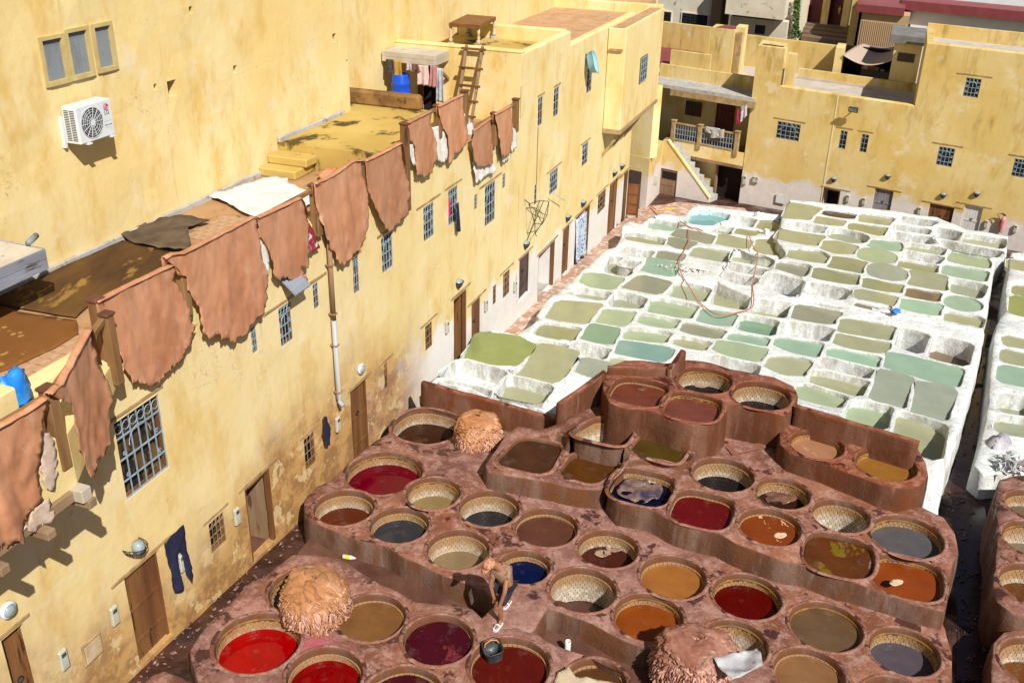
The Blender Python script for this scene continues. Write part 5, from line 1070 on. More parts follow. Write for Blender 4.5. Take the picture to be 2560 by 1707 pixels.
def m_floral_():
    t = NT('floral_rug', .95, .2); v = t.n('ShaderNodeTexVoronoi', Scale=2.6); mp = t.n('ShaderNodeMapping'); t.lk(t.co, mp.inputs[0]); t.lk(mp.outputs[0], v.inputs['Vector'])
    w_ = t.n('ShaderNodeTexVoronoi', Scale=7.); t.lk(t.co, w_.inputs['Vector'])
    fl = t.math('MULTIPLY', t.ramp(v.outputs['Distance'], .40, .30), t.ramp(w_.outputs['Distance'], .42, .34))
    c = t.mix(t.noise(3, 5, .6), (.17, .065, .015), (.24, .10, .025)); c = t.mix(t.math('MULTIPLY', fl, .8), c, (.46, .29, .08)); t.col(c); t.bump(t.noise(50, 4, .6), .4, .01); return t.m
lying('rug', 'dark brown worn rug spread on the roof terrace', 'rug', [(-20, 748), (306, 604), (425, 632), (409, 664), (235, 752), (190, 797), (-20, 760)], 5.885, m_rug, .006)
lying('rug', 'rust brown rug with golden flowers on the roof terrace', 'rug', [(-40, 768), (190, 802), (198, 835), (136, 872), (14, 926), (-60, 950)], 5.885, m_floral_(), .006)
lying('drying_skin', 'crumpled dark grey brown skin drying on the terrace', 'skin', [(303, 597), (330, 578), (400, 555), (450, 543), (470, 547), (523, 560), (470, 575), (480, 620), (465, 634), (410, 628), (345, 617)], 5.90, simple('dark_hide', (.075, .05, .032), (.14, .10, .065), 2.5, .8, .5, 30), .05, .02, .12, 3., 'skins drying on the terrace')
lying('drying_skin', 'bright white skin spread flat on the roof terrace', 'skin', [(517, 492), (560, 480), (613, 466), (655, 452), (690, 444), (720, 452), (719, 460), (760, 478), (800, 500), (700, 560), (610, 538), (570, 512)], 5.90, simple('white_skin', (.74, .75, .76), (.62, .62, .62), 3, .7, .5, 12), .045, .012, .12, 3., 'skins drying on the terrace')
lying('skin_bundle', 'small bundle of tan skins behind the balustrade', 'skin', [(795, 445), (815, 430), (842, 432), (840, 450), (810, 458)], 5.95, m_skin, .09, .03, .06, 9.)
def blob(name, label, cat, c, rx, ry, rz_, mat, amp=.25, seed=0, n=20, m_=12, flat=True, group=None):
    V = []; F = []
    for i in range(m_+1):
        ph = math.pi*i/m_
        for j in range(n):
            th = 2*math.pi*j/n; d = Vector((math.sin(ph)*math.cos(th), math.sin(ph)*math.sin(th), math.cos(ph)))
            k = 1+amp*noise.noise(d*1.8+Vector((seed, 0, 0)))+amp*.6*noise.noise(d*5+Vector((seed, 3, 0))); z = d.z*rz_*k
            V.append((d.x*rx*k, d.y*ry*k, max(z, 0) if flat else z))
    for i in range(m_):
        for j in range(n): F.append((i*n+j, i*n+(j+1) % n, (i+1)*n+(j+1) % n, (i+1)*n+j))
    return tag(obj(name, V, F, mat, None, True, c), label, cat, group)
blob('plastic_bag', 'bright blue plastic bag on the terrace corner at left', 'bag', hz(38, 1000, 5.87), .2, .3, .42, simple('blue_plastic', (.01, .16, .62), (.03, .28, .8), 6, .3, .5, 25), .35, 3)
MB().box(-9, -1.9, -.8, -.2, 5.86, 6.6, .02).build('terrace_pier', m_fac, b1)
# ------------------------------------------------------------ end wall of the tall house: doorway, canopy, ladder, table
def xat(px, py, x):                                                 # pixel -> (y, z) on the plane across the facade frame at x
    P = hpl(px, py, FA.W(x, 0, 0), FA.x); q = FA.loc(P); return q.y, q.z
YW = 4.15
da = xat(1050, 222, XS); dbt = xat(1092, 290, XS)
na = xat(998, 170, XS)
ew = MB(); ew.box(XS-.02, XS+.25, .02, dbt[0], 4.6, 7.36); ew.box(XS-.02, XS+.25, dbt[0], na[0], 6.95, 7.36); ew.box(XS-.02, XS+.25, na[0], YW, 4.6, 7.36); ew.box(XS+.02, XS+.25, da[0], na[0], 4.6, 6.95)
ew.build('end_wall', m_yel, b2)
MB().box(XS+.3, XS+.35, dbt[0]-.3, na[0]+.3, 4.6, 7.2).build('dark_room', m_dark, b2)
MB().box(XS-.04, XS+.1, da[0]-.06, da[0]+.06, 5.3, 6.95).build('door_post', m_wood, b2)
cp = MB(); cp.box(XS-.03, XS+.3, .0, YW, 7.36, 7.44, .03); cp.build('coping', m_yel, b2)
XC = 17.35; c0 = xat(955, 146, XC); c1 = xat(1088, 166, XC); c2 = xat(957, 117, XC)
ce = empty('plank_canopy', FA.W(XC, (c0[0]+c1[0])/2, c1[1]), FA.rz); tag(ce, 'pale plank canopy over the roof doorway with laundry hanging below', 'canopy')
yA, yB = c1[0]-(c0[0]+c1[0])/2, c0[0]-(c0[0]+c1[0])/2; Hc = .30
MB().box(.02, XS-XC-.03, yA+.02, yB-.02, .03, Hc-.01).build('slab', m_canslab, ce)
for i in range(2):
    MB().box(-.012, .018, yA, yB, Hc*i/2+.003, Hc*(i+1)/2-.003, .006).build('plank', m_paleplank, ce); MB().box(.02, XS-XC-.03, yA-.012, yA+.015, Hc*i/2+.003, Hc*(i+1)/2-.003, .006).build('plank', m_paleplank, ce)
MB().bar((.1, yA+.05, .0), (XS-XC-.03, yA+.02, -.55), .08, .08).build('strut', m_oldwood, ce)
def cloth(name, label, cat, W4, mat, fold=.02, seed=0, parent=None, group=None, th=.008):
    """hanging cloth between 4 world corners: top left, top right, bottom right, bottom left"""
    A, B, C, D = [Vector(p) for p in W4]; n, m_ = 10, 12; c = (A+B)/2; nn = (B-A).cross(D-A).normalized(); V = []; F = []
    for j in range(m_+1):
        v = j/m_
        for i in range(n+1):
            u = i/n; p = A.lerp(B, u).lerp(D.lerp(C, u), v)+nn*(fold*(.3+v)*(math.sin(u*11+seed)+noise.noise(Vector((u*4, v*3, seed)))))
            p = p+(B-A)*(.06*noise.noise(Vector((v*3, seed, u))))*v+Vector((0, 0, .05*noise.noise(Vector((u*6, seed, 2)))*v))
            V.append(p-c)
    for j in range(m_):
        for i in range(n): F.append((j*(n+1)+i, j*(n+1)+i+1, (j+1)*(n+1)+i+1, (j+1)*(n+1)+i))
    o = obj(name, V, F, mat, parent, True, c); md = o.modifiers.new('thickness', 'SOLIDIFY'); md.thickness = th
    return tag(o, label, cat, group) if label else o
cm = lambda n_, a, b=None: simple(n_, a, b, 6, .9, .3, 40)
XL = XC-.05
for i, (x0_, x1_, yt, yb, mt, lb) in enumerate([(965, 984, 148, 185, cm('cloth_charcoal', (.06, .05, .05)), 'charcoal garment'), (981, 1003, 150, 212, cm('cloth_mustard', (.42, .26, .05)), 'mustard yellow garment'), (1016, 1028, 158, 178, cm('cloth_lilac', (.5, .4, .42)), 'small lilac cloth'), (1029, 1050, 160, 182, cm('cloth_brown', (.15, .08, .06)), 'brown cloth'), (1045, 1070, 163, 215, cm('cloth_pink', (.62, .47, .45)), 'pale pink shirt'), (1076, 1092, 165, 220, cm('cloth_rose', (.42, .2, .2)), 'rose coloured shirt'), (1092, 1107, 170, 258, cm('cloth_denim', (.28, .36, .45), (.5, .52, .55)), 'pale denim trousers')]):
    q = [xat(x0_, yt, XL), xat(x1_, yt+2, XL), xat(x1_+3, yb, XL), xat(x0_-2, yb-3, XL)]
    cloth('garment', lb+' drying under the pale plank canopy', 'garment', [FA.W(XL, a, b) for a, b in q], mt, .03, i, None, 'laundry under the canopy')
# ladder
lp0 = xat(1168, 300, XS-.75); lp1 = xat(1165, 118, XS-.06); l2 = xat(1182, 300, XS-.75); lt2 = xat(1206, 118, XS-.06)
ld = empty('ladder', FA.o, FA.rz); tag(ld, 'rough wooden ladder leaning on the roof wall', 'ladder')
A0, A1_ = Vector((XS-.75, xat(1140, 285, XS-.75)[0], 5.32)), Vector((XS-.08, xat(1166, 118, XS-.08)[0], 7.45)); B0, B1 = Vector((XS-.75, xat(1178, 285, XS-.75)[0], 5.32)), Vector((XS-.08, xat(1206, 122, XS-.08)[0], 7.45))
for a, b in ((A0, A1_), (B0, B1)): MB().bar(a, b+(b-a)*.02, .075, .075).build('side_rail', m_oldwood, ld)
for t in (.1, .3, .5, .73, .98): 
    p, q = A0.lerp(A1_, t), B0.lerp(B1, t); MB().bar(p+(p-q)*.25-Vector((.05, 0, 0)), q+(q-p)*.25-Vector((.05, 0, 0)), .07, .06).build('rung', m_wood, ld)
bq = FA.hz(1010, 285, 5.32)
bqx, bqy = XS-.75, xat(1011, 270, XS-.75)[0]
br_ = MB(); br_.lathe([(.25, 0), (.28, .06), (.285, .22), (.295, .24), (.285, .26), (.285, .5), (.295, .52), (.28, .55), (.25, .78), (.24, .8), (.22, .8), (.22, .77), (0.01, .77)], n=24, cap0=True)
o = br_.build('barrel', simple('blue_barrel', (.01, .06, .48), (.01, .09, .6), 4, .35, .05), None, True); o.location = FA.W(bqx-.2, bqy, 5.3+.55); tag(o, 'blue plastic barrel by the roof doorway', 'barrel')
MB().box(-.4, .4, -.5, .5, -.56, -.001, .02).build('plinth', m_concrete, b2).location = (bqx-.2, bqy, 5.3+.551)
# roof of the tall house
ZR = 6.95
slab('roof', b2, XS+.25, 23.0, .29, YW, ZR, m_platform); slab('roof', b2, 23.0, 34, .29, YW, 6.6, m_rooftile)
MB().box(23., 23.3, .2, YW-.1, 6.5, 7.4, .04).build('parapet', m_yel, b2)
te = empty('roof_table', FA.W(*FA.hz(1180, 95, 7.05)), FA.rz); tag(te, 'low wooden table with turned legs on the yellow roof', 'table')
tq = [FA.hz(*p, 7.62)-FA.loc(te.location) for p in ((1122, 62), (1198, 68), (1240, 46), (1168, 40))]
tz = .62
tp = MB(); tp.hexa([Vector((q.x, q.y, tz-.12)) for q in tq]+[Vector((q.x, q.y, tz-.05)) for q in tq]); tp.build('apron', m_wood, te)
for i in range(6):
    a0, a1 = i/6+.006, (i+1)/6-.006; e0, e1, e2, e3 = tq[0].lerp(tq[3], a0), tq[1].lerp(tq[2], a0), tq[1].lerp(tq[2], a1), tq[0].lerp(tq[3], a1)
    s = MB(); s.hexa([Vector((q.x, q.y, tz-.048)) for q in (e0, e1, e2, e3)]+[Vector((q.x, q.y, tz)) for q in (e0, e1, e2, e3)]); s.build('plank', simple('table_top', (.15, .06, .02), (.24, .10, .03), 3, .5, .3, 30), te)
ctr = sum(tq, Vector())/4
for q in tq:
    c = q.lerp(ctr, .08); l = MB(); l.lathe([(.035, 0), (.07, .03), (.07, .12), (.035, .15), (.06, .22), (.03, .3), (.055, .38), (.04, .5)], (c.x, c.y, 0), 12, True, True); l.build('leg', simple('turned_leg', (.45, .3, .15), (.6, .5, .38), 8, .7), te, True)
    b_ = MB(); b_.box(c.x-.09, c.x+.09, c.y-.09, c.y+.09, -.12, 0, .02); b_.build('leg_block', m_concrete, te)
# bay on struts
BX0, BX1, BO = 27.85, 34.2, .72
bw = facade_rect((1601, 148), (1613, 195), -BO); bh = MB()
bh.box(BX0, BX1, -BO, -.01, 3.0, 6.85, .03); bh.build('bay', m_fac, b2)
MB().box(BX0-.02, BX1, -BO-.03, -.01, 2.85, 2.999, .01).build('bay_beam', m_lintel, b2)
MB().box(BX0+.1, BX1-.1, -BO+.12, -.15, 6.86, 6.88).build('bay_roof', m_rooftile, b2)
wa = facade_rect((1602, 148), (1613, 196), -BO-.005)
fr2 = MB(); fr2.box(wa[0]-.04, wa[1]+.04, -BO-.02, -BO+.02, wa[2]-.04, wa[3]+.04); w2 = fr2.build('window', m_wood, b2); MB().box(wa[0], wa[1], -BO-.03, -BO-.021, wa[2], wa[3]).build('pane', m_pane, w2)
g = MB()
for i in range(4): x = wa[0]+(wa[1]-wa[0])*i/3; g.box(x-.012, x+.012, -BO-.06, -BO-.035, wa[2], wa[3])
for i in range(5): z = wa[2]+(wa[3]-wa[2])*i/4; g.box(wa[0], wa[1], -BO-.062, -BO-.033, z-.012, z+.012)
g.build('grille', m_iron, w2)
for x in (BX0+.25, BX0+2., BX0+3.8): MB().bar((x, -BO+.05, 2.87), (x-.05, -.02, 1.9), .1, .1).build('strut', m_lintel, b2)
MB().box(BX0-.09, BX0-.005, -BO+.1, -.1, 6.02, 6.1).build('ledge', m_lintel, b2)
# low buildings glimpsed over the roofs at the top
xr = FA.hz(1300, 40, 6.7)
rb = empty('yellow_building', FA.o, FA.rz); tag(rb, 'yellow wall with a pilaster above the red tiled roof at top', 'building')
yE = xat(1652, 60, 34)[0]; yF = xat(1640, 10, 40)[0]; MB().box(34, 34.3, yE, 5, 5, 7.0, .03).build('parapet', m_yel, rb); MB().box(40, 40.4, yF, 6, 4, 14).build('wall', m_yel, rb); MB().box(36.5, 37.5, 2.9, 4.1, 6, 14, .03).build('pilaster', m_yel, rb)
slab('roof', rb, 34.3, 40, max(yE, yF), 4.1, 6.5, m_rooftile)
pl_ = MB(); pl_.box(39.9, 39.98, yF+.9, yF+1.7, 7.6, 7.72, .01); pl_.build('lintel', m_lintel, rb)
# ============================================================ buildings across the back
SKX = -.277                                                         # side walls run parallel to the long facade
def bk_empty(label, name='ochre_building', cat='building'):
    e = empty(name, BK.o, BK.rz); return tag(e, label, cat)
def skbox(name, parent, x0, x1, y0, y1, z0, z1, mat):
    a, b = SKX*y0, SKX*y1
    return MB().hexa([(x0+a, y0, z0), (x1+a, y0, z0), (x1+b, y1, z0), (x0+b, y1, z0), (x0+a, y0, z1), (x1+a, y0, z1), (x1+b, y1, z1), (x0+b, y1, z1)]).build(name, mat, parent)
def bkr(TL, BR, y=0.):
    a = BK.at(*TL, y); b = BK.at(*BR, y); return a[0], b[0], b[1], a[1]
def pxbox(name, parent, L, Rr, T, B, y, dep, mat, base=None):
    """box whose front shows between pixel columns L..Rr and rows T..B (T, B measured at the middle column)"""
    mx, my = (L+Rr)/2, (T+B)/2; x0 = BK.at(L, my, y)[0]-SKX*y; x1 = BK.at(Rr, my, y)[0]-SKX*y; z1 = BK.at(mx, T, y)[1]; z0 = BK.at(mx, B, y)[1] if base is None else base
    return skbox(name, parent, x0, x1, y, y+dep, z0, z1, mat), (x0+SKX*y, x1+SKX*y, z0, z1)
XLb = (BK.at(1884, 215)[0]+BK.at(1843, 525)[0])/2; XG = (BK.at(2093, 245)[0]+BK.at(2055, 500)[0])/2; XT = (BK.at(2318, 112)[0]+BK.at(2287, 262)[0])/2
XCOL = BK.at(1957, 170)[0]; ZCOL = BK.at(1925, 118)[1]; ZLOW = 3.2; ZTOW = 5.85; XE = 4.
bb1 = bk_empty('ochre block with a tall chimney-like pier beside the covered gallery'); bb2 = bk_empty('ochre house with a raised tower and four low doors at the back')
H1, H2 = [], []
BW = [((1944, 303), (1996, 355), 5, .22), ((2102, 326), (2112, 374), 2, .22), ((2155, 335), (2165, 383), 2, .18), ((2348, 366), (2378, 419), 4, .3), ((2416, 194), (2444, 246), 4, .4), ((2537, 396), (2566, 447), 4, .25)]
for k, (TL, BR, nv, lt) in enumerate(BW):
    a, b, c, d = bkr(TL, BR); p = bb1 if b < XG else bb2; (H1 if p is bb1 else H2).append((a, b, c, d, .16))
    window(p, a, b, c, d, .16, nv, 4, .05, None, None, lt, True, None, arch=nv > 3, lz=.1)
m_dgrey = simple('grey_plank_door', (.30, .28, .30), (.18, .16, .17), 2.5, .8, .5, 30, (1, 1, .15), c3=(.07, .06, .06)); m_dwhite = simple('white_plank_door', (.74, .72, .72), (.62, .58, .57), 3, .7, .4, 30, (1, 1, .15), c3=(.35, .3, .28), lo=.68)
for TL, BR, n, mt in (((2058, 469), (2094, 523), 0, None), ((2188, 471), (2224, 532), 6, m_dgrey), ((2325, 509), (2376, 565), 7, None), ((2412, 512), (2444, 579), 6, m_dwhite)):
    a, b, c, d = bkr(TL, BR); c -= .5; H2.append((a, b, c, d, .14 if n else .8))
    if n: plank_door(bb2, a, b, c, d, .11, n, mt, lint=.35)
    else:
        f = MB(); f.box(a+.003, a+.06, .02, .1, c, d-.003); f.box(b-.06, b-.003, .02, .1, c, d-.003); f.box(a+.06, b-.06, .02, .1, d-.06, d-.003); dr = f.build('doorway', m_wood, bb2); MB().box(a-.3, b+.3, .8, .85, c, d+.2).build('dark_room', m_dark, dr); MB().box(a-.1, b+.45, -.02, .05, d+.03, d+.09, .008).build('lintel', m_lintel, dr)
wall_mesh('wall', bb1, XLb, XG-.006, -4., [(XCOL, ZCOL), (XG-.006, ZLOW)], H1, m_ybk, .55, .012, .3, 0., 21)
wall_mesh('wall', bb2, XG+.006, XE, -4., [(XT, ZLOW), (XE, ZTOW)], H2, m_ybk, .55, .012, .3, 0., 25)
MB().box(XG-.03, XG+.03, -.02, .0, -3.5, ZLOW+.04, .012).build('joint_strip', simple('pale_joint', (.72, .60, .36), None, 4, .8, .2), bb1)
xc2 = BK.at(1990, 180, .3)[0]
skbox('chimney', bb1, XLb+.02, XCOL-.02, .29, 1.4, 2, ZCOL+.04, m_ybk); skbox('side_pier', bb1, XCOL+.12, XCOL+.55, .3, .8, 2.6, ZCOL-.25, m_ybk); MB().box(XLb+.15, XCOL-.15, .05, .28, ZCOL+.056, ZCOL+.062).build('chimney_mouth', m_dark, bb1)
# low roof between the pier and the tower
dR = max(2.2, BK.hz(2146, 192, ZLOW).y); print('low roof depth', dR)
m_lowroof = simple('pale_roof', (.60, .54, .47), (.48, .42, .36), 1.6, .9, .4, 20, c3=(.36, .29, .22), lo=.6)
skbox('roof', bb1, XCOL, XG, .3, dR, 2.3, ZLOW-.5, m_lowroof); skbox('roof', bb2, XG, XT, .3, dR, 2.3, ZLOW-.501, m_lowroof)
skbox('back_parapet', bb1, XCOL+.3, XG, dR, dR+.25, 1.5, ZLOW, m_ybk); skbox('back_parapet', bb2, XG, XT+.1, dR, dR+.25, 1.5, ZLOW, m_ybk)
skbox('roof_kerb', bb1, XCOL+.3, XG, dR-.06, dR-.003, 2.4, ZLOW-.38, m_lowroof); skbox('roof_kerb', bb2, XG, XT, dR-.06, dR-.003, 2.4, ZLOW-.38, m_lowroof)
# tower
TD = 4.2
skbox('tower_side', bb2, XT-.004, XT+.28, .02, TD, 1.5, ZTOW+.02, m_ybk); skbox('tower_back', bb2, XT, XE, TD, TD+.28, 2, ZTOW+.25, m_ybk); skbox('tower_roof', bb2, XT+.28, XE, .3, TD, 4.5, ZTOW-.32, m_lowroof)
# fittings on the back wall
def wall_lamp(label, fr, px, py, s=1.):
    a = fr.at(px, py, -.1); e = empty('wall_lamp', fr.W(a[0], -.01, a[1]), fr.rz); tag(e, label, 'lamp', 'half-round wall lamps'); b = MB()
    R1 = .13*s
    for lst in [[(R1*math.cos(t)*c_, -R1*math.sin(t)*c_*1.1-.005, zz) for t in [math.pi*k/10 for k in range(11)]] for c_, zz in ((.15, -.16*s), (.55, -.12*s), (.85, -.05*s), (1., .03*s))]: b.v += lst
    for r_ in range(3):
        for k in range(10): b.f.append((r_*11+k, r_*11+k+1, (r_+1)*11+k+1, (r_+1)*11+k))
    b.f.append(tuple(range(10, -1, -1))); b.build('shade', m_lampm, e, True)
    c = MB(); c.add([(R1*.9*math.cos(t)*q, -R1*.9*math.sin(t)*q*1.1-.006, .03*s+zz) for q, zz in ((1, .0), (.75, .05*s), (.3, .08*s)) for t in [math.pi*k/10 for k in range(11)]], [(r_*11+k, r_*11+k+1, (r_+1)*11+k+1, (r_+1)*11+k) for r_ in range(2) for k in range(10)]); c.build('glass', m_lampg, e, True)
    MB().tube([(-R1, -.008, .035*s)]+[(R1*math.cos(math.pi-t), -R1*1.1*math.sin(t)-.008, .035*s) for t in [math.pi*k/10 for k in range(1, 10)]]+[(R1, -.008, .035*s)], .014*s, 5).build('rim', m_lampm, e)
m_lampm = simple('lamp_iron', (.035, .045, .05), (.06, .075, .08), 6, .45, .1); m_lampg = simple('lamp_glass', (.34, .40, .42), (.22, .27, .29), 4, .15, .02)
wall_lamp('half-round lamp above the dark open doorway at the back', BK, 2083, 449); wall_lamp('half-round lamp above the grey plank door', BK, 2218, 442); wall_lamp('half-round lamp above the brown double door at the back', BK, 2357, 489); wall_lamp('half-round lamp above the white plank door', BK, 2441, 486)
m_meter = simple('meter_plastic', (.54, .55, .47), (.40, .38, .28), 3, .5, .05); m_meterwin = simple('meter_window', (.06, .07, .07), None, 4, .2, 0)
def meter(label, fr, px, py, w_=.14, h_=.34, n=1, dep=.1):
    a = fr.at(px, py, -dep); e = empty('meter_box', fr.W(a[0], -.01, a[1]-h_/2), fr.rz); tag(e, label, 'meter box', 'meter boxes on the walls')
    for i in range(n):
        o_ = (i-(n-1)/2)*(w_+.01); MB().box(o_-w_/2, o_+w_/2, -dep, 0, 0, h_, .015).build('case', m_meter, e); MB().box(o_-w_*.3, o_+w_*.3, -dep-.004, -dep+.004, h_*.68, h_*.88, .003).build('window', m_meterwin, e)
meter('single grey meter box right of the dark doorway', BK, 2119, 497); meter('grey meter box left of the grey plank door', BK, 2159, 504); meter('grey meter box left of the brown double door', BK, 2298, 528); meter('grey meter box between white door and fire extinguisher', BK, 2465, 561); meter('grey meter box at the far right of the back wall', BK, 2538, 573); meter('tall meter box beside the dark passage under the gallery', BK, 1861, 451, .17, .46); meter('pair of small meter boxes on the ochre block', BK, 1888, 450, .14, .3, 2)
a = BK.at(1950, 499, -.05); e = empty('hatch_box', BK.W(a[0], -.01, a[1]-.22), BK.rz); tag(e, 'square white hatch box low on the ochre block', 'hatch'); MB().box(-.24, .24, -.06, 0, 0, .44, .012).build('case', m_meter, e); MB().box(-.20, .20, -.075, -.061, .04, .40, .008).build('lid', m_acw, e)
a = BK.at(2133, 275, -.4); e = empty('floodlight', BK.W(a[0], 0, a[1]), BK.rz); tag(e, 'dark floodlight on an arm above the two slit windows', 'floodlight'); q = MB(); q.hexa([(-.2, -.42, -.1), (.2, -.42, -.1), (.2, -.3, -.14), (-.2, -.3, -.14), (-.2, -.5, .1), (.2, -.5, .1), (.2, -.36, .12), (-.2, -.36, .12)]); q.build('housing', m_black, e); q = MB(); q.hexa([(-.17, -.437, -.08), (.17, -.437, -.08), (.17, -.43, -.08), (-.17, -.43, -.08), (-.17, -.507, .085), (.17, -.507, .085), (.17, -.49, .085), (-.17, -.49, .085)]); q.build('glass', m_lampg, e); MB().bar((0, -.36, 0), (0, -.01, .02), .04, .04).build('arm', m_black, e)
for i in range(3): MB().box(-.2, .2, -.335+i*.0, -.30, -.08+i*.06, -.06+i*.06).build('cooling_fin', m_black, e)
a = BK.at(2507, 558, -.15); e = empty('fire_extinguisher', BK.W(a[0], -.16, a[1]-.4), BK.rz); tag(e, 'faded pink red fire extinguisher hanging on the back wall', 'fire extinguisher')
m_ext = simple('faded_red', (.60, .13, .16), (.72, .42, .42), 3, .4, .1); q = MB(); q.lathe([(.085, 0), (.1, .03), (.1, .56), (.075, .64), (.035, .68), (.035, .72)], n=18, cap0=True, cap1=True); q.build('cylinder', m_ext, e, True); q = MB(); q.box(-.05, .05, -.03, .03, .72, .78, .01); q.bar((0, 0, .78), (-.12, -.03, .84), .025, .03); q.build('valve', m_black, e); MB().tube([(-.02, 0, .76), (-.2, -.02, .8), (-.3, -.01, .72), (-.22, 0, .66), (-.11, -.01, .5), (-.1, -.01, .2)], .016, 6).build('hose', m_black, e); MB().box(-.03, .03, .08, .155, .3, .36).build('bracket', m_black, e)
# ------------------------------------------------------------ covered gallery with stair
ga = bk_empty('two-storey gallery with a wooden balcony and outside stair in the corner', 'gallery_house')
GD = 2.0
gxL = BK.at(1676, 300, 0)[0]; gxR = XLb
zF1 = BK.at(1770, 237, -.1)[1]; zbal = BK.at(1770, 385, 0)[1]; zrail = BK.at(1770, 322, 0)[1]; zflo = zbal+.12
print('gallery', gxL, gxR, zF1, zbal, zrail)
gxl2 = gxL-3.2
skbox('back_wall', ga, gxl2-1, gxR+.3, GD, GD+.3, -4, zF1, m_ybk)
skbox('roof', ga, gxl2-1, gxR+.2, -.12, GD+.4, zF1, zF1+.16, m_concrete)
for nm, y_, mt, z0_, z1_ in (('fascia_beam', -.16, m_lintel, zF1-.3, zF1-.002),): skbox(nm, ga, gxL, gxR+.25, y_, y_+.12, z0_, z1_, mt)
skbox('fascia_beam', ga, gxL-.1, gxL, -.2, 1.9, zF1-.3, zF1-.003, m_lintel)
skbox('floor', ga, gxL-.4, gxR-.02, -.05, GD, zbal-.08, zflo, m_lintel); skbox('balcony_face', ga, gxL, gxR-.02, -.1, -.051, zbal-.25, zflo+.28, m_yel); skbox('floor_beam', ga, gxL, gxR-.02, -.13, -.02, zbal-.4, zbal-.252, m_oldwood)
for px in (1683, 1750, 1845):
    x = BK.at(px, 330, -.1)[0]; MB().box(x-.1, x+.1, -.18, .02, zflo+.05, zrail+.12, .012).build('baluster_post', m_lintel, ga); MB().box(x-.13, x+.13, -.21, .05, zrail+.12, zrail+.17, .012).build('post_cap', m_lintel, ga)
x0_ = BK.at(1683, 330, -.1)[0]; x1_ = BK.at(1750, 330, -.1)[0]; x2_ = BK.at(1845, 330, -.1)[0]
for a, b in ((x0_+.1, x1_-.1), (x1_+.1, x2_-.1)):
    MB().box(a, b, -.13, -.05, zrail-.02, zrail+.06, .01).build('handrail', m_lintel, ga); MB().box(a, b, -.13, -.05, zflo+.28, zflo+.36, .01).build('bottom_rail', m_lintel, ga); g = MB(); n_ = int((b-a)/.14); z0_, z1_ = zflo+.36, zrail-.02
    for i in range(n_+1): x = a+(b-a)*i/n_; g.box(x-.012, x+.012, -.10, -.08, z0_, z1_)
    for j in range(4): z = z0_+(z1_-z0_)*j/3; g.box(a, b, -.105, -.075, z-.012, z+.012)
    g.build('lattice', m_iron, ga)
# inside the gallery
def bkin(TL, BR, y): return bkr(TL, BR, y)
a, b, c, d = bkin((1718, 252), (1752, 292), GD); f = MB(); f.box(a, b, GD-.05, GD-.001, c, d); w_ = f.build('window', m_wood, ga); g = MB()
for i in range(6): x = a+(b-a)*i/5; g.box(x-.012, x+.012, GD-.09, GD-.06, c, d)
for i in range(6): z = c+(d-c)*i/5; g.box(a, b, GD-.092, GD-.058, z-.012, z+.012)
g.build('grille', m_black, w_)
a, b, c, d = bkin((1795, 258), (1832, 330), GD); plank_door(ga, a, b, c, d, GD-.06, 4, simple('dark_red_door', (.13, .03, .02), (.09, .02, .015), 3, .6), lint=None, knob=False)
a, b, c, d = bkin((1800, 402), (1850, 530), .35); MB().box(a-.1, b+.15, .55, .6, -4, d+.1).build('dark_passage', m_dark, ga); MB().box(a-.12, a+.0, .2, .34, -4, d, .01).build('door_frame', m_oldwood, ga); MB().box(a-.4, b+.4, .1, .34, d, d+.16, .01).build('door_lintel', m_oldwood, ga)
MB().box(gxL-.4, a-.12, .36, .6, -4, zbal-.09).build('lower_wall', m_yel, ga)
# stair rising to the left behind its side wall
SY = -1.05
s0 = BK.at(1773, 497, SY); s1 = BK.at(1671, 352, SY); sb = -3.3
sx0, sx1, sz0, sz1 = s0[0], s1[0], s0[1], s1[1]
dd = bkr((1652, 420), (1686, 516), SY)
st = MB(); xl3 = BK.at(1652, 430, SY)[0]-.02
st.hexa([(xl3, SY, sb), (sx0, SY, sb), (sx0, SY+.14, sb), (xl3, SY+.14, sb), (xl3, SY, dd[2]), (sx0, SY, dd[2]), (sx0, SY+.14, dd[2]), (xl3, SY+.14, dd[2])]) if False else None
V = [(xl3, sb), (dd[0], sb), (dd[0], dd[3]), (dd[1], dd[3]), (dd[1], sb), (sx0, sb), (sx0, sz0), (sx1, sz1), (xl3, sz1)]
st.add([(x, SY, z) for x, z in V]+[(x, SY+.14, z) for x, z in V], [tuple(range(9)), tuple(range(17, 8, -1))]+[(i, (i+1) % 9, 9+(i+1) % 9, 9+i) for i in range(9)])
sw = st.build('stair_wall', m_ybk, ga)
bm = bmesh.new(); bm.from_mesh(sw.data); bmesh.ops.triangulate(bm, faces=[f_ for f_ in bm.faces if len(f_.verts) > 4]); bm.to_mesh(sw.data); bm.free()
MB().bar((sx0+.02, SY+.06, sz0+.03), (sx1-.02, SY+.06, sz1+.03), .2, .06).build('stair_coping', m_yel, ga)
n_ = 9
for i in range(n_):
    t = (i+.5)/n_; x = sx0+(sx1-sx0)*t; z = sz0+(sz1-sz0)*t-.1; h_ = abs(sx1-sx0)/n_; MB().box(x-h_*.5, x+h_*.62, SY+.15, -.14, sb, z, .015).build('step', m_concrete, ga)
plank_door(ga, *dd[:2], dd[2], dd[3]-.05, SY+.09, 4, m_oldwood, lint=None, y0=SY, knob=False); MB().box(dd[0]+.1, dd[1]-.1, SY+.05, SY+.07, dd[3]-.5, dd[3]-.15).build('door_grille', m_dark, ga)
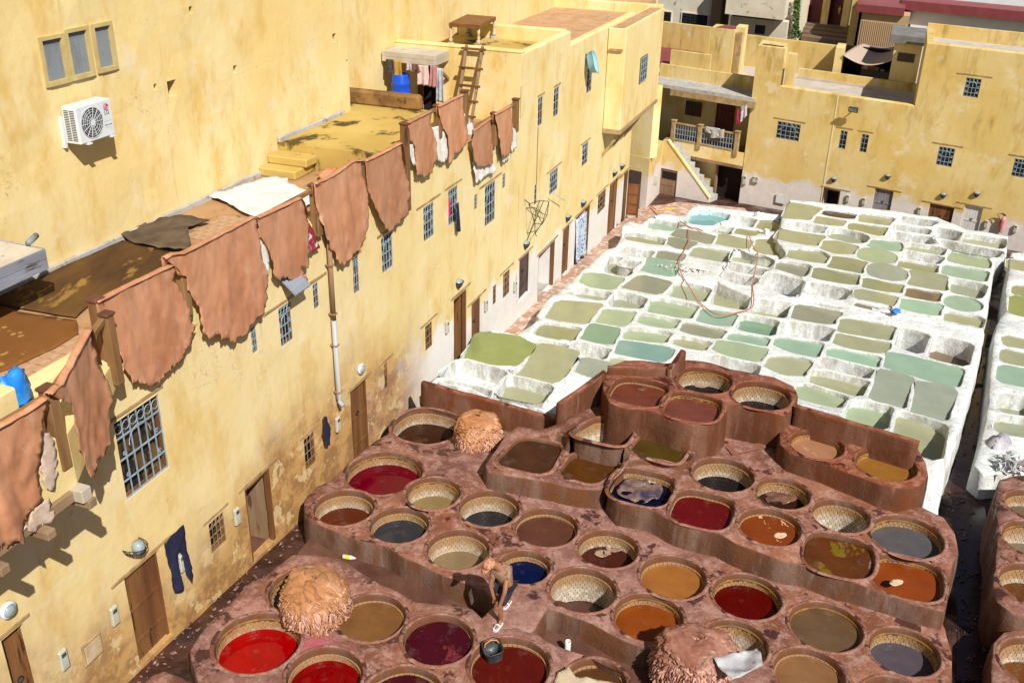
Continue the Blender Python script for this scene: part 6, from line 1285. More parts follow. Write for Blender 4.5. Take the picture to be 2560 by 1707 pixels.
# pier and cross wall closing the corner on the left
c0 = BK.loc(hz(1613, 532, -2.7)); c1x = BK.at(1650, 460, SY)[0]
pe = bk_empty('sunlit yellow pier with a meter box at the far corner of the courtyard', 'corner_pier', 'wall')
zp = BK.at(1650, 352, SY)[1]
MB().hexa([(c0.x-2.6, c0.y+.1, -4), (c0.x, c0.y, -4), (c1x-.02, SY+.02, -4), (c1x-2.6, SY+.5, -4), (c0.x-2.6, c0.y+.1, zp), (c0.x, c0.y, zp), (c1x-.02, SY+.02, zp), (c1x-2.6, SY+.5, zp)]).build('wall', m_ybk, pe)
MB().hexa([(c0.x-2.6, c0.y+.12, zp), (c0.x-.02, c0.y+.02, zp), (c0.x+.1, c0.y+.5, zp), (c0.x-2.6, c0.y+.6, zp), (c0.x-2.6, c0.y+.12, 3.3), (c0.x-.02, c0.y+.02, 3.3), (c0.x+.1, c0.y+.5, 3.3), (c0.x-2.6, c0.y+.6, 3.3)]).build('upper_wall', m_yel, pe)
for i in range(2):
    p = c0.lerp(Vector((c1x, SY, 0)), .5+.16*i); z = BK.at(1629, 445, p.y)[1]; MB().box(p.x-.02, p.x+.1, p.y-.16, p.y-.02, z-.25, z+.2, .015).build('meter_case', m_meter, pe)
q = BK.loc(hz(1585, 540, -2.7)); 
do = empty('open_door', hz(1560, 560, -2.75)); tag(do, 'brown panelled double door leaf standing open in the far corner', 'door')
u = (hz(1590, 548, -2.75)-hz(1558, 545, -2.75)); do.rotation_euler.z = math.atan2(u.y, u.x); L_ = u.length; hd = 1.95
MB().box(0, L_, -.025, .025, 0, hd, .01).build('leaf', m_wood, do)
for i in range(4): MB().box(.09, L_-.09, -.04, -.026, .1+i*.46, .1+i*.46+.36, .012).build('panel', simple('door_panel', (.30, .12, .045), (.22, .08, .03), 3, .5, .3, 30, (1, 1, .2)) if i else m_paleplank, do)
pa = c0+Vector((-.95, 0, 0)); MB().box(c0.x-1.0, c0.x-.35, c0.y-.06, c0.y-.01, -4, -.75).build('doorway_leaf', m_doordark, pe)
# things on the gallery
def bcloth(nm, label, cat, pxs, y, mat, s): return cloth(nm, label, cat, [BK.W(*(lambda q_: (q_[0], y, q_[1]))(BK.at(px, py, y))) for px, py in pxs], mat, .03, s)
bcloth('blanket', 'white patterned blanket hung over the gallery balustrade', 'blanket', [(1762, 316), (1800, 322), (1799, 341), (1761, 330)], -.2, simple('blanket_white', (.72, .70, .72), (.45, .46, .5), 9, .9, .3, 30), 1); bcloth('blanket', 'brown and blue cloth hung lower over the gallery balustrade', 'blanket', [(1776, 324), (1811, 324), (1808, 346), (1774, 346)], -.24, simple('blanket_tan', (.50, .36, .22), (.40, .44, .46), 5, .9, .3, 30), 2)
bcloth('garment', 'white and grey garment hanging at the right end of the gallery', 'garment', [(1852, 268), (1868, 262), (1866, 290), (1850, 308)], -.2, simple('garment_white', (.7, .7, .7), (.3, .3, .32), 9, .9, .3, 30), 3); bcloth('garment', 'bright pink garment hanging in the gallery', 'garment', [(1844, 275), (1850, 272), (1848, 312), (1842, 312)], -.15, simple('garment_pink', (.6, .02, .12), None, 9, .9, .3, 30), 4)
# ------------------------------------------------------------ roofs and houses farther back
m_cream = simple('cream_render', (.80, .74, .61), (.70, .62, .48), 1.2, .9, .4, 20, c3=(.40, .33, .24), lo=.6); m_redroof = simple('red_painted_roof', (.27, .06, .07), (.22, .05, .055), 2, .6, .2, 20, c3=(.32, .12, .11), lo=.66); m_whitewash = simple('bluish_whitewash', (.86, .88, .90), (.78, .81, .85), 2, .9, .3, 20)
r1 = bk_empty('ochre roof terraces with a small stair house left of the tall pier', 'roof_house')
zt1 = 3.6
def zy(px, py, z): return BK.hz(px, py, z).y
pxbox('front_parapet', r1, 1648, 1900, 178, 214, 1.6, .25, m_ybk, 2.5); skbox('roof', r1, gxL-4, XLb+1.5, 1.85, 7.5, 2., zF1+.22, m_lowroof)
o, (xa, xb, za, zb) = pxbox('stair_house', r1, 1774, 1832, 72, 172, 4.0, 1.3, m_ybk, 2.2); MB().box(xa+.15, xb-.15, 4.1, 5.2, zb+.002, zb+.012).build('stair_house_roof', m_redroof, r1)
o, q = pxbox('stair_house_wing', r1, 1835, 1858, 68, 165, 4.3, 1.0, m_yel, 2.2); MB().box(q[0]+.1, q[1]-.1, 4.24, 4.29, 2.4, q[3]-.25).build('stair_house_door', m_lintel, r1)
pxbox('low_parapet', r1, 1675, 1776, 132, 178, 3.0, .25, m_ybk, 2.4); skbox('red_terrace', r1, BK.at(1655, 130, 6)[0], BK.at(1775, 130, 6)[0]+1, 3.3, 7.4, 2.6, zF1+.55, m_redroof)
pxbox('back_parapet', r1, 1655, 1775, 62, 112, 7.5, .3, m_ybk, 2.2); pxbox('back_parapet', r1, 1855, 2105, 102, 170, 7.0, .3, m_ybk, 2.2)
pxbox('cross_parapet', r1, 2085, 2106, 120, 182, 5.5, 1.5, m_yel, 2.2)
h1 = bk_empty('cream house with dark barred windows behind the roofs at top', 'far_house')
def far_window(parent, L, Rr, T, B, y):
    a = BK.at(L, (T+B)/2, y)[0]; b = BK.at(Rr, (T+B)/2, y)[0]; c = BK.at((L+Rr)/2, B, y)[1]; d = BK.at((L+Rr)/2, T, y)[1]; f = MB(); f.box(a-.06, b+.06, y-.06, y-.001, c-.06, c); f.box(a-.06, b+.06, y-.06, y-.001, d, d+.06); f.box(a-.06, a, y-.06, y-.001, c, d); f.box(b, b+.06, y-.06, y-.001, c, d); w_ = f.build('window', m_cream, parent); MB().box(a, b, y-.02, y-.002, c, d).build('pane', m_pane, w_); g = MB()
    for i in range(7): x = a+(b-a)*i/6; g.box(x-.014, x+.014, y-.05, y-.03, c, d)
    for i in range(5): z = c+(d-c)*i/4; g.box(a, b, y-.052, y-.028, z-.014, z+.014)
    g.build('grille', m_black, w_)
pxbox('wall', h1, 1632, 1792, -90, 120, 12, 6, m_cream, -2); far_window(h1, 1705, 1770, 36, 64, 12); far_window(h1, 1650, 1678, 30, 58, 12); pxbox('corner_pier', h1, 1780, 1806, -90, 100, 11.6, 3, simple('brown_corner', (.26, .17, .10), None, 4, .9), -2)
h2 = bk_empty('cream house with an overhanging upper storey at the top middle', 'far_house')
pxbox('lower_wall', h2, 1822, 1965, 48, 130, 11.5, 5, m_cream, -2); pxbox('upper_storey', h2, 1818, 1968, -80, 44, 10.6, 6, m_cream); far_window(h2, 1888, 1914, 63, 86, 11.5)
o, q = pxbox('side_wing', h2, 1962, 2003, -60, 110, 12.5, 5, m_cream, -2)
# creeper on that house
V = []; F = []
for i in range(420):
    t = rnd.random(); px = 1993-t*4+rnd.uniform(-7, 7)*(1+.8*(t > .8)); py = -5+t*100; y = 12.35-rnd.random()*.35; a = BK.at(px, py, y); c = Vector((a[0], y, a[1])); s = rnd.uniform(.06, .12); u = Vector((rnd.uniform(-1, 1), rnd.uniform(-.6, .6), rnd.uniform(-1, 1))).normalized()*s; v = u.cross(Vector((rnd.uniform(-1, 1), 1, rnd.uniform(-1, 1)))).normalized()*s*.6; n0 = len(V); V += [c-u, c+v, c+u, c-v]; F.append((n0, n0+1, n0+2, n0+3))
o = obj('creeper', V, F, simple('creeper_leaf', (.05, .12, .02), (.10, .18, .04), 8, .6, .1, isl=.3), None, False, BK.o, BK.rz); tag(o, 'green creeper climbing the corner of the cream house', 'plant')
h3 = bk_empty('steps leading up to two dark red doors between ochre piers', 'stepped_entrance', 'steps')
m_rdoor = simple('oxblood_door', (.10, .012, .018), (.07, .01, .014), 2, .5)
pxbox('pier', h3, 2058, 2076, -60, 66, 17, 2, m_ybk, -2); pxbox('pier', h3, 2110, 2128, -60, 66, 17, 2, m_ybk, -2); pxbox('door', h3, 2020, 2058, -60, 66, 17.5, .2, m_rdoor, -2); o, q = pxbox('door', h3, 2076, 2110, -60, 60, 17.5, .2, m_rdoor, -2)
kn = BK.at(2099, 26, 17.4); MB().lathe([(.0, -.25), (.06, -.22), (.03, -.14), (.09, -.08), (.05, .0), (.11, .06), (.05, .14), (.03, .22), (0, .25)], (kn[0], 17.42, kn[1]), 10).build('door_ornament', simple('brass', (.7, .45, .12), None, 4, .35), h3, True)
m_stepd = simple('brown_steps', (.20, .13, .09), (.14, .09, .06), 2, .9)
for i in range(4): pxbox('step', h3, 2010-i*3, 2135+i*3, 66+i*11, 80+i*11, 16.5-i*1.0, 1.2, m_stepd, -2)
pxbox('side_pier', h3, 2126, 2146, -40, 130, 13, 3.5, m_ybk, -2)
h4 = bk_empty('pinkish ribbed wall under a red roof edge at top right', 'ribbed_house')
o, q = pxbox('wall', h4, 2142, 2262, 34, 190, 11, 4, simple('ribbed_render', (.56, .40, .23), (.48, .33, .18), 2, .9), -2)
for i in range(22): x = q[0]+.15+(q[1]-q[0]-.3)*i/21; MB().box(x-.035, x+.035, 10.965, 10.999, q[3]-2.6+.3*noise.noise(Vector((i*.7, 0, 0))), q[3]-.45, .012).build('rib', simple('rib_render', (.48, .33, .19), None, 2, .9), h4)
pxbox('roof_edge', h4, 2140, 2262, 16, 36, 10.8, 4.5, m_redroof)
h5 = bk_empty('long red roof over a bluish white house at the top right', 'white_house')
pxbox('wall', h5, 2258, 2640, 42, 130, 13, 5, m_whitewash, -2); o, q = pxbox('roof', h5, 2250, 2660, 20, 44, 12.6, 2.2, m_redroof); pxbox('upper_wall', h5, 2150, 2700, -120, 3, 15.2, 3, m_whitewash, -2); a = BK.at(2268, 68, 13); MB().box(a[0]-.3, a[0]+.15, 12.98, 12.999, a[1]-.2, a[1]+.15).build('vent', m_dark, h5)

# booth with grey roof, awning stall
k1 = bk_empty('small ochre booth with a flat grey roof left of the tower', 'booth')
o, q = pxbox('wall', k1, 2228, 2298, 108, 215, 5.2, 2.5, m_yel, 0); pxbox('roof', k1, 2224, 2325, 92, 112, 5.0, 3.2, simple('tar_roof', (.16, .16, .15), (.24, .24, .23), 2, .9, .4, 20), None); a, b, c, d = bkr((2246, 131), (2284, 158), 5.2); MB().box(a, b, 5.17, 5.199, c, d).build('window', m_doordark, k1)
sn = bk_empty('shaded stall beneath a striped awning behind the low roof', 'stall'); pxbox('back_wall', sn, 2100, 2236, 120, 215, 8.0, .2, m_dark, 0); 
o, q = pxbox('counter', sn, 2150, 2222, 178, 200, 6.2, .8, simple('stall_counter', (.10, .09, .09), None, 3, .8), 0)
for i in range(12): px = 2155+rnd.random()*60; a = BK.at(px, 178, 6.4); MB().box(a[0]-.09, a[0]+.09, 6.3, 6.5, q[3], q[3]+rnd.uniform(.08, .25), .01).build('goods', simple('goods_%d' % (i % 4), [(.5, .3, .2), (.6, .6, .6), (.4, .1, .1), (.3, .25, .1)][i % 4], None, 4, .7), sn)
V = []; F = []; A_ = [BK.W(*(lambda q_: (q_[0], y_, q_[1]))(BK.at(px, py, y_))) for px, py, y_ in ((2107, 138, 5.4), (2230, 152, 5.3), (2258, 108, 9.), (2158, 108, 9.))]
for j in range(13):
    for i in range(17):
        u_, v_ = i/16, j/12; p = A_[0].lerp(A_[1], u_).lerp(A_[3].lerp(A_[2], u_), v_); p.z -= .35*math.sin(math.pi*u_)*(1-v_*.4); p.z += .25*(v_*(1-v_))*math.cos(u_*5); V.append(p)
for j in range(12):
    for i in range(16): F.append((j*17+i, j*17+i+1, (j+1)*17+i+1, (j+1)*17+i))
t = NT('striped_canvas', .9, .2); wv = t.n('ShaderNodeTexWave', Scale=5.); wv.wave_type = 'BANDS'; t.lk(t.co, wv.inputs['Vector']); t.col(t.mix(t.ramp(wv.outputs['Fac'], .45, .55), (.62, .52, .40), (.36, .24, .22)))
o = obj('awning', V, F, t.m, None, True); md = o.modifiers.new('thickness', 'SOLIDIFY'); md.thickness = .012; tag(o, 'striped canvas awning sagging over the stall', 'awning')
# far ground behind the back buildings keeps the horizon closed
bg_ = empty('tmp'); bpy.data.objects.remove(bg_)
sheet('terrain', [BK.W(x, y, 0).to_2d() for x, y in ((-60, 21), (60, 21), (60, 26), (-60, 26))], m_cream, lambda x, y: -2., 8)
pxf = bk_empty('distant pale houses along the top edge of the view', 'far_house'); pxbox('wall', pxf, 1500, 2800, -200, 120, 26, 4, m_cream, -2)
# ============================================================ things in the courtyard and on the facade
m_pink = simple('flesh_side', (.62, .36, .28), (.45, .22, .15), 6, .7, .3, 30)
m_pile = m_skin_('wet_tan_leather', (.40, .175, .075), (.48, .23, .11), (.26, .10, .045))
def skin_pile(label, px, py, z, R, H, mat, n_layers=330, seed=0, sx=1., rag=.10, pinkfrac=.5):
    """heap of many separate skins, each a creased ragged sheet laid over the heap, the lower hems hanging as strips"""
    c = hz(px, py, z); e = empty('skin_pile', c); tag(e, label, 'skin pile', 'heaps of tan skins'); rr = random.Random(seed)
    def dome(a, th, off):                                           # a: 0 top .. 1 foot
        ang = min(a, 1.)*math.pi/2; k = 1+.24*noise.noise(Vector((math.cos(th)*1.3, math.sin(th)*1.3, seed))); r = (R*math.sin(ang)**.82)*k+off; h = H*max(0., math.cos(ang))**.8*(1+.08*noise.noise(Vector((math.cos(th), math.sin(th), seed+4))))
        return Vector((r*math.cos(th)*sx, r*math.sin(th), max(0.005, h+off*.8*math.cos(ang)-max(0., a-1.)*.3)))
    V = [dome(j/10, 2*math.pi*i/40, 0) for j in range(11) for i in range(40)]; obj('heap_core', V, [(j*40+i, j*40+(i+1) % 40, (j+1)*40+(i+1) % 40, (j+1)*40+i) for j in range(10) for i in range(40)], mat, e, True)
    for L in range(9):                                              # whole skins thrown over the crown, creased outwards
        reach = .86-.055*L; cx, cy = rr.uniform(-.14, .14)*R, rr.uniform(-.14, .14)*R; V = []; F = []; NA = 150; NR = 16; o1 = rr.uniform(0, 50)
        for j in range(NR+1):
            for i in range(NA):
                th = 2*math.pi*i/NA; C_, S_ = math.cos(th), math.sin(th); wr = th+.5*noise.noise(Vector((C_*2, S_*2, o1)))
                ed = reach*(1+.5*noise.noise(Vector((C_*1.1, S_*1.1, o1)))+.10*noise.noise(Vector((C_*9, S_*9, o1)))+(.07*(rr.random()-.5) if j == NR else 0)); a = ed*j/NR
                cr = (.030*(1-2.6*abs(noise.noise(Vector((math.cos(wr)*6.5, math.sin(wr)*6.5, a*1.1+o1)))))+.016*(1-2.6*abs(noise.noise(Vector((math.cos(wr)*15, math.sin(wr)*15, a*2+o1))))))*min(1, .15+a*1.8)+.012*noise.noise(Vector((C_*a*14, S_*a*14, o1)))
                if L >= 3:                                           # upper skins crease along their own length, not round the heap
                    ax_, ay_ = a*C_*math.cos(o1)+a*S_*math.sin(o1), -a*C_*math.sin(o1)+a*S_*math.cos(o1); cr = .034*(1-2.6*abs(noise.noise(Vector((ax_*6+.6*noise.noise(Vector((ax_*3, ay_*3, o1))), ay_*1.7, o1)))))+.016*(1-2.6*abs(noise.noise(Vector((ax_*13, ay_*4, o1+5)))))
                p = dome(a, th, .012+.008*L+cr+.04*max(0, j/NR-.85)/.15*rr.random()); p.x += cx*(1-a)**2*.6; p.y += cy*(1-a)**2*.6; V.append(p)
        for j in range(NR):
            for i in range(NA): F.append((j*NA+i, j*NA+(i+1) % NA, (j+1)*NA+(i+1) % NA, (j+1)*NA+i))
        obj('skin', V, F, m_pink if L in (0, 2) else mat, e, True)
    for part, m2, cnt, lo in (('flesh_strips', m_pink, n_layers, .55), ('skin_strips', mat, int(n_layers*1.2), .42)):   # ragged legs and hems hanging all round
        T = MB()
        for k in range(cnt):
            th = rr.uniform(0, 6.283); a = rr.uniform(lo, 1.0); Ln = rr.uniform(.10, .22); w_ = rr.uniform(.014, .045); n = 5; tw = rr.uniform(-.6, .6); rows = []
            fl = rr.uniform(.01, .07)
            for q in range(n+1):
                t_ = q/n; p = dome(a+Ln*t_/(H*1.2), th+tw*.25*t_*t_, .05+fl*t_*t_*rr.uniform(.7, 1.1)+.012*math.sin(t_*5+k)); tg = Vector((-math.sin(th), math.cos(th), tw*t_)); rad = Vector((math.cos(th), math.sin(th), 0)); ww = w_*(1-.55*t_**2)
                rows.append([p-tg*ww-rad*.012, p+rad*.010, p+tg*ww-rad*.012])
            T.loft(rows, closed=False)
        o = T.build(part, m2, e, True); o['kind'] = 'stuff'; md = o.modifiers.new('thickness', 'SOLIDIFY'); md.thickness = .006
    return e
skin_pile('round heap of tan skins straddling the foamy and the brown vat', 790, 1520, Z_A+.02, .56, .60, m_pile, 330, 3)
skin_pile('shaggy heap of orange tan skins beside the umber vat', 1195, 1108, Z_B-.18, .52, .66, m_pile, 380, 8)
# wool heap with the grey white skin
m_wool = m_skin_('matted_brown_skin', (.24, .095, .06), (.36, .17, .125), (.12, .042, .03))
hb_ = skin_pile('dark reddish brown heap of matted skins hanging over the empty tiled vat', 1735, 1672, .38, .52, .62, m_wool, 420, 12, 1.25)
m_rawhide = simple('grey_rawhide', (.50, .50, .52), (.34, .33, .35), 3, .6, .5, 20, c3=(.22, .18, .17), lo=.6)
def draped(name, label, cat, pxs, z, mat, seed=0, amp=.06, group=None, fr=2.2, zfn=None):
    P = [hz(x, y, z) for x, y in pxs]; poly = dense([p.to_2d() for p in P], .05, .03, seed); xs = [p[0] for p in poly]; ys = [p[1] for p in poly]; g = []; x = min(xs)
    while x < max(xs):
        y = min(ys)
        while y < max(ys):
            if pip(x, y, poly) and all((Vector((x, y))-q).length > .025 for q in poly): g.append((x, y))
            y += .05
        x += .05
    v, f, _ = cdt(poly, [], g); c = sum(P, Vector())/len(P)
    def rid(p): return (1-abs(noise.noise(Vector((p.x*fr, p.y*fr, seed))))*2.2)*.6+.5*noise.noise(Vector((p.x*fr*2.3, p.y*fr*2.3, seed+4)))
    o = obj(name, [(p.x-c.x, p.y-c.y, amp*rid(p)+(zfn(p.x, p.y) if zfn else 0)) for p in v], f, mat, None, True, c); md = o.modifiers.new('thickness', 'SOLIDIFY'); md.thickness = .01; return tag(o, label, cat, group)
draped('raw_skin', 'stiff grey white skin thrown over the fleece heap', 'skin', [(1770, 1608), (1785, 1602), (1800, 1630), (1845, 1640), (1890, 1625), (1898, 1640), (1905, 1672), (1870, 1690), (1830, 1705), (1805, 1680), (1790, 1660), (1772, 1635)], .95, m_rawhide, 3, .13)
draped('raw_skin', 'cream coloured skin hanging over the brown vat at the bottom edge', 'skin', [(1385, 1707), (1395, 1685), (1420, 1665), (1440, 1690), (1500, 1700), (1540, 1712), (1560, 1760), (1400, 1780)], Z_A+.02, simple('cream_skin', (.62, .53, .38), (.48, .38, .25), 3, .7, .5, 20), 5, .05)
# skins floating in vats
fm = simple('soaked_skin', (.42, .30, .22), (.25, .14, .10), 3, .35, .5, 15); wetb = simple('wet_brown_skin', (.10, .045, .03), (.20, .10, .07), 3, .2, .5, 12); ind = simple('indigo_soaked_skin', (.28, .18, .12), (.035, .03, .075), 2.2, .22, .5, 12, c3=(.55, .48, .45), lo=.60)
def floating(label, px, py, rx, ry, z, mat, seed, amp=.05, n=16):
    zr = min((Z_B, Z_C, Z_E), key=lambda k: abs(k-z-.15)); z = zr-((zr-z)*1.12+.045)+.008
    pts = [(px+rx*math.cos(2*math.pi*i/n)*(1+.25*noise.noise(Vector((math.cos(i*.39)*2, math.sin(i*.39)*2, seed)))), py+ry*math.sin(2*math.pi*i/n)*(1+.25*noise.noise(Vector((math.cos(i*.39)*2, math.sin(i*.39)*2, seed+5))))) for i in range(n)]
    return draped('floating_skin', label, 'skin', pts, z, mat, seed, amp, 'skins soaking in vats', 3.5)
floating('crumpled skins floating in the indigo vat', 1600, 1226, 58, 32, Z_C-.18, ind, 1, .09)
floating('wet skins bunched in the small dark brown vat', 1952, 1240, 42, 22, Z_C-.27, wetb, 2, .07)
floating('pale skin floating in the tiled brown vat', 1540, 1368, 26, 12, Z_B-.31, fm, 3, .06); floating('folded skin at the near side of the tiled brown vat', 1508, 1384, 22, 9, Z_B-.31, fm, 4, .05)
floating('white skin scrap in the tawny orange vat', 1950, 1337, 16, 7, Z_C-.105, simple('foam_skin', (.75, .55, .4), (.6, .35, .2), 5, .4, .4, 20), 5, .015); floating('skin scrap in the burnt orange vat by the channel', 2240, 1455, 18, 8, Z_C-.105, simple('foam_skin', (.75, .55, .4)), 6, .015); floating('shreds of leather in the cinnamon vat', 1604, 972, 14, 4, Z_E-.105, wetb, 7, .015); floating('pale shred in the black vat of the highest block', 1752, 964, 18, 4, Z_E-.36, fm, 8, .02)
# bucket
be = empty('bucket', hz(1233, 1640, Z_A-.12)); tag(be, 'black squarish plastic bucket with an orange handle floating in dye', 'bucket')
def sup(a, k, e_=4.): c, s = math.cos(a), math.sin(a); q = (abs(c)**e_+abs(s)**e_)**(-1/e_)*k; return q*c, q*s
m_bkt = simple('black_plastic', (.025, .028, .032), (.07, .08, .09), 5, .35, .2, 20); q = MB(); N = 28
rings = [[(*sup(2*math.pi*i/N, r), z_) for i in range(N)] for r, z_ in ((.13, -.05), (.145, .02), (.16, .2), (.17, .24), (.172, .26), (.16, .26), (.15, .2), (.13, .03))]; q.loft(rings, True, True); q.build('body', m_bkt, be, True)
MB().tube([(-.13, .04, .25), (-.1, .07, .30), (0, .09, .32), (.1, .07, .30), (.13, .04, .25)], .012, 6).build('handle', simple('orange_grip', (.85, .22, .02), None, 4, .4, 0), be, True); be.rotation_euler = (R_(8), R_(-6), R_(20))
# bottle
bo = empty('bottle', hz(857, 1390, .12)); tag(bo, 'empty yellow labelled plastic bottle lying in the walkway corner', 'bottle'); bo.rotation_euler = (0, R_(90), R_(-12))
m_pet = simple('clear_pet', (.62, .66, .62), None, 4, .15, .05); MB().lathe([(.038, 0), (.045, .02), (.045, .18), (.02, .25), (.018, .27)], n=14, cap0=True, cap1=True).build('body', m_pet, bo, True); MB().lathe([(.0462, .05), (.0462, .15)], n=14).build('label', simple('yellow_label', (.85, .62, .05), (.7, .5, .1), 9, .4, 0), bo, True); MB().lathe([(.02, .27), (.02, .295)], n=12, cap1=True).build('cap', simple('red_cap', (.6, .02, .03), None, 4, .4, 0), bo)
q = MB(); q.lathe([(.05, -.3), (.05, .06), (.042, .06), (.042, -.1)], n=16); o = q.build('pipe_stub', simple('white_pvc', (.75, .74, .72), (.62, .6, .57), 4, .5, .1), None, True, hz(1420, 1608, .28)); tag(o, 'short white plastic pipe standing in the low passage', 'pipe')
# stone plank bridging to the highest block
q = MB(); pa, pb = hz(1822, 1128, 1.12), hz(1916, 1116, 1.12); t_ = (pb-pa).normalized(); n_ = Vector((-t_.y, t_.x, 0)); q.hexa([pa-n_*.17-Vector((0, 0, .05)), pb-n_*.06-Vector((0, 0, .05)), pb+n_*.14-Vector((0, 0, .05)), pa+n_*.16-Vector((0, 0, .05)), pa-n_*.17+Vector((0, 0, .02)), pb-n_*.06+Vector((0, 0, .02)), pb+n_*.14+Vector((0, 0, .02)), pa+n_*.16+Vector((0, 0, .02))]); o = q.build('stone_plank', m_brown, None); tag(o, 'flat stone plank jutting out in front of the highest block', 'plank')
# hoses
def smooth_path(P, k=6):
    out = []
    for i in range(len(P)-1):
        p0, p1, p2, p3 = P[max(i-1, 0)], P[i], P[i+1], P[min(i+2, len(P)-1)]
        for q in range(k):
            t_ = q/k; out.append(.5*((2*p1)+(p2-p0)*t_+(2*p0-5*p1+4*p2-p3)*t_*t_+(3*p1-p0-3*p2+p3)*t_**3))
    return out+[P[-1]]
m_hose = simple('orange_hose', (.62, .13, .06), (.5, .2, .12), 3, .45, .05)
def hose(label, pts, dz, mat, r=.022, fn=wz): o = MB().tube(smooth_path([hzg(x, y, d if isinstance(dz, list) else dz, fn) for (x, y), d in zip(pts, dz if isinstance(dz, list) else [0]*len(pts))]), r, 6).build('hose', mat, None, True); return tag(o, label, 'hose')
hose('orange red hose looping loosely over the lime pits', PF((292, 180), (297, 250), (262, 330), (238, 395), (255, 455), (310, 545), (350, 612), (430, 680), (500, 703), (590, 690), (682, 660), (697, 600), (690, 520), (712, 400), (722, 330), (700, 300), (680, 250), (664, 208)), [.06, .06, .1, .12, .1, .07, .06, .07, .1, .08, .09, .1, .12, .15, .2, .2, .16, .12], m_hose, .018)
hose('short red hose end beside the turquoise pit', PF((246, 133), (275, 150), (310, 168), (350, 175), (384, 190)), .1, m_hose, .022)
hose('orange hose lying on the dirt by the far corner', PF((140, 120), (110, 95), (80, 62), (62, 45), (70, 40), (100, 58)), .06, simple('orange_hose2', (.75, .24, .04), None, 3, .45, .05), .022, gz); hose('yellow hose on the dirt below the stair', PF((98, 60), (130, 62), (170, 56), (215, 54)), .06, simple('yellow_hose', (.75, .52, .05), None, 3, .45, .05), .022, gz)
# white scraps beside the hose
sc = hzw(*PF((345, 440))[0], .02); T = MB(); rr = random.Random(11)
for k in range(260):
    u, v = rr.gauss(0, .42), rr.gauss(0, .22); p = FA.x*(v)+(-FA.y)*(u); h = .16*math.exp(-(u*u/.3+v*v/.09)); c = Vector((p.x, p.y, h+.01)); s = rr.uniform(.03, .075); a = rr.uniform(0, 6); d1_ = Vector((math.cos(a), math.sin(a), rr.uniform(-.4, .4)))*s; d2_ = Vector((-math.sin(a), math.cos(a), rr.uniform(-.4, .4)))*s*rr.uniform(.4, .9); T.add([c-d1_, c+d2_*.8, c+d1_, c-d2_, c+Vector((0, 0, .02))], [(0, 1, 4), (1, 2, 4), (2, 3, 4), (3, 0, 4)])
o = T.build('lime_scraps', m_fleece, None, False, sc); tag(o, 'loose heap of white lime-soaked scraps beside the hose', 'scrap heap', kind='stuff')
blob('plastic_bag', 'small bright blue plastic bag on the rim of a lime pit', 'bag', hzw(2240, 780, .3), .16, .1, .12, simple('blue_plastic', (.01, .16, .62)), .4, 6)
blob('rubble_stone', 'broken whitewashed stone beside the dark gap at the back', 'stone', hzw(*PF((775, 208))[0], .05), .14, .16, .22, m_white, .4, 2, group='loose stones on the pits'); blob('rubble_stone', 'pale flat stone on the back rim below the hatch box', 'stone', hzw(*PF((735, 95))[0], .1), .25, .14, .14, m_white, .4, 5, group='loose stones on the pits')
# buttress end, foil and bucket at right
V = []; F = []; p0 = hz(2500, 1130, -.2); p1 = hz(2440, 1235, -1.1)
q = MB(); rings = []
ax = (p1-p0); side = Vector((-ax.y, ax.x, 0)).normalized()
for i in range(9):
    t_ = i/8; c = p0.lerp(p1, t_); zt = (.35 if t_ < .5 else .35-.9*((t_-.5)/.5)**2); r_ = .42*(1-.25*t_**3); zc = p0.z*(1-t_*.3)
    rings.append([Vector((c.x, c.y, 0))+side*(r_*math.cos(a))+Vector((0, 0, -1.9+(zt+1.9)*math.sin(a)**.6 if math.sin(a) > 0 else -1.9)) for a in [math.pi*k/12 for k in range(13)]])
q.loft(rings, False, True, closed=False); o = q.build('buttress', simple('stained_grey_plaster', (.46, .45, .50), (.30, .28, .31), 2, .45, .5, 20, c3=(.09, .05, .045), lo=.52), None, True); tag(o, 'rounded stained grey plaster buttress at the end of the right pits', 'buttress')
T = MB(); rr = random.Random(3); c = hz(2530, 1165, .2)
for k in range(150):
    p = Vector((rr.gauss(0, .18), rr.gauss(0, .16), abs(rr.gauss(0, .1)))); a = Vector((rr.uniform(-1, 1), rr.uniform(-1, 1), rr.uniform(-1, 1)))*.12; b = Vector((rr.uniform(-1, 1), rr.uniform(-1, 1), rr.uniform(-1, 1)))*.12; T.add([p, p+a, p+b], [(0, 1, 2)])
o = T.build('foil_scraps', simple('crumpled_foil', (.62, .64, .66), (.36, .37, .39), 5, .3, .3, 20, metal=.1), None, False, c); tag(o, 'crumpled silvery plastic and foil scraps near the right edge', 'rubbish', kind='stuff')
q = MB(); q.lathe([(.11, 0), (.14, .26), (.15, .27), (.13, .27), (.1, .03)], n=18, cap0=True, cap1=True); o = q.build('paint_tin', simple('red_tin', (.6, .05, .05), None, 4, .4, .05), None, True, hz(2552, 1190, -.1)); tag(o, 'red tin at the right edge below the foil scraps', 'tin')
o = MB().box(-.5, .9, -.5, .5, -1.5, 0, .03).build('ledge', m_brown, None, False, hz(2560, 1195, -.1)-Vector((0, 0, .001))); tag(o, 'low plaster ledge carrying the red tin at the right edge', 'ledge')
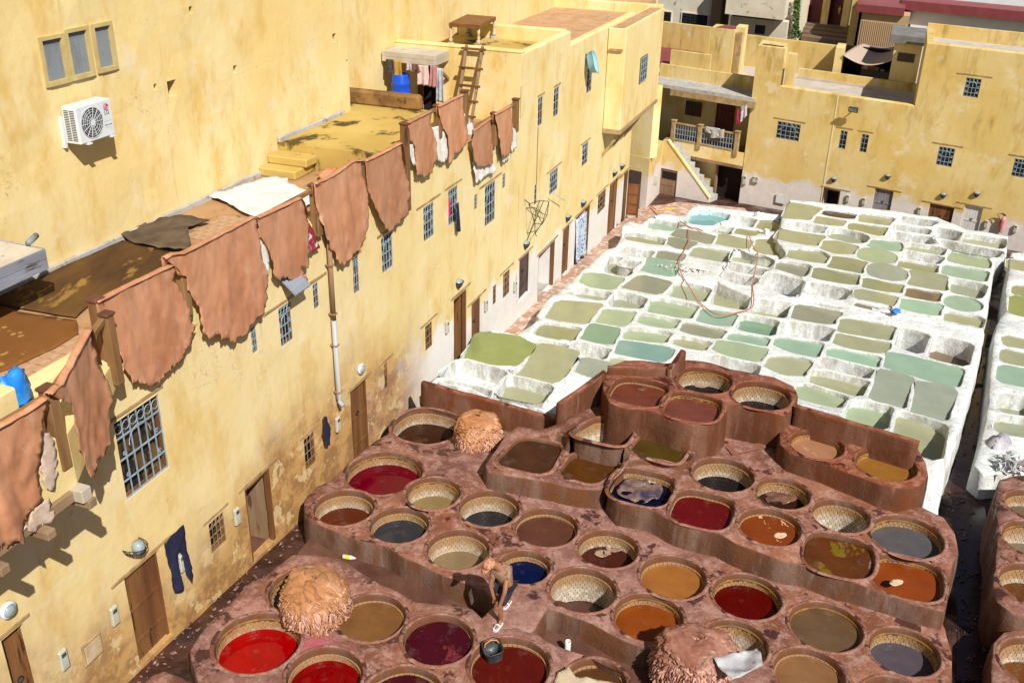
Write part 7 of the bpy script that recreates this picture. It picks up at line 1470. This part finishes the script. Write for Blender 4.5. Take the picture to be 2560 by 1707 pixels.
# ------------------------------------------------------------ drain: puddles and litter
for i, pts in enumerate(([(2440, 790), (2475, 800), (2455, 900), (2430, 1000), (2400, 1080), (2390, 1150), (2360, 1230), (2420, 1230), (2430, 1120), (2455, 1040), (2475, 950)], [(2380, 1240), (2460, 1250), (2480, 1400), (2470, 1550), (2400, 1600), (2385, 1450)], [(2395, 1560), (2470, 1580), (2470, 1700), (2390, 1700)])):
    P = [hzg(x, y, .012) for x, y in pts]; sheet('water', [p.to_2d() for p in P], m_redwater, lambda x, y: gz((x, y, 0))+.012-.0, .5, amp=.0)
T = MB(); rr = random.Random(21)
for k in range(300):
    if k < 180: px, py = rr.choice([(2400, 1350), (2430, 1000), (2420, 1200), (2440, 1500), (2450, 850), (2440, 1640)]); px += rr.gauss(0, 22); py += rr.gauss(0, 60)
    else: t_ = rr.random(); px, py = 350+t_*420+rr.gauss(0, 14), 1690-t_*385+rr.gauss(0, 14)
    p = hzg(px, py, .03); s = rr.uniform(.015, .06); a = rr.uniform(0, 6); u = Vector((math.cos(a), math.sin(a), rr.uniform(-.3, .3)))*s; v = Vector((-math.sin(a), math.cos(a), rr.uniform(-.3, .3)))*s*.6; T.add([p-u, p+v, p+u, p-v, p+Vector((0, 0, s*.5))], [(0, 1, 4), (1, 2, 4), (2, 3, 4), (3, 0, 4)])
o = T.build('litter', simple('wet_litter', (.10, .045, .035), (.24, .13, .11), 3, .45, .2, isl=.6), None); tag(o, 'leather shreds and litter strewn along the wet drains', 'litter', kind='stuff')
# ------------------------------------------------------------ the stooping man
FZ = Z_B-.005
fF, fB = hz(1249, 1563, FZ), hz(1271, 1509, FZ)
hip = hz(1262, 1462, FZ+.80); 
def rel(px, py, z): return hz(px, py, FZ+z)
pel = rel(1264, 1458, .84); belly = rel(1262, 1440, 1.02); chest = rel(1254, 1417, 1.20); neck = rel(1240, 1410, 1.30); head = rel(1226, 1411, 1.33)
shL = rel(1270, 1420, 1.18); elL = rel(1262, 1480, .88); haL = rel(1249, 1514, .62); fiL = rel(1244, 1527, .52)
shR = rel(1236, 1428, 1.10); elR = rel(1226, 1462, .85); haR = rel(1234, 1492, .62); fiR = rel(1236, 1502, .52)
fw_ = (Vector((head.x, head.y, 0))-Vector((pel.x, pel.y, 0))).normalized(); sd_ = Vector((-fw_.y, fw_.x, 0))
hL, hR = pel+Vector((.07, -.03, -.04)), pel+Vector((-.05, .07, -.04))
kL = hL.lerp(fF, .5)+Vector((-.08, -.06, .04)); kR = hR.lerp(fB, .5)+Vector((-.07, -.06, .03)); aL = fF+Vector((.02, .05, .09)); aR = fB+Vector((.02, .05, .09))
def skinmesh(name, nodes, edges, mat, parent, root=0, sub=2):
    me = bpy.data.meshes.new(name); me.from_pydata([tuple(n[0]) for n in nodes], edges, []); me.update(); o = bpy.data.objects.new(name, me); COL.objects.link(o); o.parent = parent; me.materials.append(mat)
    md = o.modifiers.new('skin', 'SKIN'); md.use_smooth_shade = True
    for v, n in zip(me.skin_vertices[0].data, nodes): v.radius = (n[1], n[1] if len(n) < 3 else n[2])
    me.skin_vertices[0].data[root].use_root = True; s = o.modifiers.new('sub', 'SUBSURF'); s.levels = sub; s.render_levels = sub; return o
mc = fF.copy(); man = empty('person', mc); tag(man, 'stooping man in a stained cap, brown shirt and dark shorts, reaching down', 'person')
L_ = lambda p: p-mc
m_flesh = simple('skin_tone', (.33, .15, .085), (.28, .12, .065), 4, .5, .1); m_shirt = simple('stained_shirt', (.24, .13, .075), (.36, .24, .16), 5, .9, .4, 25, c3=(.14, .06, .04), lo=.56); m_short = simple('dark_shorts', (.02, .022, .035), (.035, .035, .05), 5, .9, .3, 30); m_capm = simple('stained_cap', (.42, .16, .07), (.62, .34, .2), 14, .9, .4, 30, c3=(.25, .06, .03), lo=.52); m_sandal = simple('white_sandal', (.72, .70, .66), None, 5, .6, .1)
nodes = [(L_(pel), .13, .11), (L_(belly), .125, .11), (L_(chest), .14, .12), (L_(neck), .058), (L_(head), .088, .10), (L_(shL), .06), (L_(elL), .042), (L_(haL), .028), (L_(shR), .06), (L_(elR), .042), (L_(haR), .028), (L_(hL), .09), (L_(kL), .062), (L_(aL), .038), (L_(fF+Vector((.0, .0, .035))), .036, .03), (L_(hR), .09), (L_(kR), .062), (L_(aR), .038), (L_(fB+Vector((0, 0, .035))), .036, .03)]
tipF, tipB = fF+Vector((-.07, -.13, .025)), fB+Vector((-.07, -.13, .025)); nodes += [(L_(tipF), .032, .02), (L_(tipB), .032, .02)]
edges = [(0, 1), (1, 2), (2, 3), (3, 4), (2, 5), (5, 6), (6, 7), (2, 8), (8, 9), (9, 10), (0, 11), (11, 12), (12, 13), (13, 14), (14, 19), (0, 15), (15, 16), (16, 17), (17, 18), (18, 20)]
for ha, fi, idx, sg in ((haL, fiL, 7, 1), (haR, fiR, 10, -1)):      # palms and five fingers each
    d = (fi-ha).normalized(); s_ = d.cross(Vector((.3, -.8, .3))).normalized(); base = len(nodes); nodes.append((L_(ha+d*.05), .03, .018)); edges.append((idx, base))
    for k in range(4):
        r0 = ha+d*.085+s_*(.021*(k-1.5)); ln = (.055, .065, .06, .048)[k]; n0 = len(nodes); bend = Vector((0, -.012, -.004))*k
        nodes += [(L_(r0), .0095), (L_(r0+d*ln*.55+s_*.004*(k-1.5)), .0088), (L_(r0+d*ln+Vector((.0, -.012, 0))), .0075)]; edges += [(base, n0), (n0, n0+1), (n0+1, n0+2)]
    n0 = len(nodes); tb = ha+d*.035+s_*.034*sg; nodes += [(L_(tb), .011), (L_(tb+d*.03+s_*.018*sg), .0098), (L_(tb+d*.055+s_*.022*sg), .0085)]; edges += [(base, n0), (n0, n0+1), (n0+1, n0+2)]
body = skinmesh('body', nodes, edges, m_flesh, man)
sh = [(L_(pel+Vector((0, 0, .03))), .150, .13), (L_(belly), .148, .13), (L_(chest), .165, .14), (L_(neck.lerp(chest, .35)), .085), (L_(shL), .080), (L_(shL.lerp(elL, .55)), .072), (L_(shR), .080), (L_(shR.lerp(elR, .55)), .072)]
skinmesh('shirt', sh, [(0, 1), (1, 2), (2, 3), (2, 4), (4, 5), (2, 6), (6, 7)], m_shirt, man)
ss = [(L_(pel+Vector((0, 0, .02))), .153, .135), (L_(hL), .115), (L_(hL.lerp(kL, .55)), .10), (L_(hL.lerp(kL, .95)), .092), (L_(hR), .115), (L_(hR.lerp(kR, .55)), .10), (L_(hR.lerp(kR, .95)), .092)]
skinmesh('shorts', ss, [(0, 1), (1, 2), (2, 3), (0, 4), (4, 5), (5, 6)], m_short, man)
# cap with brim, face, sandals
hd = (head-neck).normalized(); hq = Vector((0, 0, 1)).lerp(hd, .45).normalized(); bf = (fw_*.55+Vector((-.25, -.25, -.15))); bf = (bf-hq*bf.dot(hq)).normalized(); bs = hq.cross(bf)
cp_ = MB(); rings = []; hc = head+hd*.02
for k in range(6):
    a = math.pi/2*k/6; rings.append([L_(hc+bf*(.118*math.cos(a)*math.cos(t))+bs*(.104*math.cos(a)*math.sin(t))+hq*(.005+.115*math.sin(a))) for t in [2*math.pi*i/20 for i in range(20)]])
cp_.loft(rings, False, True); cp_.build('cap', m_capm, man, True)
bm_ = MB(); bm_.add([L_(hc+bf*(.10*math.cos(t))+bs*(.098*math.sin(t))+hq*.012) for t in [R_(-65+13*i) for i in range(11)]]+[L_(hc+bf*(.10*math.cos(t)+.095*math.cos(t*.9))+bs*(.095*math.sin(t))-hq*.012) for t in [R_(-65+13*i) for i in range(11)]], [(i, i+1, 12+i, 11+i) for i in range(10)]); o = bm_.build('brim', m_capm, man, True); md = o.modifiers.new('t', 'SOLIDIFY'); md.thickness = .008
fc = MB(); fp = hc+bf*.088-hq*.03
fc.tube([L_(fp+hq*.0), L_(fp+bf*.022-hq*.03), L_(fp-hq*.036)], [.008, .013, .008], 6); fc.build('nose', m_flesh, man, True)
for sg in (-1, 1): MB().lathe([(.006, -.006), (.012, 0), (.006, .006)], tuple(L_(fp+bs*(.032*sg)+hq*.005)), 8, True, True).build('eye', m_black, man, True); MB().lathe([(.008, -.025), (.018, 0), (.008, .025)], tuple(L_(hc+bs*(.092*sg)-hq*.02)), 8, True, True).build('ear', m_flesh, man, True)
MB().bar(L_(fp-hq*.055-bs*.022), L_(fp-hq*.055+bs*.022), .01, .008).build('mouth', simple('lip', (.22, .07, .05), None, 4, .5, 0), man)
for f0, tp in ((fF, tipF), (fB, tipB)):
    d = (tp-f0); d.z = 0; d.normalize(); s_ = Vector((-d.y, d.x, 0)); pr = [(-.07, .038), (-.03, .044), (.06, .05), (.14, .05), (.185, .03)]; T = MB(); pts = [f0+d*a+s_*b for a, b in pr]+[f0+d*a-s_*b for a, b in reversed(pr)]
    T.add([L_(p-Vector((0, 0, .0))) for p in pts]+[L_(p+Vector((0, 0, .028))) for p in pts], [tuple(range(9, -1, -1)), tuple(range(10, 20))]+[(i, (i+1) % 10, 10+(i+1) % 10, 10+i) for i in range(10)]); T.build('sandal', m_sandal, man)
    MB().tube([L_(f0+d*.07+s_*(.052*math.cos(a))+Vector((0, 0, .02+.055*math.sin(a)))) for a in [math.pi*i/8 for i in range(9)]], .016, 6).build('sandal_strap', m_sandal, man, True)
# ------------------------------------------------------------ fittings on the long facade
m_tanpipe = simple('tan_pipe', (.36, .22, .12), (.26, .15, .08), 3, .6, .2, 30, (1, 1, .2)); m_greypipe = simple('grey_pipe', (.40, .42, .45), (.50, .46, .44), 2, .45, .1, 20, (1, 1, .2))
xp = .5*(FA.at(826, 640, -.1)[0]+FA.at(846, 1000, -.1)[0]); zt_ = FA.at(824, 612, -.1)[1]; zb_ = FA.at(847, 1005, -.1)[1]; zm = FA.at(835, 800, -.1)[1]; dp = empty('drainpipe', FA.W(xp, 0, 0), FA.rz); tag(dp, 'long drainpipe, tan above and grey below, down the facade', 'drainpipe')
MB().tube([(0, -.1, zt_+.5), (0, -.1, zm)], .05, 10).build('upper_pipe', m_tanpipe, dp, True); MB().tube([(0, -.1, zm-.001), (0, -.1, zb_+.1), (0, -.12, zb_+.02), (-.03, -.22, zb_-.06)], .056, 10).build('lower_pipe', m_greypipe, dp, True)
for t_ in (.12, .42, .62, .93): z = zt_+(zb_-zt_)*t_; MB().box(-.065, .065, -.165, .0, z-.015, z+.015, .005).build('clamp', m_oldwood, dp)
for i, (px, py, lb) in enumerate(((1152, 708, 'half-round lamp above the deep open doorway of the long facade'), (1319, 611, 'half-round lamp above the dark grey facade door'), (1423, 544, 'half-round lamp left of the blue curtain'), (1461, 508, 'half-round lamp between the blue curtain and the far barred window'), (1539, 433, 'left one of two lamps near the open brown door'), (1558, 416, 'farthest lamp at the end of the long facade'))): wall_lamp(lb, FA, px, py, 1.1)
for lb, px, py, n in (('meter box left of the tall plank door at lower left', 289, 1539, 1), ('rusty stained meter box at the lower left corner', 162, 1649, 1), ('meter box right of the small barred window', 595, 1291, 1), ('meter box showing between the hanging trouser legs', 458, 1406, 1), ('meter box left of the brown plank door by the drainpipe', 847, 1061, 1), ('meter box with a green lower edge beside the dark grey door', 1290, 716, 1), ('narrow meter box beside the plank door with the iron bolt', 1217, 764, 1), ('narrow meter box left of the deep open doorway', 1120, 818, 1)): meter(lb, FA, px, py, .15, .36, n, .07)
a = FA.at(232, 1622, -.03); e = empty('hatch_box', FA.W(a[0], 0, a[1]-.2), FA.rz); tag(e, 'rusty square metal hatch near the bottom left door', 'hatch'); MB().box(-.2, .2, -.04, 0, 0, .4, .01).build('frame', m_lintel, e); MB().box(-.17, .17, -.055, -.041, .03, .37, .008).build('lid', simple('rusty_enamel', (.62, .52, .36), (.45, .28, .12), 3, .6, .3, 20), e)
a = FA.at(345, 1367, -.15); e = empty('basket_lamp', FA.W(a[0], 0, a[1]), FA.rz); tag(e, 'globe lamp in a black wire basket above the tall plank door', 'lamp'); MB().lathe([(.02, .12), (.08, .1), (.11, .02), (.1, -.06), (.05, -.11), (.01, -.12)], (0, -.16, 0), 16, True, True).build('globe', m_lampg, e, True); g = MB()
for k in range(9): t_ = math.pi*k/8; g.tube([(.19*math.cos(t_), -.01-.3*math.sin(t_), .02), (.14*math.cos(t_), -.01-.24*math.sin(t_), -.1), (.03*math.cos(t_), -.05-.08*math.sin(t_), -.18)], .007, 4)
for R0, zz in ((1., .02), (.86, -.05), (.65, -.12)): g.tube([(.19*R0*math.cos(math.pi*k/12), -.01-.3*R0*math.sin(math.pi*k/12), zz) for k in range(13)], .009, 4)
g.build('basket', m_black, e)
for lb, px, py in (('round white bulkhead lamp at the left edge above a door', 22, 1525), ('round bulkhead lamp above the brown plank door by the drainpipe', 904, 922)):
    a = FA.at(px, py, -.05); e = empty('bulkhead_lamp', FA.W(a[0], -.01, a[1]), FA.rz); tag(e, lb, 'lamp', 'round bulkhead lamps'); q = MB().lathe([(.13, 0), (.13, .05), (.1, .06)], n=20, cap0=True).build('ring', m_acw, e, True); q.rotation_euler.x = R_(90); q = MB().lathe([(.1, .055), (.085, .09), (.04, .11), (.005, .115)], n=20).build('glass', m_lampg, e, True); q.rotation_euler.x = R_(90)
navy = simple('navy_cloth', (.012, .014, .045), (.02, .022, .06), 5, .9, .3, 30)
Z3 = lambda *p: [(x/2.2175, 1000+y/2.2175) for x, y in p]
o = skin(Z3((905, 795), (962, 740), (1022, 690), (1035, 800), (1055, 900), (1070, 1000), (1055, 1010), (1030, 960), (1015, 860), (1000, 838), (982, 850), (976, 890), (982, 960), (1000, 1050), (975, 1070), (950, 980), (925, 880)), 'navy trousers hung on the facade to dry', y=-.1, mat=navy, seed=31, jag=.006, fold=.03, name='trousers'); tag(o, cat='trousers'); o['group'] = 'clothes hung on the facade'
o = skin([(808, 1042), (816, 1040), (822, 1062), (826, 1085), (822, 1110), (812, 1113), (806, 1085)], 'small navy jacket hung beside the meter box', y=-.1, mat=navy, seed=32, jag=.01, fold=.02, name='jacket'); tag(o, cat='jacket'); o['group'] = 'clothes hung on the facade'
def fcloth(nm, lb, cat, pxs, y, mat, s, fold=.03): return cloth(nm, lb, cat, [FA.W(*(lambda q_: (q_[0], y, q_[1]))(FA.at(px, py, y))) for px, py in pxs], mat, fold, s)
t = NT('blue_print', .9, .2); vv = t.n('ShaderNodeTexVoronoi', Scale=7.); t.lk(t.co, vv.inputs['Vector']); t.col(t.mix(t.ramp(vv.outputs['Distance'], .3, .4), (.08, .19, .50), (.55, .62, .72)))
fcloth('curtain', 'blue patterned curtain hanging in a facade doorway', 'curtain', [(1441, 550), (1469, 528), (1468, 632), (1441, 655)], -.06, t.m, 3, .05)
fcloth('cloth_strip', 'dark strip of cloth hanging from a barred window', 'cloth', [(1140, 512), (1146, 505), (1151, 578), (1142, 580)], -.12, navy, 5, .02); fcloth('cloth_strip', 'magenta cloth at the left side of a barred window', 'cloth', [(1121, 500), (1125, 497), (1125, 540), (1121, 545)], .01, simple('garment_pink', (.6, .02, .12)), 6, .01)
o = skin([(758, 532), (775, 560), (798, 618), (780, 630), (766, 632), (760, 590)], 'dark red and white plastic bag hanging by the square post', y=-.1, mat=simple('red_white_bag', (.35, .02, .04), (.32, .02, .05), 3, .5, .1, c3=(.75, .75, .75), lo=.55), seed=33, jag=.006, name='plastic_bag'); tag(o, cat='bag')
a = FA.at(1480, 160, -.25); e = empty('plastic_basin', FA.W(a[0], -.02, a[1]), FA.rz); tag(e, 'pale blue plastic basin hung above a barred window', 'basin'); q = MB(); q.loft([[(*sup(2*math.pi*i/20, r, 4), z_) for i in range(20)] for r, z_ in ((.30, .0), (.36, .05), (.42, .3), (.46, .31), (.46, .33), (.40, .31), (.33, .06))], True, True); o = q.build('bowl', simple('pale_blue_plastic', (.22, .48, .68), (.3, .55, .72), 4, .4, .1), e, True); o.rotation_euler = (R_(70), R_(25), 0); o.location = (0, -.1, 0); o.scale = (.7, .9, .8); MB().box(-.05, .05, -.1, .01, .25, .32).build('hook', m_black, e)
g = MB(); wp = [Vector((*(lambda q_: (q_[0], 0, q_[1]))(FA.at(px, py, -.3)),)) for px, py in ((1333, 512), (1352, 502), (1366, 503), (1378, 540), (1358, 560), (1330, 558), (1350, 528), (1340, 585), (1335, 590), (1362, 565))]
for i, j in ((0, 1), (1, 2), (2, 3), (3, 4), (4, 5), (5, 0), (1, 6), (6, 3), (6, 5), (6, 4), (5, 7), (4, 9), (9, 7), (7, 8), (2, 4), (0, 6)): g.tube([wp[i]+Vector((0, -.15-.12*(i % 3), 0)), wp[j]+Vector((0, -.15-.12*(j % 3), 0))], .012, 5)
g.tube([wp[2]+Vector((0, -.2, 0)), wp[8]+Vector((0, -.02, -.3))], .014, 5); g.tube([wp[0]+Vector((0, -.2, 0)), wp[0]+Vector((0, .03, .15))], .014, 5)
o = g.build('wire_frame', m_black, None, False, FA.o, FA.rz); tag(o, 'rusty wire frame hanging on the facade beside a slit window', 'wire frame')
fcloth('shutter_flap', 'white plastic flap sticking out below a barred window', 'flap', [(1380, 478), (1384, 483), (1412, 503), (1410, 498)], -.25, m_acw, 2, .005)
sa = FA.at(702, 705, -.02); sf = MB(); A0 = Vector((FA.at(700, 698, -.05)[0], -.02, FA.at(700, 698, -.05)[1])); sf.hexa([A0+Vector((0, 0, 0)), A0+Vector((.55, 0, 0)), A0+Vector((.55, -.34, -.30)), A0+Vector((0, -.34, -.30)), A0+Vector((0, 0, .03)), A0+Vector((.55, 0, .03)), A0+Vector((.55, -.35, -.27)), A0+Vector((0, -.35, -.27))]); o = sf.build('window_hood', m_greyplank, None, False, FA.o, FA.rz); tag(o, 'grey wooden hood over the barred window below the torn skin', 'hood')
cl = MB(); P_ = [Vector((*(lambda q_: (q_[0], -.02, q_[1]))(FA.at(px, py)),)) for px, py in ((1344, 318), (1342, 380), (1340, 460))]; cl.tube(P_, .008, 4); o = cl.build('cable', m_black, None, False, FA.o, FA.rz); tag(o, 'thin dark cable running down from a slit window', 'cable')
